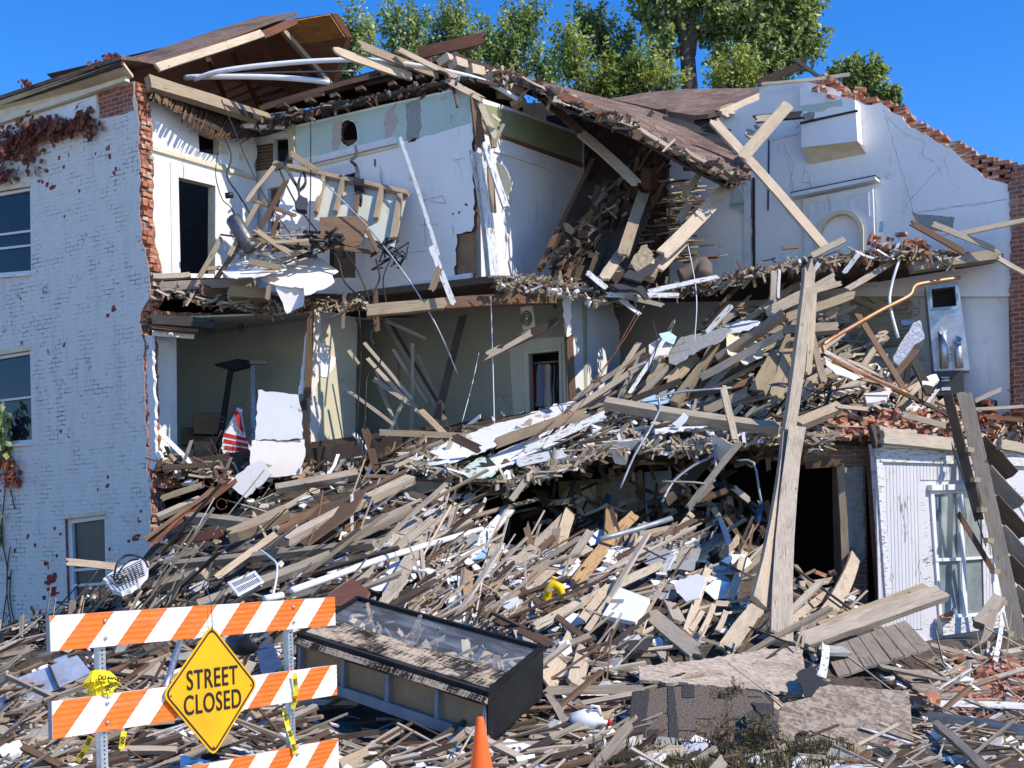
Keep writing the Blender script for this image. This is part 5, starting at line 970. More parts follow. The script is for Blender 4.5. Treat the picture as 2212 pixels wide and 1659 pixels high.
rows(1, 1, [
    (1200, 0, 1350, 385, 40, 'w', 'white moulding strip hanging over the floor edge', dict(Y=(21.4, 21.2))), (1200, 300, 1260, 130, 44, 't', 'tan piece hooked on the hanging strip', dict(Y=21.3)),
    (1230, 1160, 1410, 440, 50, 'd', 'dark leaning stud in the middle room', dict(Y=(22.4, 23))), (900, 490, 1290, 1130, 24, 'g', 'long grey lath leaning in the middle room', dict(Y=(24, 22.6))), (940, 500, 1290, 1090, 20, 'b', 'brown lath leaning in the middle room', dict(Y=(24.2, 22.8))), (900, 480, 1170, 605, 24, 'g', 'grey lath pointing right near the ceiling', dict(Y=23)),
    (950, 665, 1180, 1020, 22, 'g', 'grey lath crossing in the middle room', dict(Y=22.9)), (760, 620, 1080, 1000, 22, 'g', 'dusty lath leaning by the khaki wall', dict(Y=22.5)), (620, 910, 960, 1160, 22, 'g', 'dusty lath crossing in front of the khaki wall', dict(Y=22)), (780, 720, 1140, 1100, 26, 'g', 'dusty lath running down to the floor of the middle room', dict(Y=22.3)), (820, 860, 1100, 1050, 34, 'g', 'broad dusty lath in the middle room', dict(Y=22.2)), (1080, 620, 1070, 1300, 22, 'g', 'upright grey lath in the middle room', dict(Y=22.8)), (990, 720, 990, 1000, 22, 'b', 'upright brown lath in the middle room', dict(Y=23)),
    (860, 1370, 1030, 980, 22, 'g', 'grey lath leaning left in the middle room', dict(Y=22.2)), (1130, 1065, 1330, 1270, 46, 't', 'short tan stick leaning above the drywall', dict(Y=(22, 21.5))), (860, 1210, 1440, 1235, 42, 't', 'long level tan board in front of the middle room', dict(Y=21.5)), (660, 670, 740, 780, 26, 't', 'short tan lath on the khaki wall', dict(Y=22)),
    (860, 900, 1060, 1350, 24, 'g', 'grey lath low in the middle room', dict(Y=22.4)), (1110, 700, 1310, 1150, 22, 'g', 'thin grey lath right in the middle room', dict(Y=23.4)), (840, 790, 1020, 1330, 20, 'g', 'dim thin lath left in the middle room', dict(Y=23)),
    (770, 1170, 850, 1470, 50, 'b', 'brown board end standing at the khaki wall foot', dict(Y=21.6)), (700, 1210, 860, 1440, 30, 'w', 'white strip standing at the khaki wall foot', dict(Y=21.7)),
    (190, 1580, 730, 1480, 80, 'gB', 'square sawn grey beam end at the foot of the khaki wall', dict(Y=(21, 21.3), tilt=-.5)), (370, 1545, 760, 1555, 14, 'd', 'thin dark rod on the square sawn beam', dict(Y=20.8)), (870, 1440, 1150, 1350, 60, 'g', 'grey board below the middle room', dict(Y=21.2)), (770, 1490, 1420, 1530, 30, 'b', 'brown strip with metal edge lying on the heap', dict(Y=20.4)),
    (1010, 1600, 1340, 1500, 90, 't', 'orange brown board under the fallen drywall', dict(Y=20.4)), (1150, 1350, 1700, 1570, 66, 'd', 'dark plank sloping down right under the fallen drywall', dict(Y=(20.5, 19.8))), (860, 1560, 1050, 1480, 66, 't', 'pale board on the heap below the middle room', dict(Y=20.3)),
    (640, 330, 630, 540, 22, 't', 'thin tan stick above the khaki wall', dict(Y=21.9)), (840, 280, 850, 560, 36, 'b', 'brown broken stud hanging by the cables', dict(Y=21.9)), (1360, 1560, 1368, 1659, 30, 'b', 'short brown prop in the dark opening', dict(Y=20.5)), (1680, 1659, 1690, 1380, 60, 'b', 'brown post at the lip of the fallen floor', dict(Y=20)),
    (1500, 740, 1858, 560, 50, 'l', 'pale splintered board tip before the closet', dict(Y=21.4, j=(2.5, .3))),
])
rows(0, 1, [
    (1310, 150, 1430, 145, 30, 't', 'short tan stick at the broken floor edge', dict(Y=22)), (1285, 215, 1440, -60, 34, 't', 'tan stick leaning up from the broken floor', dict(Y=(21.8, 22))), (1400, 215, 1600, -60, 34, 'b', 'brown stick leaning up from the broken floor', dict(Y=22)), (1610, 100, 1858, 150, 40, 't', 'curved tan splinter on the white fallen sheets', dict(Y=21.5, j=(.2, 2))),
    (1040, 1640, 1330, 1545, 40, 't', 'orange tan board at the broken corner', dict(Y=21.4)), (1040, 1440, 1390, 1420, 36, 'd', 'dark sill board of the left room', dict(Y=22)), (1730, 360, 1745, 250, 30, 't', 'small tan upright under the fallen sheets', dict(Y=21.6)),
    (1010, 1900, 1560, 1500, 34, 'r', 'reddish slat in the bundle of rusty slats', dict(Y=(20.6, 21.3))), (960, 1920, 1480, 1540, 30, 'r', 'second reddish slat in the bundle of rusty slats', dict(Y=(20.5, 21.4))), (1000, 1930, 1390, 1560, 24, 'r', 'third thin slat of the rusty bundle', dict(Y=(20.4, 21.3))), (930, 1910, 1400, 1570, 26, 'b', 'longest thin slat of the rusty bundle', dict(Y=(20.3, 21.2))),
    (1020, 1760, 1300, 1640, 60, 'gB', 'dark beam end at the broken corner', dict(Y=(21.3, 21.6))),
])
rows(3, 0, [
    (1120, 1440, 1480, 1640, 46, 'b', 'dark brown board lying on the ledge by the bricks', dict(Y=21.5)), (1260, 1450, 1680, 1620, 40, 'g', 'grey board lying behind the dark brown one on the ledge', dict(Y=21.6)), (1400, 1525, 1900, 1420, 40, 'l', 'pale pole reaching in from the right edge', dict(Y=(21.7, 21.3))), (480, 1659, 750, 1525, 44, 'l', 'pale splinter at the foot of the fresh rafter', dict(Y=21.4, j=(.2, 2.5))),
    (280, 1610, 400, 1600, 30, 'b', 'short brown stick on the ledge', dict(Y=21.6)), (120, 545, 460, 400, 50, 'd', 'dark roof scrap at the top of the party wall', dict(Y=24.4)), (350, 370, 560, 520, 36, 'k', 'pointed dark strip above the party wall', dict(Y=24)), (150, 545, 735, 480, 26, 'g', 'thin grey strip along the top of the party wall', dict(Y=(24, 23.4))), (105, 775, 430, 745, 60, 'k', 'dark beam end on the party wall', dict(Y=23.4)),
    (1680, 1670, 1900, 1790, 50, 'g', 'grey broken end at the right edge of the ledge', dict(Y=21.6)),
])
# ---------------------------------------------------------------- helpers for props
def sheet(name, label, cat, loop, ref, mat, th=.015, ja=0, js=10, parent=None, off=0, tint=.5, edge=None, holes=()):
    """flat sheet traced on the plane through three reference points (x,y,depth)"""
    fr = fr3(P(*ref[0]), P(*ref[1]), P(*ref[2])); flip = 1
    if fr.y.y < 0: fr = Fr(fr.o, -fr.x, fr.z)
    o = poly(name, fr, loop, th, [M[mat], M[edge or mat]], parent, ja=ja, js=js, off=off, tint=tint, edge=1, holes=holes)
    if not parent: tag(o, label, cat)
    return o, fr
def wpath(pts, k=4): return [P(*q) for q in smoothpath(pts, k)]
def lineobj(name, label, cat, pts, rad, mat, k=5, group=None, n=6, parent=None):
    mb = MB(); tube(mb, wpath(pts, k), rad, n); o = mb.build(name, M[mat], parent)
    return tag(o, label, cat, group) if not parent else o
def text(s, size, mat, name, parent, m, sx=1., bold=.0):
    cu = bpy.data.curves.new(name, 'FONT'); cu.body = s; cu.size = size; cu.align_x = 'CENTER'; cu.align_y = 'CENTER'; cu.offset = bold; cu.extrude = .0015; cu.space_character = 1.08
    t = bpy.data.objects.new(name, cu); COL.objects.link(t); bpy.context.view_layer.update()
    me = bpy.data.meshes.new_from_object(t); bpy.data.objects.remove(t)
    me.transform(Matrix.Rotation(math.radians(90), 4, 'X') @ Matrix.Diagonal((sx, 1, 1, 1))); me.materials.clear(); me.materials.append(M[mat])
    o = bpy.data.objects.new(name, me); COL.objects.link(o); o.matrix_world = m
    if parent: par(o, parent)
    return o
# ---------------------------------------------------------------- barricade, sign, tape, cone
FBk = Fr(P(115, 1500, 7.16) * 1, P(727, 1500, 9.0) - P(115, 1500, 7.16)); FBk = Fr(Vector((FBk.o.x, FBk.o.y, 0)), Vector((FBk.x.x, FBk.x.y, 0)))
bar = empty('road_barricade', FBk.o + FBk.x * 1.1, 'three rail orange and white striped barricade standing before the rubble', 'barricade')
def rail(z0, z1, ph, tl):
    mb = MB(); u0, u1 = -.01, 2.28
    lp = [(u0, z0), (u1, z0 + tl), (u1, z1 + tl), (u0, z1)]
    prism(mb, lp, .028, 0); o = mb.build('striped_rail', M['stripes'], bar, mat=FBk.m)
    for l in o.data.uv_layers[0].data: l.uv = (l.uv[0] + ph, l.uv[1] - z0)
    mb = MB(); prism(mb, [(u0 - .006, z0 - .003), (u0, z0), (u0, z1), (u0 - .006, z1 + .003)], .034, -.003); mb.build('rail_end_cap', M['greyboard'], o, mat=FBk.m)
    mb = MB()
    for u in (.352, 1.87):
        for v in (z0 + .05, z1 - .05):
            c = FBk.o + FBk.x * u + FBk.z * v - FBk.y * .004; tube(mb, [c, c - FBk.y * .008], .011, 8)
    mb.build('bolts', M['metal'], o)
zz = [FBk.uv(115, 1330)[1], FBk.uv(115, 1407)[1], FBk.uv(115, 1515)[1], FBk.uv(115, 1597)[1]]
rail(zz[1], zz[0], -.04, .0); rail(zz[3], zz[2], .13, .0); rail(zz[3] - .52, zz[2] - .52, .06, 0)
for u in (.352, 1.87):
    mb = MB(); mh = []
    prism(mb, [(u - .024, 0), (u + .024, 0), (u + .024, zz[0] - .03), (u - .024, zz[0] - .03)], .045, .03)
    po = mb.build('post', M['metal'], bar, mat=FBk.m)
    mb = MB()
    for k in range(50):
        z_ = .03 + k * .0254; c = FBk.o + FBk.x * u + FBk.z * z_ + FBk.y * .031; tube(mb, [c - FBk.y * .003, c], .0055, 6)
    mb.build('punched_holes', M['dark'], po)
    mb = MB(); box(mb, FBk.o + FBk.x * u + Vector((0, 0, .03)), FBk.x, FBk.y, FBk.z, .06, 1.3, .05); mb.build('foot', M['metal'], bar)
FS = Fr(FBk.o - FBk.y * .03, FBk.x)
sg = [FS.uv(*p) for p in ((457, 1349), (557, 1477), (462, 1634), (351, 1502))]
def rounded(q, r, n=4):
    out = []
    for i in range(len(q)):
        p0, p1, p2 = Vector(q[i - 1]), Vector(q[i]), Vector(q[(i + 1) % len(q)]); a = p1 + (p0 - p1).normalized() * r; b = p1 + (p2 - p1).normalized() * r
        for k in range(n + 1):
            t = k / n; c = a * (1 - t) ** 2 + p1 * 2 * t * (1 - t) + b * t * t; out.append((c.x, c.y))
    return out
def scaleq(q, s):
    cx = sum(p[0] for p in q) / len(q); cy = sum(p[1] for p in q) / len(q); return [(cx + (p[0] - cx) * s, cy + (p[1] - cy) * s) for p in q]
sign = empty('street_closed_sign', FS.o + FS.x * sg[0][0] + FS.z * sg[2][1], 'yellow diamond sign reading STREET CLOSED hung on the barricade', 'sign')
mb = MB(); prism(mb, rounded(sg, .05), .003, 0); mb.build('plate', M['yellow'], sign, mat=FS.m)
mb = MB(); prism(mb, rounded(scaleq(sg, .955), .045), .0012, -.0022, [rounded(scaleq(sg, .915), .04)]); mb.build('border_line', M['ink'], sign, mat=FS.m)
cx_, cy_ = (sg[1][0] + sg[3][0]) / 2, (sg[0][1] + sg[2][1]) / 2
for s_, dy in (('STREET', .075), ('CLOSED', -.078)):
    text(s_, .172, 'ink', 'lettering', sign, FS.m @ Matrix.Translation((cx_ + .004, -.004, cy_ + dy)) @ Matrix.Rotation(math.radians(0), 4, 'Y'), .70, .0016)
mb = MB()
for u, v in ((0, .9), (0, -.86), (-.84, 0), (.84, 0)):
    c = FS.o + FS.x * (cx_ + u * (sg[1][0] - sg[3][0]) / 2) + FS.z * (cy_ + v * (sg[0][1] - sg[2][1]) / 2) - FS.y * .004; tube(mb, [c, c + FS.y * .002], .006, 8)
mb.build('bolt_holes', M['dark'], sign)
a_ = FS.o + FS.x * sg[0][0] + FS.z * (sg[0][1] - .04) - FS.y * .006
mb = MB(); tube(mb, [a_, a_ + FS.z * .11, a_ + FS.z * .19 + FS.y * .01, a_ + FS.z * .27 + FS.y * .045, a_ + FS.z * .33 + FS.y * .03], .003, 5); mb.build('hanging_cord', M['blue'], sign)
tp = empty('caution_tape', FBk.o + FBk.x * .35 + FBk.z * .3, 'yellow caution tape rolled around the left barricade post', 'tape')
c0 = FBk.o + FBk.x * .36 + FBk.z * (zz[2] + .02) + FBk.y * .05
mb = MB(); rr = random.Random(4)
for q in range(4):
    pts = [c0 + FBk.x * (math.cos(a * .5) * (.055 + .012 * q)) + FBk.y * (math.sin(a * .5) * .07) + FBk.z * (.03 * math.sin(a * .5 + q * 1.3) + .012 * q + .03) for a in range(13)]
    for a, b in zip(pts[:-1], pts[1:]): plank(mb, a, b, (a + b) / 2 - c0, .06 + .012 * q, .002, (0, 0), 0, .5 + .1 * q, ns=1, nst=1)
tape = mb.build('roll', M['tape'], tp)
for k, (dx, dz, an) in enumerate(((-.02, .075, 12), (.025, .045, -25))):
    text('DO NOT', .038, 'ink', 'tape_lettering', tp, Matrix.Translation(c0 - FBk.y * .092 + FBk.x * dx + FBk.z * dz) @ Matrix((FBk.x.to_4d(), FBk.y.to_4d(), FBk.z.to_4d(), (0, 0, 0, 1))).transposed().to_3x3().to_4x4() @ Matrix.Rotation(math.radians(an), 4, 'Y'), .9, .001)
def hang(tpe, pts, nm='tail'):
    mb = MB(); q = [P(*p) for p in pts]
    for a, b in zip(q[:-1], q[1:]): plank(mb, a, b, (.3, -1, .1), .032, .003, (0, 0), 0, .5, ns=1, nst=1, twist=.5)
    mb.build(nm, M['tape'], tpe)
    for a, b in zip(q[:-1], q[1:]):
        d = (b - a).normalized(); n_ = Vector((.2, -1, .05)); n_ = (n_ - d * n_.dot(d)).normalized(); s = n_.cross(d)
        m = Matrix(((d.x, -n_.x, s.x, 0), (d.y, -n_.y, s.y, 0), (d.z, -n_.z, s.z, 0), (0, 0, 0, 1)))
        text('DO', .03, 'ink', 'tape_lettering', tpe, Matrix.Translation((a + b) / 2 + n_ * .006) @ m, .9, .001)
hang(tp, [(196, 1590, 7.6), (186, 1615, 7.6), (168, 1645, 7.65)]); hang(tp, [(268, 1580, 7.5), (262, 1618, 7.5)])
tp2 = empty('caution_tape', P(636, 1620, 8.7), 'yellow caution tape hanging down the right barricade post', 'tape')
hang(tp2, [(636, 1455, 8.62), (640, 1490, 8.64), (633, 1530, 8.66)]); hang(tp2, [(613, 1530, 8.7), (622, 1570, 8.66), (632, 1600, 8.62), (638, 1628, 8.62)]); hang(tp2, [(606, 1446, 8.75), (618, 1458, 8.7)])
cn = empty('traffic_cone', Vector((P(1037, 1548, 7.4).x, 7.4, 0)), 'orange traffic cone in front of the black display case', 'traffic cone')
mb = MB(); b0 = Vector((P(1037, 1548, 7.4).x, 7.4, 0)); zt = P(1037, 1548, 7.4).z
tube(mb, [b0 + Vector((0, 0, .03)), b0 + Vector((0, 0, .05)), b0 + Vector((0, 0, zt * .5)), b0 + Vector((0, 0, zt - .012)), b0 + Vector((0, 0, zt))], [.15, .132, .076, .022, .017], 28); mb.build('body', M['cone'], cn)
mb = MB(); box(mb, b0 + Vector((0, 0, .016)), Vector((1, 0, 0)), Vector((0, 1, 0)), Vector((0, 0, 1)), .36, .36, .03); mb.build('base', M['cone'], cn)
# ---------------------------------------------------------------- black display case
A, Bc, Cc, Dc = P(641, 1371, 11.7), P(1055, 1500, 10.2), P(1053, 1613, 10.15), P(638, 1468, 11.75)   # front face
E = P(1174, 1401, 10.95); Gq = P(1177, 1516, 10.8); bk = E - Bc; Eb = A + bk; Gb = Dc + bk; Gq = Cc + bk
case = empty('display_case', (Cc + Gq + Dc + Gb) / 4, 'long black glass topped display case tipped on the rubble beside the cone', 'display case')
ux = (Bc - A).normalized(); uy = bk.normalized(); uz = (A - Dc).normalized()
def bar3(name, a, b, w_, t_, n_, mat, parent, tint=.5):
    mb = MB(); plank(mb, a, b, n_, w_, t_, (0, 0), 0, tint, ns=2, nst=3); return mb.build(name, M[mat], parent)
slab('end_panel', [Bc, Cc, Gq, E], -ux * .03, M['black'], case); slab('end_panel', [A, Dc, Gb, Eb], ux * .03, M['black'], case)
slab('bottom', [Dc, Cc, Gq, Gb], uz * .02, M['black'], case); slab('back_panel', [Eb, E, Gq, Gb], -uy * .015, M['black'], case)
def lerp3(a, b, t): return a + (b - a) * t
slab('worn_top', [lerp3(A, Eb, .10), lerp3(Bc, E, .10), lerp3(Bc, E, .44), lerp3(A, Eb, .44)], -uz * .02, M['wornblack'], case)
gl = slab('glass_top', [lerp3(A, Eb, .44) - uz * .01, lerp3(Bc, E, .44) - uz * .01, E - uy * .02 - uz * .01, Eb - uy * .02 - uz * .01], -uz * .006, M['clear'], case)
bar3('rim', Eb + uz * .005, E + uz * .005, .05, .03, uz, 'black', case); bar3('rim', Bc - ux * .02 + uz * .004, E - ux * .02 + uz * .004, .05, .03, uz, 'black', case); bar3('rim', A + ux * .02 + uz * .004, Eb + ux * .02 + uz * .004, .04, .03, uz, 'black', case)
bar3('rim', lerp3(A, Eb, .06) + uz * -.03, lerp3(Bc, E, .06) - uz * .03, .05, .06, uz, 'dark', case)
bar3('front_rail', A - uz * .05 - uy * .02, Bc - uz * .05 - uy * .02, .06, .05, -uy + uz, 'wornblack', case, .35); bar3('front_rail', Dc + uz * .04, Cc + uz * .04, .09, .04, -uy + uz * .3, 'greyboard', case, .4)
slab('front_panel', [lerp3(A, Dc, .15) + uy * .06, lerp3(Bc, Cc, .15) + uy * .06, Cc + uy * .06, Dc + uy * .06], uy * .015, M['brownpanel'], case)
for t in (.02, .27, .51, .76, .985): bar3('mullion', lerp3(A, Bc, t) - uz * .07 + uy * .03, lerp3(Dc, Cc, t) + uz * .07 + uy * .03, .035, .07, -uy, 'greyboard', case)
mb = MB(); rr = random.Random(9)
for k in range(170):
    t = rr.uniform(.05, .96); q = lerp3(lerp3(Dc, Cc, t), lerp3(Gb, Gq, t), rr.uniform(.42, .96)) + uz * rr.uniform(.12, .3); d = Vector((rr.uniform(-1, 1), rr.uniform(-.5, .5), rr.uniform(0, 1))).normalized()
    plank(mb, q - d * rr.uniform(.04, .2), q + d * rr.uniform(.04, .2), (0, -.4, 1), rr.uniform(.03, .1), .01, (.5, .5), 0, rr.uniform(.3, 1), mi=k % 3, ns=2, nst=1, r=rr)
tag(mb.build('debris_inside_case', [M['lwood'], M['gwood'], M['twood']]), 'splinters and plaster lying under the glass of the display case', kind='stuff')
# ---------------------------------------------------------------- sheets and panels on the heap
s_, fr = sheet('sheet_metal', 'creased silver sheet metal at lower left behind the barricade', 'metal sheet', T(0, 2, [(80, 1088), (300, 1005), (500, 928), (592, 1040), (380, 1140), (165, 1240)]), [(30, 1470, 12.3), (197, 1450, 11.9), (100, 1425, 12.35)], 'brightmetal', .006)
o, _ = sheet('metal_fold', '', '', T(0, 2, [(312, 1000), (328, 998), (385, 1135), (372, 1142)]), [(30, 1470, 12.28), (197, 1450, 11.88), (100, 1425, 12.33)], 'dmetal', .02, parent=s_, off=.015)
sheet('metal_plate', 'small blue silver plate behind the creased sheet metal', 'metal sheet', T(0, 2, [(350, 955), (430, 925), (440, 945), (330, 1000)]), [(115, 1425, 13.2), (145, 1415, 13.2), (120, 1410, 13.6)], 'bluelt', .006)
rg = empty('floor_register', P(530, 1275, 15.5), 'white slotted floor register lying on the left heap', 'register'); q = T(0, 2, [(1475, 465), (1655, 388), (1712, 458), (1542, 548)])
rf = [(492, 1261, 15.7), (571, 1259, 15.3), (551, 1236, 16)]; frg = fr3(*[P(*p) for p in rf]); 
cxr = sum(p[0] for p in q) / 4; cyr = sum(p[1] for p in q) / 4
poly('frame', frg, q, .02, M['plastic'], rg, holes=[[(cxr + (p[0] - cxr) * .8, cyr + (p[1] - cyr) * .78) for p in q]], off=.02); poly('backing', frg, [(cxr + (p[0] - cxr) * .85, cyr + (p[1] - cyr) * .85) for p in q], .005, M['dark'], rg, off=.005)
mb = MB()
for k in range(17):
    t = (k + .5) / 17; a = lerp3(Vector(q[0]), Vector(q[1]), .08 + .84 * t); b = lerp3(Vector(q[3]), Vector(q[2]), .08 + .84 * t); a, b = lerp3(a, b, .1), lerp3(a, b, .9)
    plank(mb, frg.w(a.x, a.y, .012), frg.w(b.x, b.y, .012), -frg.y, .0085, .004, (0, 0), 0, .5, ns=1, nst=1)
a = lerp3(Vector(q[0]), Vector(q[3]), .5); b = lerp3(Vector(q[1]), Vector(q[2]), .5); plank(mb, frg.w(a.x, a.y, .016), frg.w(b.x, b.y, .016), -frg.y, .02, .01, (0, 0), 0, .5, ns=1, nst=1)
mb.build('slats', M['plastic'], rg)
sheet('brown_door', 'reddish brown door panel lying flat on the left heap', 'door', T(1, 2, [(498, 556), (690, 428), (802, 512), (762, 592), (590, 610)]), [(697, 1291, 14.2), (798, 1276, 13.8), (761, 1249, 14.8)], 'rwood', .04)
sheet('fallen_plywood', 'dull brown wall panel lying on the big beams', 'panel', [(632, 1160), (690, 1092), (790, 1060), (762, 1108), (660, 1180)], [(632, 1160, 18.5), (700, 1150, 18), (740, 1075, 19.2)], 'bwood', .03)
fo, ffr = sheet('foam_tile', 'white foam ceiling tile with a dark slot in the middle heap', 'foam tile', T(2, 2, [(832, 488), (1022, 560), (932, 712), (718, 668)]), [(1301, 1328, 14.0), (1372, 1343, 13.6), (1339, 1269, 14.6)], 'white', .05)
poly('slot', ffr, T(2, 2, [(775, 566), (862, 566), (850, 592), (768, 588)]), .004, M['greyboard'], fo, off=.003)
sheet('white_disc', 'round white plate leaning in the middle heap', 'plate', T(2, 2, [(118 + 62 * math.cos(a * .45), 575 + 56 * math.sin(a * .45)) for a in range(14)]), [(1080, 1300, 14.9), (1122, 1300, 14.7), (1100, 1280, 15.2)], 'plastic', .01)
sheet('tarpaulin', 'grey white crumpled sheet lying at the back of the heap', 'sheet', T(2, 2, [(905, 215), (1100, 210), (1350, 232), (1340, 300), (1300, 380), (1120, 372), (1000, 335), (930, 300)]), [(1365, 1220, 17.2), (1500, 1222, 16.6), (1420, 1178, 18.2)], 'greyplaster', .01, 3, 9, tint=.9)
sheet('crumpled_sheet', 'grey white drywall piece below the leaning pale sticks', 'drywall', T(2, 2, [(1180, 460), (1330, 400), (1400, 420), (1350, 560), (1260, 580), (1200, 520)]), [(1455, 1290, 15.2), (1520, 1280, 14.9), (1500, 1245, 15.8)], 'white', .012, 3, 8)
sheet('blue_sheet', 'pale blue square board lying at the back of the heap', 'board', T(1, 2, [(1425, 310), (1440, 245), (1570, 235), (1545, 300)]), [(1005, 1210, 17.2), (1055, 1208, 17), (1030, 1186, 17.8)], 'bluelt', .015, tint=.9)
sheet('blue_shard', 'dark blue plastic shard standing by the right opening', 'plastic shard', T(2, 2, [(1468, 40), (1490, 28), (1565, 185), (1530, 225)]), [(1552, 1120, 17.8), (1583, 1170, 17.6), (1558, 1114, 18.4)], 'blue', .012)
sheet('blue_shard', 'deep blue pointed sheet seen behind the right barricade post', 'plastic sheet', T(0, 2, [(1742, 795), (1835, 1000), (1858, 1075), (1700, 1072), (1660, 890)]), [(553, 1450, 12.2), (620, 1465, 12.0), (580, 1372, 13.4)], 'blue', .012)
sheet('shingle_scrap', 'dark shingle scrap lying in the middle heap', 'shingle', T(2, 2, [(810, 880), (870, 812), (1000, 800), (1040, 850), (1010, 890), (900, 905)]), [(1335, 1400, 13.2), (1405, 1400, 13), (1370, 1372, 13.8)], 'blackgrit', .01, 2, 7)
sheet('speaker_board', 'grey board with round hole left of the weathered plank', 'board', T(2, 2, [(350, 905), (390, 840), (440, 820), (440, 915)]), [(1178, 1408, 13), (1208, 1410, 12.9), (1195, 1380, 13.4)], 'greyboard', .02)
sheet('foam_lump', 'white foam lump left of the weathered plank', 'foam', T(2, 2, [(435, 840), (500, 825), (515, 860), (505, 915), (470, 930), (438, 900)]), [(1207, 1410, 12.85), (1232, 1410, 12.8), (1215, 1380, 13.2)], 'white', .1, 3, 8)
o1, _ = sheet('splintered_osb', 'splintered pale particle board lying flat at lower right', 'particle board', [(1379, 1441), (1450, 1432), (1530, 1423), (1640, 1404), (1728, 1396), (1738, 1440), (1734, 1500), (1660, 1491), (1500, 1478), (1382, 1468)], [(1380, 1470, 11.9), (1735, 1500, 11.6), (1560, 1415, 12.9)], 'osbpale', .03, 2.5, 8)
sheet('osb_sheet', 'big weathered strand board sheet standing at the bottom right', 'strand board', [(1666, 1586), (1690, 1520), (1753, 1506), (1770, 1484), (1793, 1478), (1963, 1494), (1975, 1616), (1860, 1618), (1727, 1616)], [(1666, 1600, 10.5), (1975, 1616, 10.4), (1800, 1480, 11.0)], 'osb', .03, 1.2, 9)
sp, sfr = sheet('fallen_roof_section', 'fallen roof panel of dark and brown shingles at the bottom right', 'roof section', [(1365, 1494), (1440, 1484), (1500, 1480), (1600, 1486), (1650, 1500), (1684, 1540), (1675, 1592), (1600, 1612), (1500, 1627), (1400, 1618), (1351, 1612)], [(1352, 1612, 10.3), (1680, 1592, 10.3), (1500, 1482, 11.0)], 'roofgrit', .03, 1.5, 9)
for q in ([(367, 496), (403, 490), (392, 612), (353, 610)], [(442, 484), (456, 483), (470, 622), (446, 620)], [(400, 578), (425, 576), (420, 612), (398, 612)], [(475, 480), (500, 480), (500, 508), (474, 508)]): poly('dark_shingle', sfr, [(1000 + p[0], 1000 + p[1]) for p in q], .006, M['blackgrit'], sp, off=.008, ja=1, js=6)
for k in range(9):
    x, y = rnd.uniform(1405, 1640), rnd.uniform(1500, 1600); poly('shingle_slot', sfr, [(x, y), (x + 30, y + 1), (x + 30, y + 3), (x, y + 2)], .002, M['dark'], sp, off=.003)
sheet('shingle_scrap', 'torn grey shingle scrap hanging on the strand board corner', 'shingle', T(3, 2, [(45, 1310), (100, 1280), (265, 1370), (270, 1460), (130, 1430), (70, 1390)]), [(1610, 1560, 10.3), (1682, 1575, 10.3), (1640, 1535, 10.6)], 'blackgrit', .012, 2, 8, tint=1)
sheet('roofing_felt', 'crumpled black roofing felt between the two particle boards', 'roofing felt', T(3, 2, [(380, 1050), (480, 990), (520, 1060), (620, 1140), (560, 1160), (520, 1200), (450, 1200), (420, 1140)]), [(1720, 1490, 11.4), (1790, 1490, 11.2), (1750, 1440, 12)], 'blackgrit', .02, 3, 8)
sheet('roofing_felt', 'torn dark felt flap under the splintered particle board', 'roofing felt', T(3, 2, [(60, 1150), (150, 1160), (235, 1210), (240, 1300), (160, 1310), (90, 1240)]), [(1620, 1530, 10.6), (1675, 1530, 10.6), (1640, 1495, 11)], 'blackgrit', .03, 3, 8)
pp = empty('plank_hatch', P(1890, 1400, 14.2), 'grey panel of joined planks fallen against the window sill', 'hatch')
prf = fr3(P(1770, 1445, 13.4), P(2000, 1380, 14.0), P(1905, 1345, 14.6)); q0 = T(3, 2, [(560, 885), (1090, 700), (1255, 880), (650, 1065)])
for k in range(7):
    a, b, c, d = [Vector(p) for p in q0]; t0, t1 = k / 7 + .004, (k + 1) / 7 - .004
    lp = [lerp3(a, b, t0), lerp3(a, b, t1), lerp3(d, c, t1) + Vector((0, rnd.uniform(-3, 2))), lerp3(d, c, t0) + Vector((0, rnd.uniform(-3, 2)))]
    o = poly('plank', prf, [(p.x, p.y) for p in lp], .03, M['gwood'], pp, tint=rnd.uniform(.2, .55))
    lay = o.data.uv_layers[0].data
    dirv = Vector(prf.uv(*lp[3])) - Vector(prf.uv(*lp[0])); dirv.normalize()
    for l in lay: u, v = l.uv; l.uv = (u * dirv.x + v * dirv.y + k * 3, -u * dirv.y + v * dirv.x + k)
mb = MB(); plank(mb, prf.w(1593 + 405 / 3, 1106 + 905 / 3, .1), prf.w(1593 + 1325 / 3, 1106 + 575 / 3, .1), (-.1, -.7, .7), .22, .09, (.3, .3), 0, .6); mb.build('batten', M['gwood'], pp)
mb = MB(); plank(mb, prf.w(1593 + 530 / 3, 1106 + 770 / 3, .02), prf.w(1593 + 1240 / 3, 1106 + 500 / 3, .02), (-.1, -.7, .7), .15, .06, (.3, .3), 0, .75); mb.build('batten', M['twood'], pp)
sheet('osb_plate', 'tan strand board sloping down to the right below the casement window', 'strand board', T(3, 2, [(1000, 1015), (1290, 1020), (1400, 1110), (1530, 1225), (1250, 1230), (1150, 1140)]), [(1930, 1450, 14.2), (2100, 1512, 12.6), (2020, 1445, 14.6)], 'osb', .02, 1, 9, tint=.7)
sheet('osb_plate', 'pale tan strand board at the right edge near the corner beam', 'strand board', T(3, 2, [(1390, 1370), (1530, 1430), (1760, 1530), (1600, 1580), (1470, 1480)]), [(2060, 1565, 11.4), (2130, 1635, 10.3), (2170, 1600, 10.9)], 'osbpale', .025, 1, 9, tint=.8)
rq = random.Random(44)
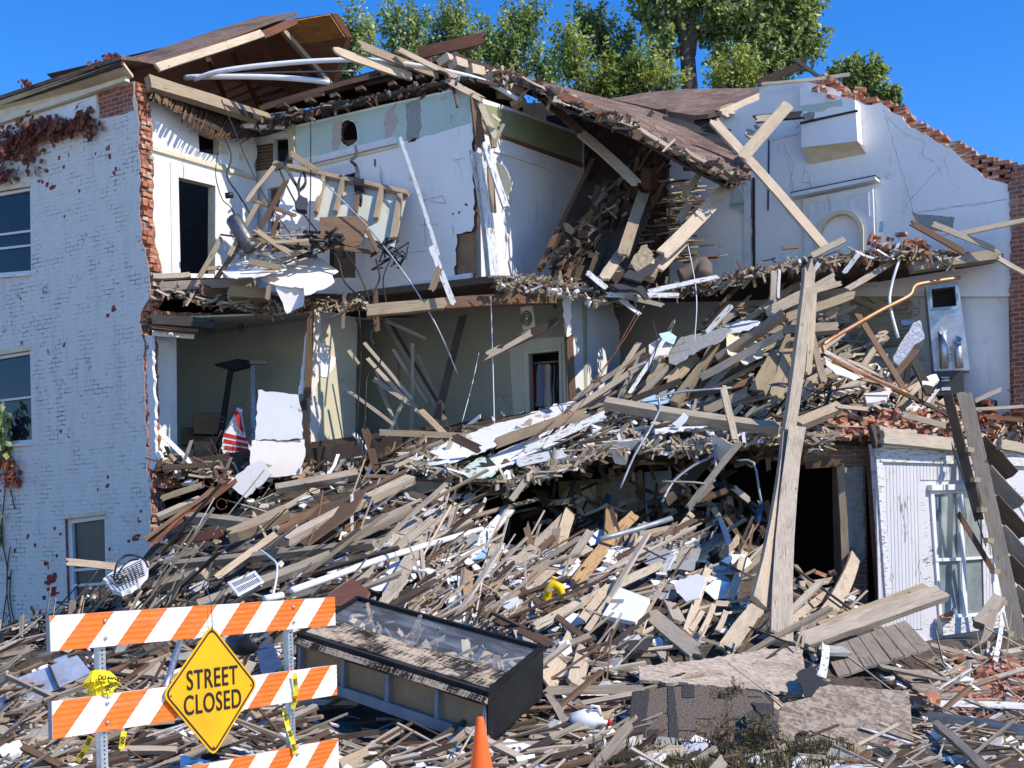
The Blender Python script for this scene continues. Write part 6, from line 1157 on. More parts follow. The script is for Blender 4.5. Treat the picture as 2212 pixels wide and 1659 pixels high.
LAB = ['crumpled grey white plasterboard lying left of the white foam tile', 'torn white plasterboard above the yellow fitting', 'bent white plasterboard below the dark opening at centre', 'white plasterboard wedged beside the speckled upright', 'grey plasterboard under the leaning speckled plank', 'white torn plasterboard low by the display case corner', 'pale plasterboard at the foot of the right dark opening', 'white plasterboard among the laths left of the big posts', 'small white plasterboard by the long white pipe end', 'white plasterboard above the long white pipe', 'bent grey plasterboard right of the brown door panel', 'white plasterboard by the wide upright grey plank', 'cream plasterboard behind the display case', 'white plasterboard high on the heap under the fallen drywall']
for lab, (x, y, r_) in zip(LAB, ((1235, 1335, 34), (1225, 1225, 36), (1330, 1195, 40), (1290, 1160, 30), (1120, 1230, 38), (1215, 1395, 26), (1590, 1215, 34), (1560, 1275, 34), (1040, 1175, 26), (880, 1225, 46), (830, 1262, 34), (985, 1290, 34), (1010, 1340, 30), (1180, 1195, 32))):
    a0 = rq.uniform(0, 6); lp = [(x + r_ * rq.uniform(.7, 1.3) * math.cos(a0 + k * 1.05), y + r_ * .62 * rq.uniform(.6, 1.2) * math.sin(a0 + k * 1.05)) for k in range(6)]
    Y = low(x, y) - .22; sheet('plasterboard', lab, 'plasterboard', lp, [(x - 30, y + 20, low(x - 30, y + 20) - .15), (x + 30, y + 18 + rq.uniform(-14, 14), low(x + 30, y + 18) - .15), (x + rq.uniform(-10, 10), y - 25, low(x, y - 25) + rq.uniform(-.9, -.2))], rq.choice(['drywall', 'drywall', 'drywall', 'whitew']), .012, 3, 8, tint=rq.uniform(.5, .9))
# ---------------------------------------------------------------- fallen drywall on the upper heap
D_ = lambda n, l, pts, ref, m='drywall', th=.015, **k: sheet(n, l, 'drywall', pts, ref, m, th, 2, 9, **k)
D_('drywall_sheet', 'long white drywall sheet sloping down from the upper heap', [(912, 985), (960, 958), (1062, 918), (1160, 888), (1240, 866), (1268, 880), (1180, 920), (1100, 952), (1000, 990), (960, 1005)], [(912, 985, 20.6), (1000, 990, 20.1), (1240, 868, 22)])
D_('drywall_sheet', 'second white drywall strip under the long sheet', [(1000, 1012), (1120, 962), (1230, 908), (1290, 905), (1250, 940), (1130, 990), (1040, 1030)], [(1000, 1012, 20.1), (1100, 1010, 19.8), (1260, 915, 21)])
D_('drywall_sheet', 'mint green tinted drywall piece at the lip of the fallen floor', [(990, 1020), (1040, 985), (1085, 1000), (1060, 1030), (1020, 1035)], [(990, 1020, 19.9), (1070, 1025, 19.7), (1040, 990, 20.3)], 'mint')
D_('drywall_sheet', 'grey crumpled drywall sheet high on the upper heap', T(2, 1, [(1140, 700), (1230, 590), (1340, 570), (1500, 530), (1560, 545), (1480, 620), (1330, 680), (1190, 770), (1150, 760)]), [(1440, 780, 21.2), (1560, 730, 21), (1500, 725, 21.8)], 'greyplaster', tint=1.0)
D_('drywall_sheet', 'white torn drywall sheet crowning the upper heap', T(2, 1, [(1480, 525), (1600, 480), (1740, 490), (1720, 520), (1600, 560), (1520, 575)]), [(1560, 720, 21.5), (1640, 700, 21.3), (1600, 690, 22)], 'drywall')
D_('drywall_piece', 'white drywall scrap hanging at the dark opening', T(2, 1, [(715, 1270), (960, 1255), (900, 1330), (870, 1420), (800, 1410), (760, 1340)]), [(1300, 960, 19.7), (1380, 950, 19.7), (1330, 1000, 19.9)], 'drywall')
D_('drywall_piece', 'curved pale shell like scrap hanging in the right dark opening', T(2, 1, [(1418, 1235), (1500, 1250), (1570, 1290), (1540, 1370), (1480, 1400), (1450, 1340)]), [(1535, 945, 19.6), (1585, 960, 19.5), (1550, 990, 19.7)], 'pinkish')
D_('drywall_piece', 'pale blue scrap beside the dark inner doorway', T(2, 1, [(1085, 570), (1150, 555), (1200, 590), (1180, 640), (1110, 610)]), [(1425, 720, 21.3), (1460, 735, 21.3), (1440, 717, 21.4)], 'bluelt', tint=1)
D_('drywall_piece', 'cream plaster lump beside the dark inner doorway', T(2, 1, [(1020, 640), (1090, 600), (1170, 640), (1140, 700), (1060, 720), (1020, 690)]), [(1405, 760, 21.2), (1450, 760, 21.1), (1430, 735, 21.4)], 'pinkish', .05)
D_('drywall_piece', 'white plaster slab on the fallen floor by the beam', T(2, 1, [(1060, 1190), (1180, 1170), (1360, 1150), (1400, 1170), (1200, 1200), (1060, 1215)]), [(1415, 930, 20), (1520, 920, 20), (1470, 915, 20.4)], 'drywall')
D_('drywall_piece', 'white scrap standing on the dark grey beam', T(2, 1, [(1170, 1150), (1245, 1080), (1275, 1105), (1215, 1180)]), [(1455, 920, 19.9), (1480, 905, 19.9), (1475, 895, 20)], 'drywall')
D_('drywall_piece', 'light blue painted board half buried on the upper heap', T(2, 1, [(980, 960), (1190, 920), (1180, 1000), (1080, 1030), (960, 1000)]), [(1390, 860, 20.9), (1450, 860, 20.8), (1420, 840, 21.3)], 'bluelt', tint=.9)
D_('drywall_piece', 'tan spotted ceiling board under the thick tan beam', T(3, 1, [(-80, 560), (60, 590), (170, 640), (165, 720), (60, 770), (-60, 700)]), [(1580, 745, 20.9), (1645, 760, 20.9), (1610, 730, 21.3)], 'cream', tint=.35)
D_('drywall_piece', 'long white drywall strip below the copper pipe', T(3, 1, [(560, 715), (680, 790), (820, 850), (760, 870), (640, 830), (575, 770)]), [(1780, 775, 20.7), (1860, 815, 20.5), (1820, 785, 20.9)], 'drywall')
D_('drywall_piece', 'cream slab standing on the brick ledge', T(3, 1, [(820, 960), (1000, 910), (960, 1000), (840, 1020)]), [(1870, 870, 20.3), (1920, 850, 20.5), (1880, 850, 20.6)], 'pinkish', .06)
D_('drywall_piece', 'cream slab leaning on the filing cabinet', T(3, 1, [(1195, 850), (1290, 830), (1310, 870), (1270, 910), (1200, 900)]), [(1990, 830, 20.9), (2030, 825, 21), (2010, 812, 21.1)], 'pinkish', .06)
D_('drywall_sheet', 'wide white drywall sheet fallen across the broken top floor', T(1, 1, [(100, 215), (190, 150), (330, 70), (440, 55), (520, 100), (600, 165), (560, 190), (575, 230), (520, 270), (380, 320), (375, 270), (200, 255)]), [(565, 605, 21.8), (700, 620, 21.4), (670, 555, 22.6)], 'pinkish', tint=.8)
D_('drywall_sheet', 'cream drywall flap hanging over the broken floor edge', T(1, 1, [(190, 255), (375, 270), (380, 320), (370, 390), (265, 440), (240, 370)]), [(595, 620, 21.6), (660, 625, 21.5), (620, 670, 21.4)], 'pinkish', tint=.7)
D_('drywall_sheet', 'white drywall strip lying left of the wide fallen sheet', T(0, 1, [(1420, 125), (1600, 95), (1700, 140), (1858, 150), (1640, 205), (1490, 205), (1440, 165)]), [(475, 585, 22), (600, 580, 21.8), (540, 565, 22.6)], 'drywall')
D_('drywall_sheet', 'white wallboard standing against the khaki wall edge', T(1, 1, [(80, 935), (340, 965), (365, 1120), (370, 1250), (240, 1258), (60, 1255)]), [(552, 945, 21.95), (655, 945, 21.9), (600, 845, 22.05)], 'drywall')
D_('drywall_sheet', 'torn lower wallboard showing its tan back', T(1, 1, [(40, 1262), (240, 1262), (380, 1255), (385, 1360), (360, 1480), (200, 1500), (110, 1500), (20, 1440)]), [(540, 1000, 21.8), (655, 1000, 21.8), (600, 950, 21.95)], 'pinkish', tint=.55)
D_('drywall_sheet', 'grey white wallboard bent outward below the left room', T(0, 1, [(1475, 1540), (1600, 1430), (1700, 1390), (1760, 1480), (1720, 1520), (1590, 1635)]), [(491, 1045, 21.3), (580, 1010, 21.1), (540, 1070, 21)], 'pinkish', tint=.9)
# ---------------------------------------------------------------- hanging stud panel and top floor tangle
st = empty('stud_wall_section', P(700, 500, 22), 'broken wall panel of wooden studs hanging in the top floor room', 'wall panel')
SPf = fr3(P(660, 470, 22.6), P(880, 425, 22.4), P(700, 380, 23.1))
q = T(1, 0, [(510, 1150), (1040, 1275), (960, 1600), (440, 1420)]); poly('plaster_back', SPf, [(p[0], p[1]) for p in q], .02, M['room'], st, tint=.5)
for (x1, y1, x2, y2, w_, mk) in ((190, 1080, 1065, 1275, 32, 'twood'), (515, 1165, 462, 1400, 26, 'twood'), (640, 1190, 590, 1395, 26, 'twood'), (745, 1215, 715, 1400, 24, 'bwood'), (890, 1245, 850, 1440, 30, 'twood'), (1010, 1280, 960, 1570, 34, 'twood')):
    (a, b), (c, d) = T(1, 0, [(x1, y1), (x2, y2)]); mb = MB(); plank(mb, SPf.w(a, b, .07), SPf.w(c, d, .07), -SPf.y, w_ / 3 / 2750 * 22.5, .09, (.2, .2), 0, .6, ns=2); mb.build('stud', M[mk], st)
sheet('hanging_wallboard', 'white paper faced board with nail spots hanging behind the straps', 'wallboard', T(1, 0, [(290, 1150), (400, 1145), (505, 1165), (470, 1300), (410, 1300), (330, 1450), (160, 1430), (230, 1300)]), [(590, 480, 22.5), (690, 480, 22.4), (640, 385, 22.9)], 'pinkish', .015, 1.5, 9, tint=.9)
sheet('plywood_sheet', 'square brown plywood sheet hanging under the stud panel', 'plywood', T(1, 0, [(480, 1408), (740, 1398), (800, 1440), (745, 1585), (700, 1600), (470, 1540)]), [(690, 520, 22.05), (790, 520, 22), (750, 470, 22.2)], 'bwood', .02, tint=.9)
mb = MB(); rr = random.Random(31)
for k in range(46):
    x, y = rr.uniform(520, 680), rr.uniform(505, 570); an = rr.gauss(.35, .4) * rr.choice((1, 1, -1)); L = rr.uniform(15, 50)
    plank(mb, P(x - L * math.cos(an), y + L * math.sin(an), 22 + rr.uniform(-.3, .3)), P(x + L * math.cos(an), y - L * math.sin(an), 22 + rr.uniform(-.3, .3)), (0, -.7, .6), .04, .012, (.6, .6), .02, rr.uniform(.2, 1), ns=1, nst=2, r=rr)
tag(mb.build('lath_pile', M['gwood']), 'pile of broken laths caught on the top floor edge', kind='stuff')
def strap(label, pts, w_=.07, mat='cloth', name='hanging_strap', cat='strap'):
    mb = MB(); q = wpath(pts, 3)
    for i, (a, b) in enumerate(zip(q[:-1], q[1:])): plank(mb, a, b, (math.sin(i * .7), -1, .1), w_ * (.6 + .4 * abs(math.sin(i * .5))), .012, (0, 0), 0, rnd.uniform(.3, .9), ns=1, nst=1)
    return tag(mb.build(name, M[mat]), label, cat)
strap('dark duct strap hanging from the ragged round wall hole', [(768, 315, 22.9), (770, 335, 22.8), (758, 348, 22.7), (770, 360, 22.7), (776, 400, 22.6), (780, 430, 22.5), (778, 455, 22.5), (796, 468, 22.4), (790, 490, 22.3)])
strap('dark strap looping behind the stud panel', [(612, 350, 22.4), (625, 375, 22.3), (640, 400, 22.3), (646, 412, 22.3), (660, 395, 22.3), (655, 372, 22.4), (645, 395, 22.2), (648, 440, 22.2)], .06)
sheet('strap_bundle', 'blue black cloth bundle hanging on the strap', 'cloth bundle', T(1, 0, [(350, 1260), (400, 1285), (395, 1360), (330, 1350), (315, 1315)]), [(637, 450, 22.1), (662, 455, 22.1), (648, 425, 22.2)], 'cloth', .12, 2, 6)
sheet('duct_piece', 'black duct ring hanging before the white top floor wall', 'duct', T(1, 0, [(700, 1150), (765, 1155), (762, 1205), (700, 1200)]), [(765, 505 - 100, 22.4), (786, 405, 22.4), (775, 388, 22.5)], 'blackmetal', .16, 2, 6)
mb = MB(); rr = random.Random(2)
for k in range(9):
    c = Vector((rr.uniform(-.5, .5), rr.uniform(-.1, .1), rr.uniform(-.12, .12))) + P(680, 525, 21.9); tube(mb, [c + Vector((rr.uniform(-.25, .25), rr.uniform(-.1, .1), rr.uniform(-.15, .15))) for _ in range(6)], .035, 5)
tag(mb.build('black_plastic', M['blackmetal']), 'crumpled black plastic under the stud panel', 'plastic sheeting')
mb = MB()
for k in range(8):
    c = P(860 - 20 * (k % 3), 520 + 8 * k, 21.9); tube(mb, [c + Vector((rr.uniform(-.2, .2), rr.uniform(-.1, .1), rr.uniform(-.2, .2))) for _ in range(6)], .02, 5)
tag(mb.build('tangled_wiring', M['cloth']), 'tangled dark wiring at the right end of the stud panel', 'wiring')
mb = MB(); tube(mb, wpath([(505, 475, 22), (520, 500, 21.9), (545, 540, 21.9)]), .14, 10); tag(mb.build('foil_duct', M['dmetal']), 'shiny black flexible duct hanging in the frame tangle', 'duct')
for lb, pts in (('black cable sagging from the stud panel to the floor edge', [(700, 520, 22), (730, 560, 21.8), (745, 610, 21.7), (790, 650, 21.5)]), ('black cable across the hanging wallboard', [(605, 370, 22.3), (640, 440, 22.2), (690, 505, 22.1)]), ('dark cable dropping from the plywood sheet', [(812, 560, 21.8), (820, 600, 21.6), (806, 640, 21.5), (812, 690, 21.6)]), ('dark cable beside the square wall hole', [(487, 300, 22.9), (500, 340, 22.8), (490, 380, 22.7), (515, 420, 22.6), (545, 470, 22.3)])):
    lineobj('hanging_cable', lb, 'cable', pts, .016, 'blackmetal', 4)
lineobj('steel_conduit', 'long thin steel conduit hanging down from the stud panel', 'conduit', [(683, 378, 22.3), (790, 485, 22), (880, 600, 21.6), (930, 680, 21.5), (960, 740, 21.6), (988, 808, 21.8)], .014, 'metal', 3)
lineobj('hanging_cable', 'black cable hanging straight down from the attic over the stud panel', 'cable', [(671, 258, 22.4), (671, 400, 22.3), (668, 520, 22)], .012, 'blackmetal', 3)
lineobj('hanging_cable', 'black cable running from the ceiling joist across the frame tangle', 'cable', [(478, 215, 22.8), (510, 290, 22.6), (535, 350, 22.4), (575, 430, 22.3), (630, 510, 22)], .011, 'blackmetal', 4)
lineobj('hanging_cable', 'thin dark cable beside the top floor doorway', 'cable', [(470, 330, 23), (466, 380, 22.9), (480, 430, 22.8), (500, 450, 22.7), (520, 500, 22.4)], .01, 'blackmetal', 4)
lineobj('junction_box', 'black electrical box dangling by the top floor doorway', 'electrical box', [(487, 423, 22.6), (503, 421, 22.6)], .06, 'blackmetal', 2, n=4)
for lb, pts in (('dark cable bunch hanging past the floor edge', [(735, 530, 21.8), (770, 580, 21.6), (795, 640, 21.5), (797, 665, 21.6)]), ('silver black cable hanging beside the khaki wall', [(775, 665, 21.6), (780, 760, 21.6), (775, 850, 21.7), (770, 940, 21.7), (760, 1005, 21.6)]), ('wavy cable hanging over the middle room', [(815, 695, 21.8), (800, 730, 21.8), (822, 760, 21.8), (818, 790, 21.8), (795, 810, 21.8), (790, 860, 21.7), (785, 1000, 21.6)]), ('thin cable hanging by the white skirting', [(846, 555, 21.6), (828, 600, 21.5), (832, 640, 21.5), (836, 660, 21.5)]), ('twisted black cable at the khaki wall foot', [(790, 900, 21.6), (780, 960, 21.6), (790, 1000, 21.5)])):
    lineobj('hanging_cable', lb, 'cable', pts, .014, 'blackmetal', 4)
for lb, pts, r_, m_ in (('thin white wire hanging before the closet', [(1060, 640, 21.4), (1064, 760, 21.5), (1068, 920, 21.3)], .008, 'pvc'), ('white wire slanting down in the middle room', [(1035, 760, 22), (1020, 830, 21.8), (998, 912, 21.6)], .006, 'pvc'), ('long wire strung from the ledge to the heap', [(1392, 660, 21.2), (1330, 760, 20.9), (1230, 880, 20.6), (1130, 960, 20)], .009, 'rust'), ('second long wire strung down to the heap', [(1378, 670, 21.2), (1310, 790, 20.9), (1250, 880, 20.6), (1180, 950, 20)], .008, 'rust'), ('thin white wire hanging from the sagging roof', [(1486, 530, 22), (1500, 600, 21.6), (1505, 660, 21.3), (1500, 740, 21.2)], .008, 'pvc'), ('black cable loop by the dark inner doorway', [(1408, 690, 21.2), (1420, 740, 21), (1405, 790, 20.9)], .01, 'blackmetal'), ('wire curling on the white party wall floor', [(1300, 620, 21.6), (1290, 600, 21.7), (1310, 590, 21.8), (1345, 585, 21.8)], .008, 'pvc')):
    lineobj('hanging_wire', lb, 'wire', pts, r_, m_, 5)
lineobj('plastic_pipe', 'white plastic pipe stretched across the open attic', 'pipe', [(420, 172, 23.6), (470, 155, 23.4), (560, 142, 23.3), (680, 132, 23.2), (800, 130, 23.1), (900, 142, 23), (1000, 162, 23), (1060, 182, 23), (1120, 215, 23)], .045, 'pvc', 4, n=10)
lineobj('plastic_pipe', 'shorter white plastic pipe ending over the attic', 'pipe', [(400, 168, 23.8), (440, 166, 23.6), (560, 166, 23.5), (650, 171, 23.4), (713, 178, 23.3)], .05, 'pvc', 4, n=10)
lineobj('plastic_pipe', 'thin dark pipe between the white attic pipes', 'pipe', [(500, 160, 23.7), (620, 156, 23.6), (765, 154, 23.5)], .018, 'dmetal', 3)
lineobj('plastic_pipe', 'long white plastic pipe lying across the heap behind the display case', 'pipe', [(631, 1276, 14.2), (741, 1237, 15.4), (840, 1202, 16.4), (1041, 1143, 18.6)], .042, 'pvc', 3, n=12)
lineobj('plastic_pipe', 'white pipe stub on the heap beside the register', 'pipe', [(572, 1294, 14.2), (610, 1286, 14.4)], .042, 'pvc', 2, n=10)
lineobj('iron_pipe', 'rusty iron pipe hanging from the roof over the mint wall', 'pipe', [(940, 152, 23), (965, 160, 22.6), (975, 180, 22.2), (985, 215, 21.9), (988, 231, 21.8)], .028, 'rust', 4, n=8)
lineobj('copper_pipe', 'long bent copper pipe above the lath fan', 'copper pipe', [(2072, 600, 21.9), (1990, 613, 21.6), (1973, 622, 21.5), (1962, 640, 21.4), (1900, 672, 21.2), (1830, 712, 21), (1790, 736, 20.9), (1778, 750, 20.8), (1795, 772, 20.7), (1870, 810, 20.5), (1960, 850, 20.3)], .035, 'copper', 5, n=8)
lineobj('chrome_tube', 'chrome tube standing behind the yellow sign', 'metal tube', [(357, 1486, 11.5), (375, 1430, 11.9), (390, 1385, 12.3)], .03, 'metal', 2, n=10)
lineobj('steel_strip', 'bent bluish metal strip on the upper heap by the stake', 'metal strip', [(1340, 1055, 19.4), (1370, 985, 19.6), (1400, 935, 19.8), (1425, 885, 20.2), (1436, 852, 20.4), (1580, 838, 20.4)], .022, 'bluegrey', 3, n=4)
lineobj('steel_strip', 'bent blue metal strip in the right dark opening', 'metal strip', [(1430, 1085, 19.3), (1455, 1040, 19.5), (1500, 1005, 19.6), (1540, 985, 19.6), (1546, 960, 19.6), (1545, 1030, 19.4)], .025, 'bluegrey', 3, n=4)
lineobj('steel_strip', 'hooked metal strip further right in the dark opening', 'metal strip', [(1592, 995, 19.4), (1628, 1000, 19.3), (1640, 1060, 19.2), (1645, 1086, 19.2)], .022, 'bluegrey', 3, n=4)
lineobj('steel_strip', 'pale rail hooked across the right dark opening', 'metal strip', [(1430, 1040, 19.2), (1500, 1042, 19.2), (1530, 1046, 19.3), (1545, 1036, 19.3)], .02, 'gwood', 3, n=4)
lineobj('steel_strip', 'blue conduit lying at the back of the middle heap', 'metal strip', [(1295, 1165, 17.5), (1370, 1145, 17.8), (1450, 1120, 18.2)], .04, 'bluegrey', 2, n=6)
lineobj('steel_strip', 'blue twisted strip on the upper heap behind the posts', 'metal strip', [(1640, 842, 20.4), (1680, 828, 20.4), (1740, 838, 20.3), (1770, 850, 20.3), (1810, 842, 20.3), (1860, 834, 20.3)], .022, 'blue', 3, n=4)
lineobj('steel_strip', 'long white strip dangling from the ledge near the furnace', 'metal strip', [(1950, 545, 21.6), (1936, 580, 21.5), (1925, 620, 21.5), (1922, 660, 21.4), (1940, 730, 21.3)], .03, 'pvc', 3, n=4)
lineobj('knotted_string', 'white knotted cord draped over the register', 'cord', [(561, 1187, 17), (585, 1205, 16.3), (598, 1220, 15.8), (597, 1250, 15.2), (590, 1285, 14.6)], .014, 'pvc', 4)
lineobj('thin_rod', 'thin rod leaning on the brown wall panel', 'rod', [(697, 1060, 19), (685, 1130, 18.4), (664, 1178, 17.8)], .018, 'rust', 2)
# ---------------------------------------------------------------- furnace, heater cabinet, staircase
fu = empty('sheet_metal_furnace', P(2045, 800, 22.6), 'tall galvanised furnace plenum with a square opening standing on the cabinet', 'furnace')
Ff = Fr(P(2040, 800, 22.4), Vector((.97, -.25, 0)))
body = [(2000, 618), (2072, 608), (2084, 620), (2098, 803), (2018, 802)]
poly('casing', Ff, [(2000, 617), (2070, 610), (2096, 800), (2018, 802)], .55, M['metal'], fu, holes=[[(2011, 624), (2064, 618), (2067, 662), (2014, 666)]], off=0)
poly('opening', Ff, [(2008, 622), (2066, 616), (2069, 664), (2012, 668)], .02, M['dark'], fu, off=-.3)
poly('opening_rim', Ff, [(2004, 618), (2068, 611), (2072, 668), (2010, 672)], .02, M['bluelt'], fu, holes=[[(2012, 625), (2063, 619), (2066, 661), (2015, 665)]], off=.02)
for x in (2036, 2068):
    mb = MB(); tube(mb, [Ff.w(x - 2, 718 + (x - 2036) * .6, .09), Ff.w(x + 4, 796, .09)], .07, 12); mb.build('flue_pipe', M['metal'], fu)
    mb = MB(); plank(mb, Ff.w(x - 2, 722 + (x - 2036) * .6, .16), Ff.w(x + 4, 706 + (x - 2036) * .6, .13), (0, -1, 0), .12, .004, (0, 1.6), 0, ns=3); mb.build('torn_pipe_edge', M['metal'], fu)
fc = empty('heater_cabinet', P(2050, 870, 22), 'dark grey heater cabinet with two label plates under the furnace', 'cabinet')
poly('body', Ff, T(3, 1, [(1270, 815), (1462, 808), (1470, 960), (1280, 975)]), .6, M['cabgrey'], fc, off=.05)
for q in ([(1322, 853), (1374, 853), (1374, 880), (1322, 880)], [(1322, 920), (1380, 918), (1380, 938), (1322, 940)]): poly('label_plate', Ff, T(3, 1, q), .01, M['plastic'], fc, off=.06)
text('EMPIRE', .062, 'ink', 'label_lettering', fc, Ff.m @ Matrix.Translation((Ff.uv(1593 + 1348 / 3, 531 + 866 / 3)[0], -.064, Ff.uv(1593 + 1348 / 3, 531 + 866 / 3)[1])), 1.1, .001)
sheet('metal_duct', 'dented grey metal duct lying beside the furnace', 'duct', T(3, 1, [(1010, 720), (1140, 500), (1185, 480), (1215, 600), (1150, 640), (1060, 780), (1015, 750)]), [(1935, 780, 21.4), (1990, 740, 21.5), (1975, 700, 21.7)], 'metal', .25, 1.5, 9)
sheet('blue_board', 'dark blue broken board above the dented duct', 'board', T(3, 1, [(1060, 480), (1150, 478), (1140, 500), (1110, 515), (1065, 520)]), [(1948, 700, 21.7), (1975, 700, 21.7), (1960, 690, 21.8)], 'blue', .03)
sc_ = empty('wooden_staircase', P(2180, 1400, 17.5), 'broken wooden stair with two stringers leaning at the right edge', 'staircase')
def pl3(name, a, b, w_, th, n_, mk, ti, parent): mb = MB(); plank(mb, P(*a), P(*b), n_, w_, th, (.25, .2), .01, ti); return mb.build(name, M[mk], parent)
pl3('stringer', (2046, 850, 21.0), (2116, 1125, 20.7), .15, .07, (-.5, -.8, .2), 'dwood', .9, sc_); pl3('stringer', (2082, 846, 21.2), (2207, 1405, 20.4), .23, .09, (-.3, -.95, .2), 'gwood', .5, sc_)
for k in range(7):
    t = .2 + k * .118; a = P(2090, 850, 21.2).lerp(P(2214, 1400, 20.4), t)
    mb = MB(); plank(mb, a + Vector((.02, .08, .05)), a + Vector((.56, .0, -.58)), (-.35, -.75, -.25), .27, .05, (.1, .2), .01, .35 + .06 * k); mb.build('tread', M['gwood' if k % 2 else 'bwood'], sc_)
    a = P(2066, 848, 21).lerp(P(2187, 1405, 20.15), t + .03); mb = MB(); box(mb, a, Vector((.9, .4, -.1)).normalized(), Vector((-.4, .9, 0)).normalized(), Vector((.1, .05, 1)), .13, .1, .08, .7); mb.build('tread_end', M['twood'], sc_)
lineobj('stair_cable', 'thin black cable hanging along the broken stair', 'cable', [(2045, 930, 20.9), (2070, 1000, 20.8), (2100, 1090, 20.7), (2130, 1180, 20.6)], .012, 'blackmetal', 3)
lineobj('white_pole', 'white pole leaning behind the broken stair', 'pole', [(2150, 995, 21.6), (2212, 1110, 21.5), (2240, 1170, 21.4)], .03, 'pvc', 2)
board(2068, 1105, 2150, 1240, 12, 'b', 'thin brown stick across the casement window', Y=(20.9, 20.9))
# ---------------------------------------------------------------- left room contents and closet clothes
rk = empty('shelf_rack', P(500, 990, 23.6), 'black leaning metal shelf rack in the left second floor room', 'shelf rack')
Rf = fr3(P(470, 990, 23.6), P(560, 985, 23.4), P(520, 800, 23.9))
for q in ([(492, 800), (502, 800), (472, 1000), (460, 1000)], [(541, 790), (551, 790), (553, 985), (543, 985)]): poly('upright', Rf, q, .05, M['blackmetal' if q[0][0] < 500 else 'metal'], rk)
poly('top', Rf, [(463, 788), (515, 776), (541, 780), (540, 792), (498, 802), (488, 796)], .1, M['blackmetal'], rk, off=.03); poly('bracket', Rf, [(540, 778), (576, 782), (576, 788), (540, 787)], .05, M['metal'], rk, off=.03)
mb = MB()
for k in range(13): y = 808 + 13 * k; prism(mb, [Rf.uv(500 - k * 2.4, y), Rf.uv(541, y - 3), Rf.uv(541, y), Rf.uv(500 - k * 2.4, y + 3)], .01, 0)
for k in range(6): x = 505 + 6.5 * k; prism(mb, [Rf.uv(x, 805), Rf.uv(x + 1.3, 805), Rf.uv(x - 10 + k * 2 + 1.3, 980), Rf.uv(x - 10 + k * 2, 980)], .01, .005)
mb.build('wire_grid', M['dmetal'], rk)
bx = [Vector((.95, .3, 0)), Vector((-.3, .95, 0)), Vector((0, 0, 1))]
for lab, (x, y, Y), sz in (('brown cardboard box on the floor of the left room', (450, 918, 24.4), (.55, .4, .4)), ('dark cardboard box behind the leaning shelf rack', (415, 945, 24.6), (.4, .4, .3)), ('tan cardboard piece at the foot of the shelf rack', (438, 975, 23.2), (.3, .05, .35)), ('small open cardboard box beside the white window jamb', (400, 985, 22.9), (.25, .25, .2))):
    c = P(x, y, Y); mb = MB(); box(mb, Vector((0, 0, 0)), *bx, *sz, .5, 0, .015); o = mb.build('cardboard_box', M['card'], loc=c); tag(o, lab, 'box')
    mb = MB(); box(mb, c + bx[2] * (sz[2] / 2 + .012) + bx[0] * .05, bx[0], (bx[1] + bx[2] * .3).normalized(), bx[2], sz[0] * .9, sz[1] * .6, .008, .7); mb.build('flap', M['card'], o)
bgx = empty('shopping_bag', P(505, 960, 22.9), 'red and white striped bag in the left room', 'bag')
mb = MB(); rr = random.Random(12)
Bf = Fr(P(508, 960, 22.9), Vector((.9, .2, 0)))
poly('bag_body', Bf, jag([(478, 968), (484, 935), (500, 905), (512, 880), (524, 885), (528, 930), (545, 975), (535, 995), (490, 992)], 2, 7), .15, M['plastic'], bgx)
for k in range(4): poly('red_stripe', Bf, [(482 + 2 * k, 940 + 14 * k - 6), (532 + 3 * k, 952 + 12 * k - 6), (534 + 3 * k, 960 + 12 * k - 6), (481 + 2 * k, 948 + 14 * k - 6)], .01, M['red'], bgx, off=.012)
poly('red_cloth', Bf, jag([(502, 885), (516, 890), (526, 930), (524, 940), (512, 915)], 2, 5), .05, M['red'], bgx, off=.06)
mb = MB()
for k in range(26):
    a = P(rr.uniform(470, 552), rr.uniform(870, 1010), 22.5 + rr.uniform(-.2, .3)); tube(mb, [a, a + Vector((rr.uniform(-.4, .4), rr.uniform(-.1, .1), rr.uniform(-.4, .4)))], .006, 4)
for k in range(9):
    c = P(rr.uniform(440, 560), rr.uniform(1000, 1130), 21.2 + rr.uniform(-.2, .2)); tube(mb, [c + Vector((.09 * math.cos(a * .6), 0, .09 * math.sin(a * .6))) for a in range(11)], .007, 4)
tag(mb.build('wire_shelving', M['rust']), 'tangle of rusty wire hangers and shelf wire spilling from the left room', kind='stuff')
for k, (x, c, lab) in enumerate(((1150, 'red', 'dark red garment at the left end of the closet'), (1157, 'blue', 'dark blue shirt hanging in the closet'), (1165, 'garblue', 'pale blue shirt hanging in the closet'), (1174, 'garpink', 'dusty pink shirt hanging in the closet'), (1183, 'plastic', 'white shirt hanging in the closet'), (1192, 'greyboard', 'grey shirt hanging in the closet'), (1201, 'garblue', 'light blue sleeve shirt at the right end of the closet'))):
    mb = MB(); Y = 24.62 + .05 * (k % 2); vs = []
    for j in range(9):
        t = j / 8
        for i in range(4): vs.append(P(x - 5 - 2.5 * t + i * (4 + 1.5 * t) + math.sin(j + i + k) * .8, 786 + t * 92 + (4 if i in (0, 3) and j == 0 else 0), Y + (.06 if i % 2 else 0)))
    fs = [(j * 4 + i, j * 4 + i + 4, j * 4 + i + 5, j * 4 + i + 1) for j in range(8) for i in range(3)]
    mb.add(vs, fs, None, .5, 0, True); o = tag(mb.build('hanging_garment', M[c]), lab, 'garment', 'clothes hanging in the closet')
lineobj('closet_rail', 'closet rail carrying the hanging clothes', 'rail', [(1142, 785, 24.7), (1212, 780, 24.6)], .015, 'pvc', 2)
sk = empty('loudspeaker', P(1143, 690, 22.9), 'round grilled white speaker plate hanging above the closet door', 'loudspeaker')
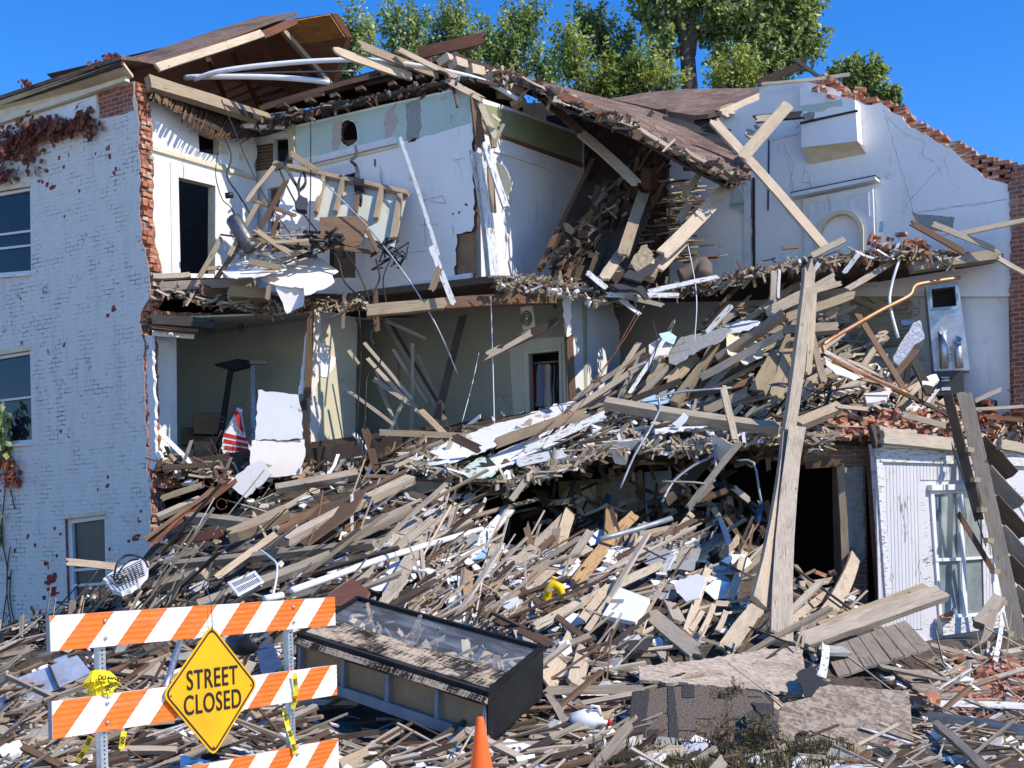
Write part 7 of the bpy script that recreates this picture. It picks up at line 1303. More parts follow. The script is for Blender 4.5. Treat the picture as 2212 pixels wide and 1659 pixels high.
Sf = Fr(P(1140, 690, 23.0), Vector((.9, -.4, 0)))
cyl = lambda r_, n=22: [(1138 + r_ * math.cos(a * 2 * math.pi / n), 688 + r_ * 1.35 * math.sin(a * 2 * math.pi / n)) for a in range(n)]
poly('plate', Sf, [(1124, 664), (1150, 660), (1156, 705), (1130, 715)], .03, M['pinkish'], sk)
for r_ in (12, 8.6, 5.2): poly('grille_ring', Sf, cyl(r_), .01, M['dark'], sk, holes=[cyl(r_ - 1.7)], off=.012)
lineobj('ceiling_lamp', 'small bare lamp holder on the left room ceiling', 'lamp holder', [(520, 700, 23.8), (520, 706, 23.8), (521, 714, 23.8)], .05, 'dmetal', 2, n=8)
# ---------------------------------------------------------------- small things on the heap
mb = MB(); c = P(1062 + 612 / 3, 1106 + 1345 / 3, 10.6); rr = random.Random(1)
tube(mb, [c + Vector((-.11, 0, -.05)), c + Vector((-.1, 0, -.02)), c + Vector((.0, 0, 0)), c + Vector((.08, 0, 0)), c + Vector((.12, 0, -.02)), c + Vector((.15, 0, -.03)), c + Vector((.18, 0, -.03))], [.05, .085, .095, .085, .04, .022, .022], 8); o = tag(mb.build('milk_jug', M['plastic']), 'white plastic milk jug lying below the level plank', 'jug')
mb = MB(); tube(mb, [c + Vector(q) for q in ((.02, -.05, .07), (.05, -.06, .12), (.1, -.05, .11), (.12, -.03, .03))], .016, 6); mb.build('handle', M['plastic'], o); mb = MB(); tube(mb, [c + Vector((.18, 0, -.03)), c + Vector((.205, 0, -.034))], .028, 10); mb.build('cap', M['red'], o)
mb = MB(); c = P(1062 + 400 / 3, 1106 + 500 / 3, 14.9); k_ = .68
tube(mb, [c + Vector(q) for q in ((-.09, 0, -.22), (-.085, 0, -.12), (-.05, 0, -.02), (.01, 0, .05), (.07, 0, .02), (.1, 0, -.07), (.105, 0, -.12))], [.035, .05, .07, .085, .075, .055, .05], 9, flat=.8); o = mb.build('plastic_elbow', M['yplastic']); tag(o, 'bright yellow bent plastic fitting in the middle heap', 'plastic fitting')
mb = MB(); tube(mb, [c + Vector((.0, 0, .12)), c + Vector((.01, 0, .15))], .035, 9); mb.build('neck', M['yplastic'], o); mb = MB(); plank(mb, c + Vector((-.07, -.07, -.02)), c + Vector((.0, -.085, .0)), (0, -1, .2), .03, .006, (0, 0)); mb.build('label_band', M['pinkpatch'], o)
bsk = empty('laundry_basket', P(270, 1230, 18.5), 'crushed white basket with black netting and hoop on the left heap', 'basket')
Bk = fr3(P(225, 1260, 17.4), P(320, 1230, 17.6), P(270, 1205, 18.6))
poly('liner', Bk, jag([(222, 1250), (262, 1222), (300, 1206), (320, 1212), (318, 1235), (300, 1262), (262, 1280), (240, 1272)], 2, 7), .06, M['plastic'], bsk)
mb = MB()
for k in range(9):
    tube(mb, [Bk.w(235 + 9 * k, 1262 - 4 * k, .1), Bk.w(258 + 7 * k, 1285 - 3.5 * k, .1)], .007, 4); tube(mb, [Bk.w(235 + 3 * k, 1262 + 2.6 * k, .1), Bk.w(310 + 1 * k, 1225 + 4 * k, .1)], .007, 4)
mb.build('netting', M['blackmetal'], bsk)
lineobj('hoop', '', '', [(246, 1250, 17.2), (252, 1220, 17.2), (268, 1202, 17.3), (290, 1200, 17.3), (312, 1210, 17.4), (320, 1226, 17.4)], .016, 'blackmetal', 4, parent=bsk); lineobj('hoop', '', '', [(250, 1254, 17.2), (262, 1228, 17.2), (280, 1212, 17.3), (300, 1208, 17.3)], .013, 'blackmetal', 4, parent=bsk)
lineobj('plastic_crate', 'dark blue plastic crate at the left edge under the long tan board', 'crate', [(0, 1530, 11), (12, 1525, 11)], .12, 'blue', 2, n=4)
lineobj('rolled_pipe', 'rounded dark roll lying behind the right barricade post', 'roll', [(505, 1390, 12.6), (530, 1395, 12.4), (545, 1385, 12.4)], .1, 'blackmetal', 3, n=10)
M['carpet'] = simple('dusty_brown_carpet', (.17, .13, .105), (.11, .085, .07), 40, .95, .3)
lineobj('carpet_roll', 'rolled brown carpet lying on the torn floor by the party wall', 'carpet roll', [(1470, 600, 22.2), (1490, 590, 22.2), (1518, 572, 22.2), (1520, 600, 22)], .15, 'carpet', 4, n=12)
sheet('paper_sack', 'crumpled tan sack standing at the foot of the pale rafter', 'sack', T(2, 1, [(900, 110), (970, 0), (1010, -10), (1080, 130), (1060, 200), (950, 170)]), [(1365, 580, 21.3), (1420, 585, 21.3), (1390, 530, 21.6)], 'insul', .15, 3, 8, tint=.9)
sheet('felt_piece', 'grey folded roofing felt on the torn floor', 'roofing felt', T(2, 1, [(850, 200), (930, 110), (1050, 70), (1090, 100), (1020, 190), (960, 230)]), [(1350, 600, 21.2), (1420, 590, 21.1), (1400, 560, 21.5)], 'blackgrit', .04, 2, 8, tint=1.2)
sheet('felt_piece', 'dark roofing strip draped over the floor edge', 'roofing felt', T(2, 1, [(760, 250), (880, 240), (980, 260), (1020, 330), (990, 340), (940, 290), (820, 280)]), [(1320, 620, 21.1), (1400, 620, 21.1), (1360, 610, 21.3)], 'blackgrit', .04, 2, 8)
sheet('hanging_rubble_sheet', 'insulation covered ceiling piece hanging in the collapsed room', 'ceiling piece', [(1190, 590), (1215, 500), (1255, 400), (1330, 360), (1420, 370), (1400, 470), (1360, 560), (1330, 612), (1200, 612)], [(1190, 600, 22.6), (1340, 600, 22.4), (1330, 370, 24.4)], 'dwood', .06, 4, 12, tint=.8)  # dark wood colour stands for the roof's shade on this piece
for k, (x1, y1, x2, y2) in enumerate(((1222, 606, 1312, 392), (1275, 600, 1338, 430), (1165, 585, 1282, 345), (1318, 612, 1402, 440))):
    board(x1, y1, x2, y2, (13, 19, 10, 16)[k], 'bdbd'[k], ('dark joist across the hanging ceiling piece, far left', 'dark joist across the hanging ceiling piece, centre', 'dark joist at the left rim of the hanging ceiling piece', 'dark joist across the hanging ceiling piece, right')[k], Y=(22.3, 24.0), th=.1)
mb = MB(); rr = random.Random(17)
for k in range(230):
    x, y = (rr.gauss(1465, 38), rr.uniform(390, 570)) if k < 130 else (rr.uniform(1180, 1420), rr.uniform(380, 600))
    if k >= 130 and (y < 600 - (x - 1180) * .85 - 30 or x > 1400): continue; an = rr.gauss(.5, .6); L = rr.uniform(10, 34); Y = 23 + rr.uniform(-.5, .4)
    plank(mb, P(x - L * math.cos(an), y + L * math.sin(an), Y), P(x + L * math.cos(an), y - L * math.sin(an), Y + rr.uniform(-.3, .3)), (0, -.7, .6), .045, .012, (.6, .6), .02, rr.uniform(.1, 1), ns=1, nst=2, r=rr, mi=k % 2)
tag(mb.build('lath_tangle', [M['gwood'], M['bwood']]), 'tangle of snapped laths hanging under the sagging roof tip', kind='stuff')
# ---------------------------------------------------------------- scattered debris
rs = random.Random(77)
def chunk(mb, c, r, th, nrm, mi, tint):
    n = Vector(nrm).normalized(); a = n.orthogonal().normalized(); a = Matrix.Rotation(rs.uniform(0, 6.28), 3, n) @ a; b = n.cross(a); k = rs.randint(4, 7); el = rs.uniform(.5, 1)
    ring_ = [(math.cos(6.283 * (i + rs.uniform(-.25, .25)) / k) * r * rs.uniform(.6, 1.1), math.sin(6.283 * (i + rs.uniform(-.25, .25)) / k) * r * el * rs.uniform(.6, 1.1)) for i in range(k)]
    vs = [c + a * p + b * q + n * th * .5 + n * rs.uniform(-.15, .15) * r * .4 for p, q in ring_] + [c + a * p * .93 + b * q * .93 - n * th * .5 for p, q in ring_]
    fs = [tuple(range(k)), tuple(reversed(range(k, 2 * k)))] + [(i, k + i, k + (i + 1) % k, (i + 1) % k) for i in range(k)]
    o = rs.uniform(0, 20); uv = [[(o + p, o + q) for p, q in ring_], [(o + p, o + q) for p, q in reversed(ring_)]] + [[(o, 0), (o, th), (o + .1, th), (o + .1, 0)]] * k
    mb.add(vs, fs, uv, tint, mi)
def pose(fn, x, y, lift):
    p, tx, ty = tangent(fn, x, y); nn = tx.cross(ty).normalized()
    if nn.y > 0: nn = -nn
    return p + nn * lift, tx, (ty * .55 + Vector((0, 0, 1)) * .45).normalized(), nn
def inpoly(x, y, q):
    c = False; n = len(q)
    for i in range(n):
        (x1, y1), (x2, y2) = q[i], q[(i + 1) % n]
        if (y1 > y) != (y2 > y) and x < (x2 - x1) * (y - y1) / (y2 - y1) + x1: c = not c
    return c
ZONES = [[(2055, 1425), (2230, 1420), (2230, 1525), (2110, 1535)], [(1340, 1415), (1740, 1385), (1760, 1470), (1990, 1480), (1995, 1640), (1345, 1640)], [(1740, 1340), (2020, 1320), (2040, 1480), (1790, 1480)], [(1280, 1255), (1420, 1260), (1400, 1360), (1290, 1360)], [(480, 1225), (590, 1225), (590, 1300), (490, 1300)], [(20, 1400), (205, 1400), (210, 1530), (40, 1540)], [(205, 1190), (340, 1190), (330, 1290), (210, 1290)], [(640, 1390), (1190, 1400), (1190, 1630), (640, 1630)], [(1170, 1380), (1245, 1380), (1240, 1430), (1165, 1430)], [(1500, 1280), (1790, 1240), (1720, 1420), (1540, 1430)], [(1225, 1510), (1310, 1510), (1310, 1590), (1225, 1590)], [(680, 1240), (810, 1240), (810, 1320), (680, 1320)], [(1170, 1240), (1220, 1240), (1220, 1310), (1165, 1310)]]
UZ = [[(895, 995), (1060, 910), (1245, 860), (1295, 905), (1130, 1000), (1040, 1036)], [(1420, 790), (1440, 720), (1560, 700), (1640, 685), (1650, 710), (1560, 760), (1460, 800)], [(1780, 765), (1800, 770), (1880, 815), (1850, 830), (1780, 790)]]
def busy(x, y):
    for q in ZONES:
        if inpoly(x, y, q): return .93
    for (x1, y1, x2, y2, w_) in TR:
        if w_ < 12 or y < 1000: continue
        dx, dy = x2 - x1, y2 - y1; L2 = dx * dx + dy * dy; t = ((x - x1) * dx + (y - y1) * dy) / L2
        if -.03 < t < 1.03 and abs((x - x1) * dy - (y - y1) * dx) / math.sqrt(L2) < w_ * .62 + 4: return .86
    return 0
def ang(x, y=1300):
    if y > 1500: return rs.gauss(.05, .38)
    if rs.random() < .13: return rs.uniform(-math.pi / 2, math.pi / 2)
    if x < 700: return rs.gauss(.42, .28)
    if x < 1750: return rs.gauss(.80, .38)
    return rs.gauss(.05, .42)
WM = ['gwood', 'lwood', 'twood', 'bwood', 'wwood', 'dwood']
def wpick(): return rs.choices(range(6), (44, 9, 13, 16, 4, 15))[0]
def stick(mb, fn, x, y, L, w_, th, mi, lift, a=None):
    p, tx, up_, nn = pose(fn, x, y, lift); a = ang(x, y) if a is None else a; f_ = min(1.1, max(.55, (p.y / 16))); L *= f_; w_ *= max(.7, f_)
    d = (tx * math.cos(a) + up_ * math.sin(a) + nn * (rs.uniform(-.12, .3) if L < 1.1 else rs.uniform(-.06, .09))).normalized()
    n = nn + Vector((rs.uniform(-.7, .7), rs.uniform(-.7, .2), rs.uniform(-.3, .8)))
    plank(mb, p - d * L / 2, p + d * L / 2, n, w_, th, (rs.uniform(.2, 1.6), rs.uniform(.2, 1.6)), .02, rs.uniform(.1, 1), mi, rs, ns=2, nst=2)
def lowpt(bias=0, dens=True):
    while True:
        x = rs.uniform(-70, 2290); t = interp(RIDGE, x); y = rs.uniform(t + 4, 1735)
        if rs.random() < bias and not (700 < x < 1750): continue
        if rs.random() < busy(x, y): continue
        if 1060 < x < 1700 and y < t + 26 and rs.random() < .75: continue
        if dens and noise.noise(Vector((x / 75, y / 42, 3))) < rs.uniform(-.38, .26): continue
        return x, y
def uppt():
    while True:
        x = rs.uniform(880, 2290); a, b = interp(UTOP, x), interp(UBOT, x); y = rs.uniform(a + (22 if x < 1330 else 2), b - 2)
        if any(inpoly(x, y, q) for q in UZ) and rs.random() < .9: continue
        return x, y
# longer boards and laths sweeping down the heap from upper right to lower left
for k in range(165):
    x, y = lowpt(.2, False)
    if y > 1600 or (x < 330 and y < interp(RIDGE, x) + 60): continue
    c = P(x, y, low(x, y)); mb = MB(); th_ = rs.gauss(.40, .16) if x < 760 else (rs.gauss(.75, .25) if x < 1750 else rs.gauss(-.1, .6))
    stick(mb, low, x, y, rs.uniform(1.3, 3.3), rs.uniform(.03, .1), rs.uniform(.02, .05), 0, rs.uniform(.03, .12), th_ if y < 1430 else rs.gauss(.1, .3)); mb.v = [tuple(Vector(v) - c) for v in mb.v]
    tag(mb.build('long_board', M[rs.choice(['gwood', 'gwood', 'gwood', 'twood', 'bwood', 'dwood'])], loc=c), 'long narrow weathered board lying down the slope of the heap', 'long board', 'long narrow boards lying down the slope of the heap')
for k in range(70):
    x = rs.uniform(1300, 1880); y = rs.uniform(interp(UTOP, x) - 15, interp(UBOT, x) - 60)
    if any(inpoly(x, y, q) for q in UZ): continue
    c = P(x, y, up(x, y)); mb = MB(); stick(mb, up, x, y, rs.uniform(.8, 2.2), rs.uniform(.05, .15), rs.uniform(.02, .05), 0, rs.uniform(.05, .4), rs.gauss(.72, .3)); mb.v = [tuple(Vector(v) - c) for v in mb.v]
    tag(mb.build('leaning_board', M[rs.choice(['gwood', 'gwood', 'twood', 'bwood', 'lwood'])], loc=c), 'weathered board leaning in the fan of boards on the fallen upper floor', 'leaning board', 'boards leaning on the fallen upper floor')
# individual boards, shared label within the group
for k in range(62):
    x, y = lowpt(.35); sc = low(x, y) / 15
    c = P(x, y, low(x, y)); mb = MB(); stick(mb, low, x, y, rs.uniform(.5, 1.3), rs.uniform(.04, .1), rs.uniform(.015, .03), 0, rs.uniform(.04, .14))
    mb.v = [tuple(Vector(v) - c) for v in mb.v]
    tag(mb.build('broken_board', M[WM[wpick()]], loc=c), 'short broken board lying loose among the plaster and splinters of the heap', 'broken board', 'short broken boards strewn over the heap')
for k in range(110):
    x, y = lowpt(.45); c = P(x, y, low(x, y)); mb = MB(); p, tx, u_, nn = pose(low, x, y, rs.uniform(.03, .16))
    chunk(mb, p - c, rs.uniform(.1, .27), rs.uniform(.012, .05), nn + Vector((rs.uniform(-.6, .6), rs.uniform(-.6, .2), rs.uniform(-.2, .7))), 0, rs.uniform(.2, .9))
    tag(mb.build('plaster_piece', M[rs.choice(['drywall', 'drywall', 'whitew', 'pinkish', 'greyplaster', 'cement'])], loc=c), 'broken piece of plaster lying loose among the boards of the heap', 'plaster piece', 'broken plaster pieces strewn over the heap')
# masses nobody could count
mb = MB()
for k in range(2500):
    x, y = lowpt(.12); L = rs.choice((.35, .6, 1.0, 1.7)) * rs.uniform(.6, 1.3)
    stick(mb, low, x, y, L, rs.uniform(.010, .04), rs.uniform(.006, .018), wpick(), rs.uniform(.0, .1))
for k in range(430):
    x = rs.uniform(-60, 1500); y = rs.uniform(1400, 1730)
    if rs.random() < busy(x, y): continue
    stick(mb, low, x, y, rs.uniform(.8, 2.2), rs.uniform(.04, .11), rs.uniform(.02, .045), rs.choice((0, 0, 3, 5, 5, 2)), rs.uniform(.0, .1), rs.gauss(.12, .3))
for k in range(190):
    x, y = lowpt(); stick(mb, low, x, y, rs.uniform(.6, 1.5), rs.uniform(.04, .12), rs.uniform(.015, .04), wpick(), rs.uniform(.0, .06))
for k in range(620):
    x, y = uppt(); stick(mb, up, x, y, rs.uniform(.2, 1.2), rs.uniform(.02, .08), rs.uniform(.01, .03), wpick(), rs.uniform(.0, .2), rs.gauss(.45, .5))
tag(mb.build('wood_splinters', [M[m] for m in WM]), 'countless splintered laths and wood scraps covering the heap', kind='stuff')
mb = MB(); PM = ['drywall', 'pinkish', 'insul', 'cement', 'lwood', 'dshingle']
for k in range(6200):
    x, y = lowpt(.25); p, tx, u_, nn = pose(low, x, y, rs.uniform(-.01, .09)); r_ = rs.choice((.02, .03, .05, .08)) * rs.uniform(.7, 1.5)
    chunk(mb, p, r_, r_ * rs.uniform(.2, .7), nn + Vector((rs.uniform(-1, 1), rs.uniform(-1, .3), rs.uniform(-.3, 1))), rs.choices(range(6), (17, 16, 34, 14, 9, 10))[0], rs.uniform(.1, .9))
for k in range(800):
    x, y = lowpt(.55); p, tx, u_, nn = pose(low, x, y, rs.uniform(0, .1)); chunk(mb, p, rs.uniform(.07, .17), rs.uniform(.01, .04), nn + Vector((rs.uniform(-.6, .6), rs.uniform(-.6, .2), rs.uniform(-.2, .7))), rs.choices(range(6), (36, 22, 6, 16, 4, 16))[0], rs.uniform(.1, .9))
for k in range(360):
    x, y = rs.gauss(1350, 250), rs.gauss(1260, 75)
    if y < interp(RIDGE, x) + 15 or x < 850 or rs.random() < busy(x, y): continue
    p, tx, u_, nn = pose(low, x, y, rs.uniform(.02, .14)); chunk(mb, p, rs.uniform(.06, .2), rs.uniform(.008, .03), nn + Vector((rs.uniform(-.7, .7), rs.uniform(-.7, .2), rs.uniform(-.2, .7))), rs.choices(range(6), (60, 18, 0, 18, 0, 4))[0], rs.uniform(.3, .95))
for k in range(1500):
    x, y = uppt(); p, tx, u_, nn = pose(up, x, y, rs.uniform(-.02, .12)); r_ = rs.choice((.03, .05, .09, .15)) * rs.uniform(.7, 1.4)
    chunk(mb, p, r_, r_ * rs.uniform(.1, .6), nn + Vector((rs.uniform(-1, 1), rs.uniform(-1, .3), rs.uniform(-.3, 1))), rs.choices(range(6), (18, 16, 26, 10, 14, 12))[0], rs.uniform(.1, .9))
tag(mb.build('plaster_crumbs', [M[m] for m in PM]), 'countless plaster crumbs and chips covering the heap', kind='stuff')
# torn fringe along the upper floor edge, roof edge and the lip of the fallen floor
def fringe(name, label, line, n, spread, mats, wts, hang_=.5, sz=1.0):
    mb = MB(); seg = []; tot = 0
    for a, b in zip(line[:-1], line[1:]): d = math.hypot(b[0] - a[0], b[1] - a[1]); seg.append((tot, d, a, b)); tot += d
    for k in range(n):
        s_ = rs.uniform(0, tot)
        for (t0, d, a, b) in seg:
            if t0 <= s_ <= t0 + d: break
        t = (s_ - t0) / d; x = a[0] + (b[0] - a[0]) * t; y = a[1] + (b[1] - a[1]) * t + rs.gauss(0, spread); Y = a[2] + (b[2] - a[2]) * t + rs.uniform(-.25, .3); p = P(x, y, Y); m = rs.choices(range(len(mats)), wts)[0]
        if rs.random() < hang_:
            if rs.random() < .3: d = Vector((rs.uniform(-.5, .5), rs.uniform(-.6, .1), rs.uniform(-1, -.2))).normalized()
            else: d = (Vector((b[0] - a[0], 0, a[1] - b[1])).normalized() + Vector((rs.uniform(-.5, .5), rs.uniform(-.8, .3), rs.uniform(-.4, .5)))).normalized()
            L = rs.uniform(.1, .5) * sz; plank(mb, p - d * L / 2, p + d * L / 2, (rs.uniform(-.5, .5), -1, rs.uniform(0, 1)), rs.uniform(.02, .06) * sz, rs.uniform(.008, .02), (1, 1), .03, rs.uniform(.1, 1), m, rs, ns=1, nst=2)
        else:
            r_ = rs.uniform(.03, .12) * sz; chunk(mb, p, r_, r_ * rs.uniform(.15, .8), (rs.uniform(-1, 1), rs.uniform(-1, .2), rs.uniform(-.2, 1)), m, rs.uniform(.1, .9))
    tag(mb.build(name, [M[m] for m in mats]), label, kind='stuff')
fringe('torn_floor_edge', 'ragged laths, plaster and insulation along the torn upper floor', [(335, 618, 22.2), (450, 650, 22.3), (600, 668, 22.3), (790, 655, 22)], 300, 8, ['gwood', 'insul', 'twood', 'bwood'], (4, 3, 3, 3), .75, .85)
fringe('torn_floor_edge', 'ragged laths, plaster and insulation along the middle upper floor', [(1070, 612, 21.3), (1140, 605, 21.4), (1240, 620, 22.2), (1330, 645, 23.3), (1420, 632, 23.2), (1540, 615, 22.0), (1660, 580, 21.6), (1800, 560, 21.7), (1960, 548, 21.7), (2060, 560, 21.7)], 820, 7, ['gwood', 'insul', 'twood', 'white', 'wwood', 'dshingle', 'bwood'], (5, 4, 4, .5, .7, 1.5, 4), .84, .85)
fringe('torn_floor_edge', 'white plaster lumps hanging under the middle upper floor', [(1075, 622, 21.2), (1180, 628, 21.3), (1300, 655, 21.5)], 90, 5, ['insul', 'drywall'], (5, 1), .1, .8)
fringe('torn_lip', 'ragged plaster and laths along the lip of the fallen floor', [(900, 1000, 20.2), (1030, 1030, 20), (1120, 1040, 19.9), (1220, 1005, 19.9), (1320, 962, 19.9), (1480, 965, 19.9), (1700, 940, 20), (1790, 950, 20)], 620, 9, ['gwood', 'insul', 'twood', 'white', 'wwood'], (5, 2, 4, 1.2, .8, ), .8)
fringe('torn_roof_edge', 'ragged roofing scraps along the broken roof edge', [(560, 272, 24.2), (700, 238, 23.4), (850, 205, 22.8), (1000, 175, 22.1)], 260, 6, ['dwood', 'bwood', 'greyplaster'], (4, 4, 2), .5, .8)
fringe('torn_roof_edge', 'ragged shingle scraps along the sagging roof edge', [(1062, 152, 23.2), (1200, 207, 22.5), (1310, 250, 22.2), (1420, 308, 22.1), (1520, 358, 22), (1600, 386, 22)], 330, 6, ['dshingle', 'bwood', 'lwood', 'dwood', 'gwood'], (4, 4, 1, 3, 1), .8, 1.15)
fringe('cavity_debris', 'dark laths and insulation clinging inside the collapsed roof cavity', [(1200, 590, 22.3), (1290, 490, 23.0), (1380, 400, 23.7), (1430, 350, 23.8)], 330, 34, ['dwood', 'bwood', 'insul', 'kwood'], (5, 4, 1, 3), .8, 1.5)
fringe('dark_laths', 'dark snapped laths inside the ground floor opening', [(1150, 1090, 21.2), (1400, 1110, 21.2), (1600, 1100, 21), (1680, 1150, 20.7)], 150, 32, ['dwood', 'gwood', 'blue', 'bwood'], (5, 3, 1, 3), .95, 1.8)
fringe('dark_laths', 'dark crossed joists and laths under the fallen floor', [(1080, 1010, 20.9), (1300, 990, 20.9), (1500, 990, 20.9), (1700, 970, 20.9)], 200, 14, ['dwood', 'bwood', 'gwood'], (5, 3, 2), .95, 1.6)
fringe('room_rubble', 'rubble strewn over the second floor rooms', [(340, 1010, 22.3), (500, 1030, 22.2), (680, 1035, 21.8), (850, 990, 21.9), (1000, 950, 22), (1200, 900, 22.2)], 420, 14, ['gwood', 'bwood', 'white', 'card'], (4, 4, 1, 1), .75, 1.2)
# bricks, one object each
def bricks(n, x0, x1, yf, Yf, piece=.4, red=None):
    for k in range(n):
        x = rs.uniform(x0, x1); y = yf(x) if callable(yf) else rs.uniform(*yf); Y = Yf(x, y) if callable(Yf) else rs.uniform(*Yf); c = P(x, y, Y)
        a = Vector((rs.uniform(-1, 1), rs.uniform(-1, 1), rs.uniform(-.4, .4))).normalized(); b = a.cross(Vector((rs.uniform(-.5, .5), rs.uniform(-.5, .5), 1))).normalized(); e = a.cross(b)
        L = .2 * (1 if rs.random() > piece else rs.uniform(.35, .8)); mb = MB(); box(mb, Vector((0, 0, 0)), a, b, e, L, .095, .062, rs.random(), 0, .012, rs)
        tag(mb.build('brick', M['lbrick'], loc=c), 'loose red brick or half brick lying among the fallen rubble', 'brick', 'loose bricks in the rubble')
def fcy(x): return FC.w(max(x, 1893), 960).y
bricks(60, 1795, 2075, lambda x: rs.uniform(880, 938) + (x - 1800) * .06, lambda x, y: fcy(x) - .1 + (950 - y) * .012 + rs.uniform(-.1, .1))
bricks(34, 1840, 2010, lambda x: rs.uniform(505, 556) - (x - 1900) * .05 + abs(x - 1930) * .15, (21.5, 21.9)); bricks(8, 1690, 1840, lambda x: 585 - (x - 1690) * .15, (21.6, 21.8))
bricks(34, 2130, 2212, (832, 960), lambda x, y: fcy(x) - .1 + (950 - y) * .008); bricks(60, 2050, 2225, lambda x: rs.uniform(1425, 1540), lambda x, y: low(x, y) - rs.uniform(.05, .3)); bricks(14, 1760, 2120, (1622, 1655), lambda x, y: low(x, y) - .08)
bricks(12, 1280, 1760, (1520, 1640), lambda x, y: low(x, y) - .12, .7); bricks(4, 1990, 2010, (1508, 1516), (11.7, 11.8), 0); bricks(12, 1600, 1900, (1220, 1400), lambda x, y: low(x, y) - .15, .7); bricks(3, 2020, 2050, (1328, 1345), (20.75, 20.9), .2)
bricks(20, 1755, 1880, lambda x: rs.uniform(168, 222) * 1 + (x - 1755) * .25 - 10, (23.3, 23.8), .6); bricks(8, 0, 400, (1600, 1655), lambda x, y: low(x, y) - .08, .8)
mb = MB()
for k in range(260):
    x = rs.uniform(2040, 2290); y = rs.uniform(1420, 1560); p = P(x, y, low(x, y) - rs.uniform(0, .15)); a = Vector((rs.uniform(-1, 1), rs.uniform(-1, 1), rs.uniform(-.4, .4))).normalized(); b = a.orthogonal().normalized(); box(mb, p, a, b, a.cross(b), rs.uniform(.05, .16), rs.uniform(.04, .1), .06, rs.random(), 0, .012, rs)
for k in range(150):
    x = rs.uniform(1790, 2200); y = rs.uniform(885, 950); p = P(x, y, fcy(x) - .05 + (950 - y) * .012 + rs.uniform(-.1, .1)); a = Vector((rs.uniform(-1, 1), rs.uniform(-1, 1), rs.uniform(-.4, .4))).normalized(); b = a.orthogonal().normalized(); box(mb, p, a, b, a.cross(b), rs.uniform(.04, .14), rs.uniform(.04, .1), .06, rs.random(), 0, .012, rs)
for k in range(260):
    x, y = rs.uniform(1180, 2212), rs.uniform(1560, 1700); p = P(x, y, low(x, y) - rs.uniform(0, .05)); a = Vector((rs.uniform(-1, 1), rs.uniform(-1, 1), rs.uniform(-.4, .4))).normalized(); b = a.orthogonal().normalized(); q_ = rs.uniform(.02, .07); box(mb, p, a, b, a.cross(b), q_ * 1.5, q_, q_, rs.random(), 0, .008, rs)
tag(mb.build('brick_crumbs', M['lbrick']), 'countless broken brick crumbs among the rubble', kind='stuff')
# black plastic tangle at the left
mb = MB()
for k in range(60):
    x, y = rs.uniform(0, 250), rs.uniform(1285, 1400)
    if y < interp(RIDGE, x) + 5: continue
    c = P(x, y, low(x, y) - .15); tube(mb, [c + Vector((rs.uniform(-.5, .5), rs.uniform(-.3, .3), rs.uniform(-.15, .2))) for _ in range(4)], rs.uniform(.01, .035), 5)
tag(mb.build('black_plastic_strips', M['blackmetal']), 'tangle of shiny black plastic strips on the far left heap', kind='stuff')
# ---------------------------------------------------------------- vegetation
def leaf(mb, p, d, n, L, W, tint, mi=0):
    d = d.normalized(); s = d.cross(n); s = s.normalized() if s.length > 1e-5 else d.orthogonal(); up_ = s.cross(d)
    vs = [p, p + d * L * .45 + s * W * .5 - up_ * W * .12, p + d * L, p + d * L * .45 - s * W * .5 - up_ * W * .12]
    mb.add(vs, [(0, 1, 2), (0, 2, 3)], None, tint, mi)
def rv(a=1.0): return Vector((rs.gauss(0, a), rs.gauss(0, a), rs.gauss(0, a)))
def tree(label, blobs, Y, mat, n, trunks, size=.15, lump=.5, dark=0.0, depth=1.0, cat='tree', nm='leafy_tree'):
    """blobs: (x,y,rx,ry) in the photograph's frame at depth Y; trunks: lists of (x,y,r)"""
    bx_ = P(blobs[0][0], 900, Y); root = empty(nm, (bx_.x, Y, 0), label, cat); k_ = Y / 2750
    mb = MB()
    for t in trunks:
        pts = [P(a, b, Y) for a, b, r_ in t]; g0 = pts[0].copy(); g0.z = 0; 
        if t[0][1] > 150: pts = [g0] + pts; rr_ = [t[0][2] * 1.35] + [q[2] for q in t]
        else: rr_ = [q[2] for q in t]
        tube(mb, pts, rr_, 8)
    tips = []; area = sum(b[2] * b[3] for b in blobs)
    for (x, y, rx, ry) in blobs:
        m = max(5, int(n / 34 * rx * ry / area * .72)); c = P(x, y, Y)
        for i in range(m):
            v = rv().normalized() * (rs.random() ** .45); tips.append((c + Vector((v.x * rx * k_, v.y * (rx + ry) / 2 * k_ * depth, v.z * ry * k_)), c))
    for i in range(0, len(tips), 3):
        a, c = tips[i]; b0 = c.lerp(Vector((bx_.x, Y, c.z - 2)), .25); tube(mb, [b0, b0.lerp(a, .55) + rv(.12), a], [.035, .02, .008], 4, cap=False)
    mb.build('trunk', M['barksm'], root)
    mb = MB()
    for (a, c) in tips:
        out = (a - c); out = out.normalized() if out.length > .01 else Vector((0, 0, 1)); ax = (out * .7 + Vector((0, 0, 1.1)) + rv(.3)).normalized(); ln = rs.uniform(.3, 1.35) * lump * 2
        b_ = rs.uniform(0, .35) + .4 * (rs.random() < .3)
        for j in range(34):
            t = rs.random(); p = a + ax * ln * (t - .4) + rv(.1 * lump * (1.35 - t) * 2.2)
            d = (p - a) * .8 + Vector((0, 0, -.25)) + rv(.5); s_ = size * rs.uniform(.6, 1.25)
            leaf(mb, p, d, (Vector((.35, -.45, .8)) + rv(.55)), s_, s_ * .62, min(1, max(0, b_ + rs.uniform(-.1, .35) - dark)))
    mb.build('crown', M[mat], root); return root
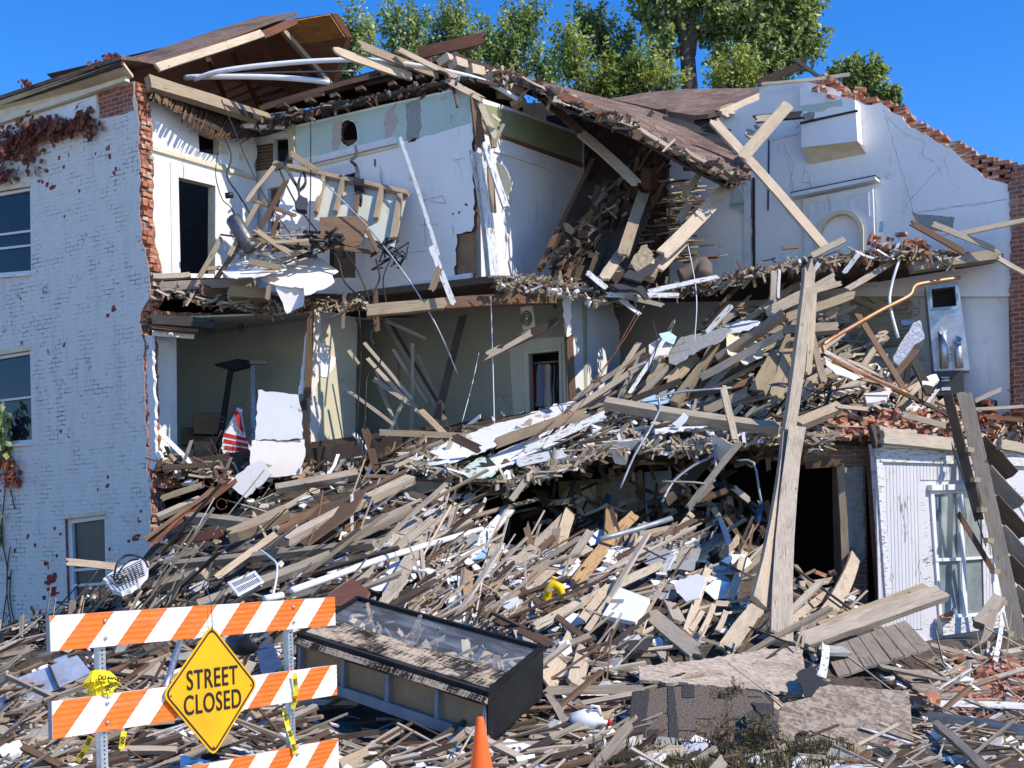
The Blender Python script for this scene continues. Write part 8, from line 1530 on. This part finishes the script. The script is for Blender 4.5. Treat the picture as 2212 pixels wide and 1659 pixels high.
tree('slender maple crown just behind the left roof fragment', [(760, 90, 36, 70), (735, 140, 30, 45), (790, 60, 22, 40), (700, 150, 26, 35)], 36, 'leaf', 4200, [[(760, 200, .16), (758, 130, .1), (765, 60, .04)]])
tree('pale green maple with twin leafy spires over the roof fan', [(865, 95, 34, 62), (900, 60, 20, 36), (850, 55, 18, 25), (880, 150, 45, 40)], 38, 'leaf', 4200, [[(870, 220, .16), (870, 120, .1), (868, 60, .04)]])
tree('pale spired maple behind the jutting reddish plank', [(960, 70, 28, 62), (985, 40, 24, 30), (930, 110, 28, 45), (1010, 90, 28, 50)], 40, 'leaf', 4600, [[(965, 220, .16), (966, 120, .1), (970, 50, .04)]])
tree('tall maple standing behind the roof slope', [(1110, 110, 55, 85), (1130, 45, 32, 45), (1165, 25, 14, 26), (1060, 120, 40, 60), (1040, 80, 22, 30), (1180, 150, 40, 55)], 42, 'leaf', 9500, [[(1110, 240, .2), (1112, 130, .13), (1125, 50, .05)]], dark=.06)
tree('dark green tree behind the sagging roof', [(1295, 80, 48, 62), (1330, 110, 40, 55), (1270, 50, 26, 30), (1340, 160, 40, 40), (1250, 35, 14, 14), (1365, 70, 12, 20)], 46, 'leafdk', 7500, [[(1310, 240, .18), (1305, 120, .12), (1290, 40, .05)]])
tree('bright pale maple spreading low behind the sagging roof', [(1235, 130, 38, 62), (1215, 90, 14, 30), (1290, 175, 60, 40), (1390, 170, 70, 45), (1330, 190, 60, 30), (1440, 180, 40, 28), (1380, 135, 34, 26)], 37, 'leafyl', 8500, [[(1260, 250, .15), (1250, 140, .1), (1236, 80, .04)], [(1390, 250, .12), (1395, 190, .08), (1380, 140, .04)]], dark=.25)
tree('largest tree with a thick bare forked trunk, rising above the photo top', [(1440, 25, 62, 55), (1400, -30, 60, 50), (1500, -40, 70, 60), (1560, 40, 60, 70), (1640, 20, 75, 80), (1700, -30, 70, 60), (1720, 60, 55, 60), (1660, 110, 70, 60), (1590, 140, 60, 45), (1740, 10, 36, 40), (1755, 100, 26, 22), (1430, 95, 28, 40), (1530, -5, 50, 50), (1700, 120, 50, 40), (1420, 150, 14, 20)], 44, 'leaf', 26000, [[(1492, 230, .30), (1486, 130, .26), (1476, 70, .2), (1462, 20, .16), (1455, -40, .1)], [(1488, 120, .24), (1497, 60, .2), (1500, 0, .14), (1515, -60, .08)], [(1555, 230, .3), (1557, 100, .24), (1562, 0, .18), (1570, -60, .1)], [(1480, 100, .1), (1450, 110, .07), (1425, 140, .04)], [(1480, 85, .1), (1520, 70, .07), (1540, 40, .04)]], .24, .5, depth=.8)
tree('small yellowing tree under the largest tree', [(1580, 165, 38, 26), (1620, 150, 34, 30), (1545, 175, 26, 20), (1600, 125, 16, 16)], 40, 'leafyl', 2600, [[(1590, 240, .1), (1590, 170, .07), (1600, 130, .03)]])
tree('small maple peeking over the brick edge of the party wall', [(1850, 170, 34, 24), (1880, 165, 26, 18), (1900, 145, 14, 14), (1870, 195, 40, 26), (1835, 150, 12, 12), (1805, 152, 9, 12), (1915, 215, 26, 18), (1940, 228, 18, 14), (1895, 210, 30, 22)], 34, 'leaf', 5200, [[(1870, 300, .14), (1868, 220, .09), (1880, 160, .04)]], .17, .3)
def vine(name, label, stems, spots, mat, fr, off=.05, size=.13):
    r_ = empty(name, fr.w(spots[0][0], spots[0][1]), label, 'vine'); mb = MB()
    for s_ in stems: tube(mb, [fr.w(x, y, .03 + .02 * rs.random()) for x, y in smoothpath(s_, 4)], .012, 5)
    mb.build('stem', M['barksm'], r_); mb = MB()
    for (x, y, rx, ry, n) in spots:
        for k in range(n):
            p = fr.w(x + rs.gauss(0, rx), y + rs.gauss(0, ry), off + abs(rs.gauss(0, .09))); s_ = size * rs.uniform(.6, 1.3); leaf(mb, p, Vector((rs.gauss(0, .5), -.3, -1)) + rv(.3), -fr.y + rv(.5) + Vector((0, 0, .4)), s_, s_ * .75, rs.random())
    mb.build('leaves', M[mat], r_)
vine('red_vine', 'red leaved vine creeping under the eave of the white brick wall', [[(0, 340), (60, 290), (130, 265), (210, 250)], [(0, 380), (20, 340), (70, 330)]], [(30, 320, 20, 16, 150), (80, 285, 26, 12, 190), (140, 275, 24, 10, 150), (195, 258, 10, 14, 80), (15, 375, 16, 10, 70), (75, 335, 10, 16, 50), (205, 285, 5, 12, 20), (110, 262, 20, 8, 60), (45, 300, 20, 10, 60)], 'leafred', FL)
vine('green_vine', 'green vine climbing the far left edge of the white brick wall', [[(8, 1360), (20, 1250), (8, 1150), (16, 1040), (4, 920)], [(28, 1350), (18, 1260), (26, 1180)], [(40, 1360), (26, 1300), (28, 1230)]], [(8, 940, 10, 22, 90), (14, 900, 8, 16, 40), (4, 970, 8, 14, 50), (0, 1150, 6, 24, 40)], 'leaf', FL, size=.16)
vine('brown_vine', 'dead brown leaf cluster below the lower left window', [[(10, 1020), (24, 1050), (36, 1100)]], [(14, 985, 10, 10, 40), (34, 1030, 9, 12, 50), (22, 1000, 12, 8, 30)], 'leafred', FL)
vine('roof_vine', 'small red vine sprigs poking above the left eave', [[(195, 150), (240, 128), (262, 122)], [(62, 190), (72, 180)]], [(250, 124, 8, 3, 22), (225, 135, 10, 4, 14), (66, 180, 5, 4, 18)], 'leafred', Fr(P(150, 180, 22.9), DB))
def weed(label, x, y, top, Y, n, mat='leafweed', sp=22):
    r_ = empty('weed', P(x, y, Y), label, 'weed plant'); mb = MB(); lf = MB()
    for k in range(n):
        x1 = x + rs.gauss(0, sp * .25); pts = [P(x1, y, Y + rs.uniform(-.1, .1)), P(x1 + rs.gauss(0, sp * .3), (y + top) / 2, Y), P(x1 + rs.gauss(0, sp * .6), top + rs.uniform(0, (y - top) * .4), Y + rs.uniform(-.1, .1))]; tube(mb, pts, [.005, .004, .002], 4, cap=False)
        for j in range(34):
            t = rs.random(); b = pts[0].lerp(pts[1], t * 2) if t < .5 else pts[1].lerp(pts[2], t * 2 - 1); e = b + Vector((rs.uniform(-.16, .16), rs.uniform(-.08, .08), rs.uniform(-.04, .07))) * (1.2 - t * .5); tube(mb, [b, e], .0018, 3, cap=False)
            for q in range(5): leaf(lf, b.lerp(e, rs.uniform(.3, 1)), rv(1) + Vector((0, 0, -.3)), Vector((0, -1, .5)), rs.uniform(.015, .045), rs.uniform(.006, .014), rs.random())
    mb.build('stem', M['bwood'], r_); lf.build('leaves', M[mat], r_)
weed('tall dry weed standing before the shingle panel', 1575, 1620, 1400, 9.9, 2); weed('bushy green weed left of the strand board sheet', 1650, 1640, 1540, 9.7, 5, sp=46); weed('low dry weed at the shingle panel foot', 1540, 1645, 1560, 9.8, 3, sp=40); weed('low green weed at the strand board foot', 1740, 1650, 1590, 9.7, 3, sp=40)
mb = MB()
for k in range(1500):
    x = rs.gauss(1560, 170); y = rs.uniform(1615, 1720)
    if not 1280 < x < 1850: continue
    p = P(x, y, min(low(x, y), 9.9)); p.z = max(p.z, .02); leaf(mb, p, Vector((rs.gauss(0, .4), rs.gauss(0, .3), 1)), Vector((rs.gauss(0, 1), -1, .2)), rs.uniform(.05, .16), .012, rs.random(), 0)
tag(mb.build('grass', M['leafweed']), 'sparse dry grass along the bottom edge of the rubble', kind='stuff')
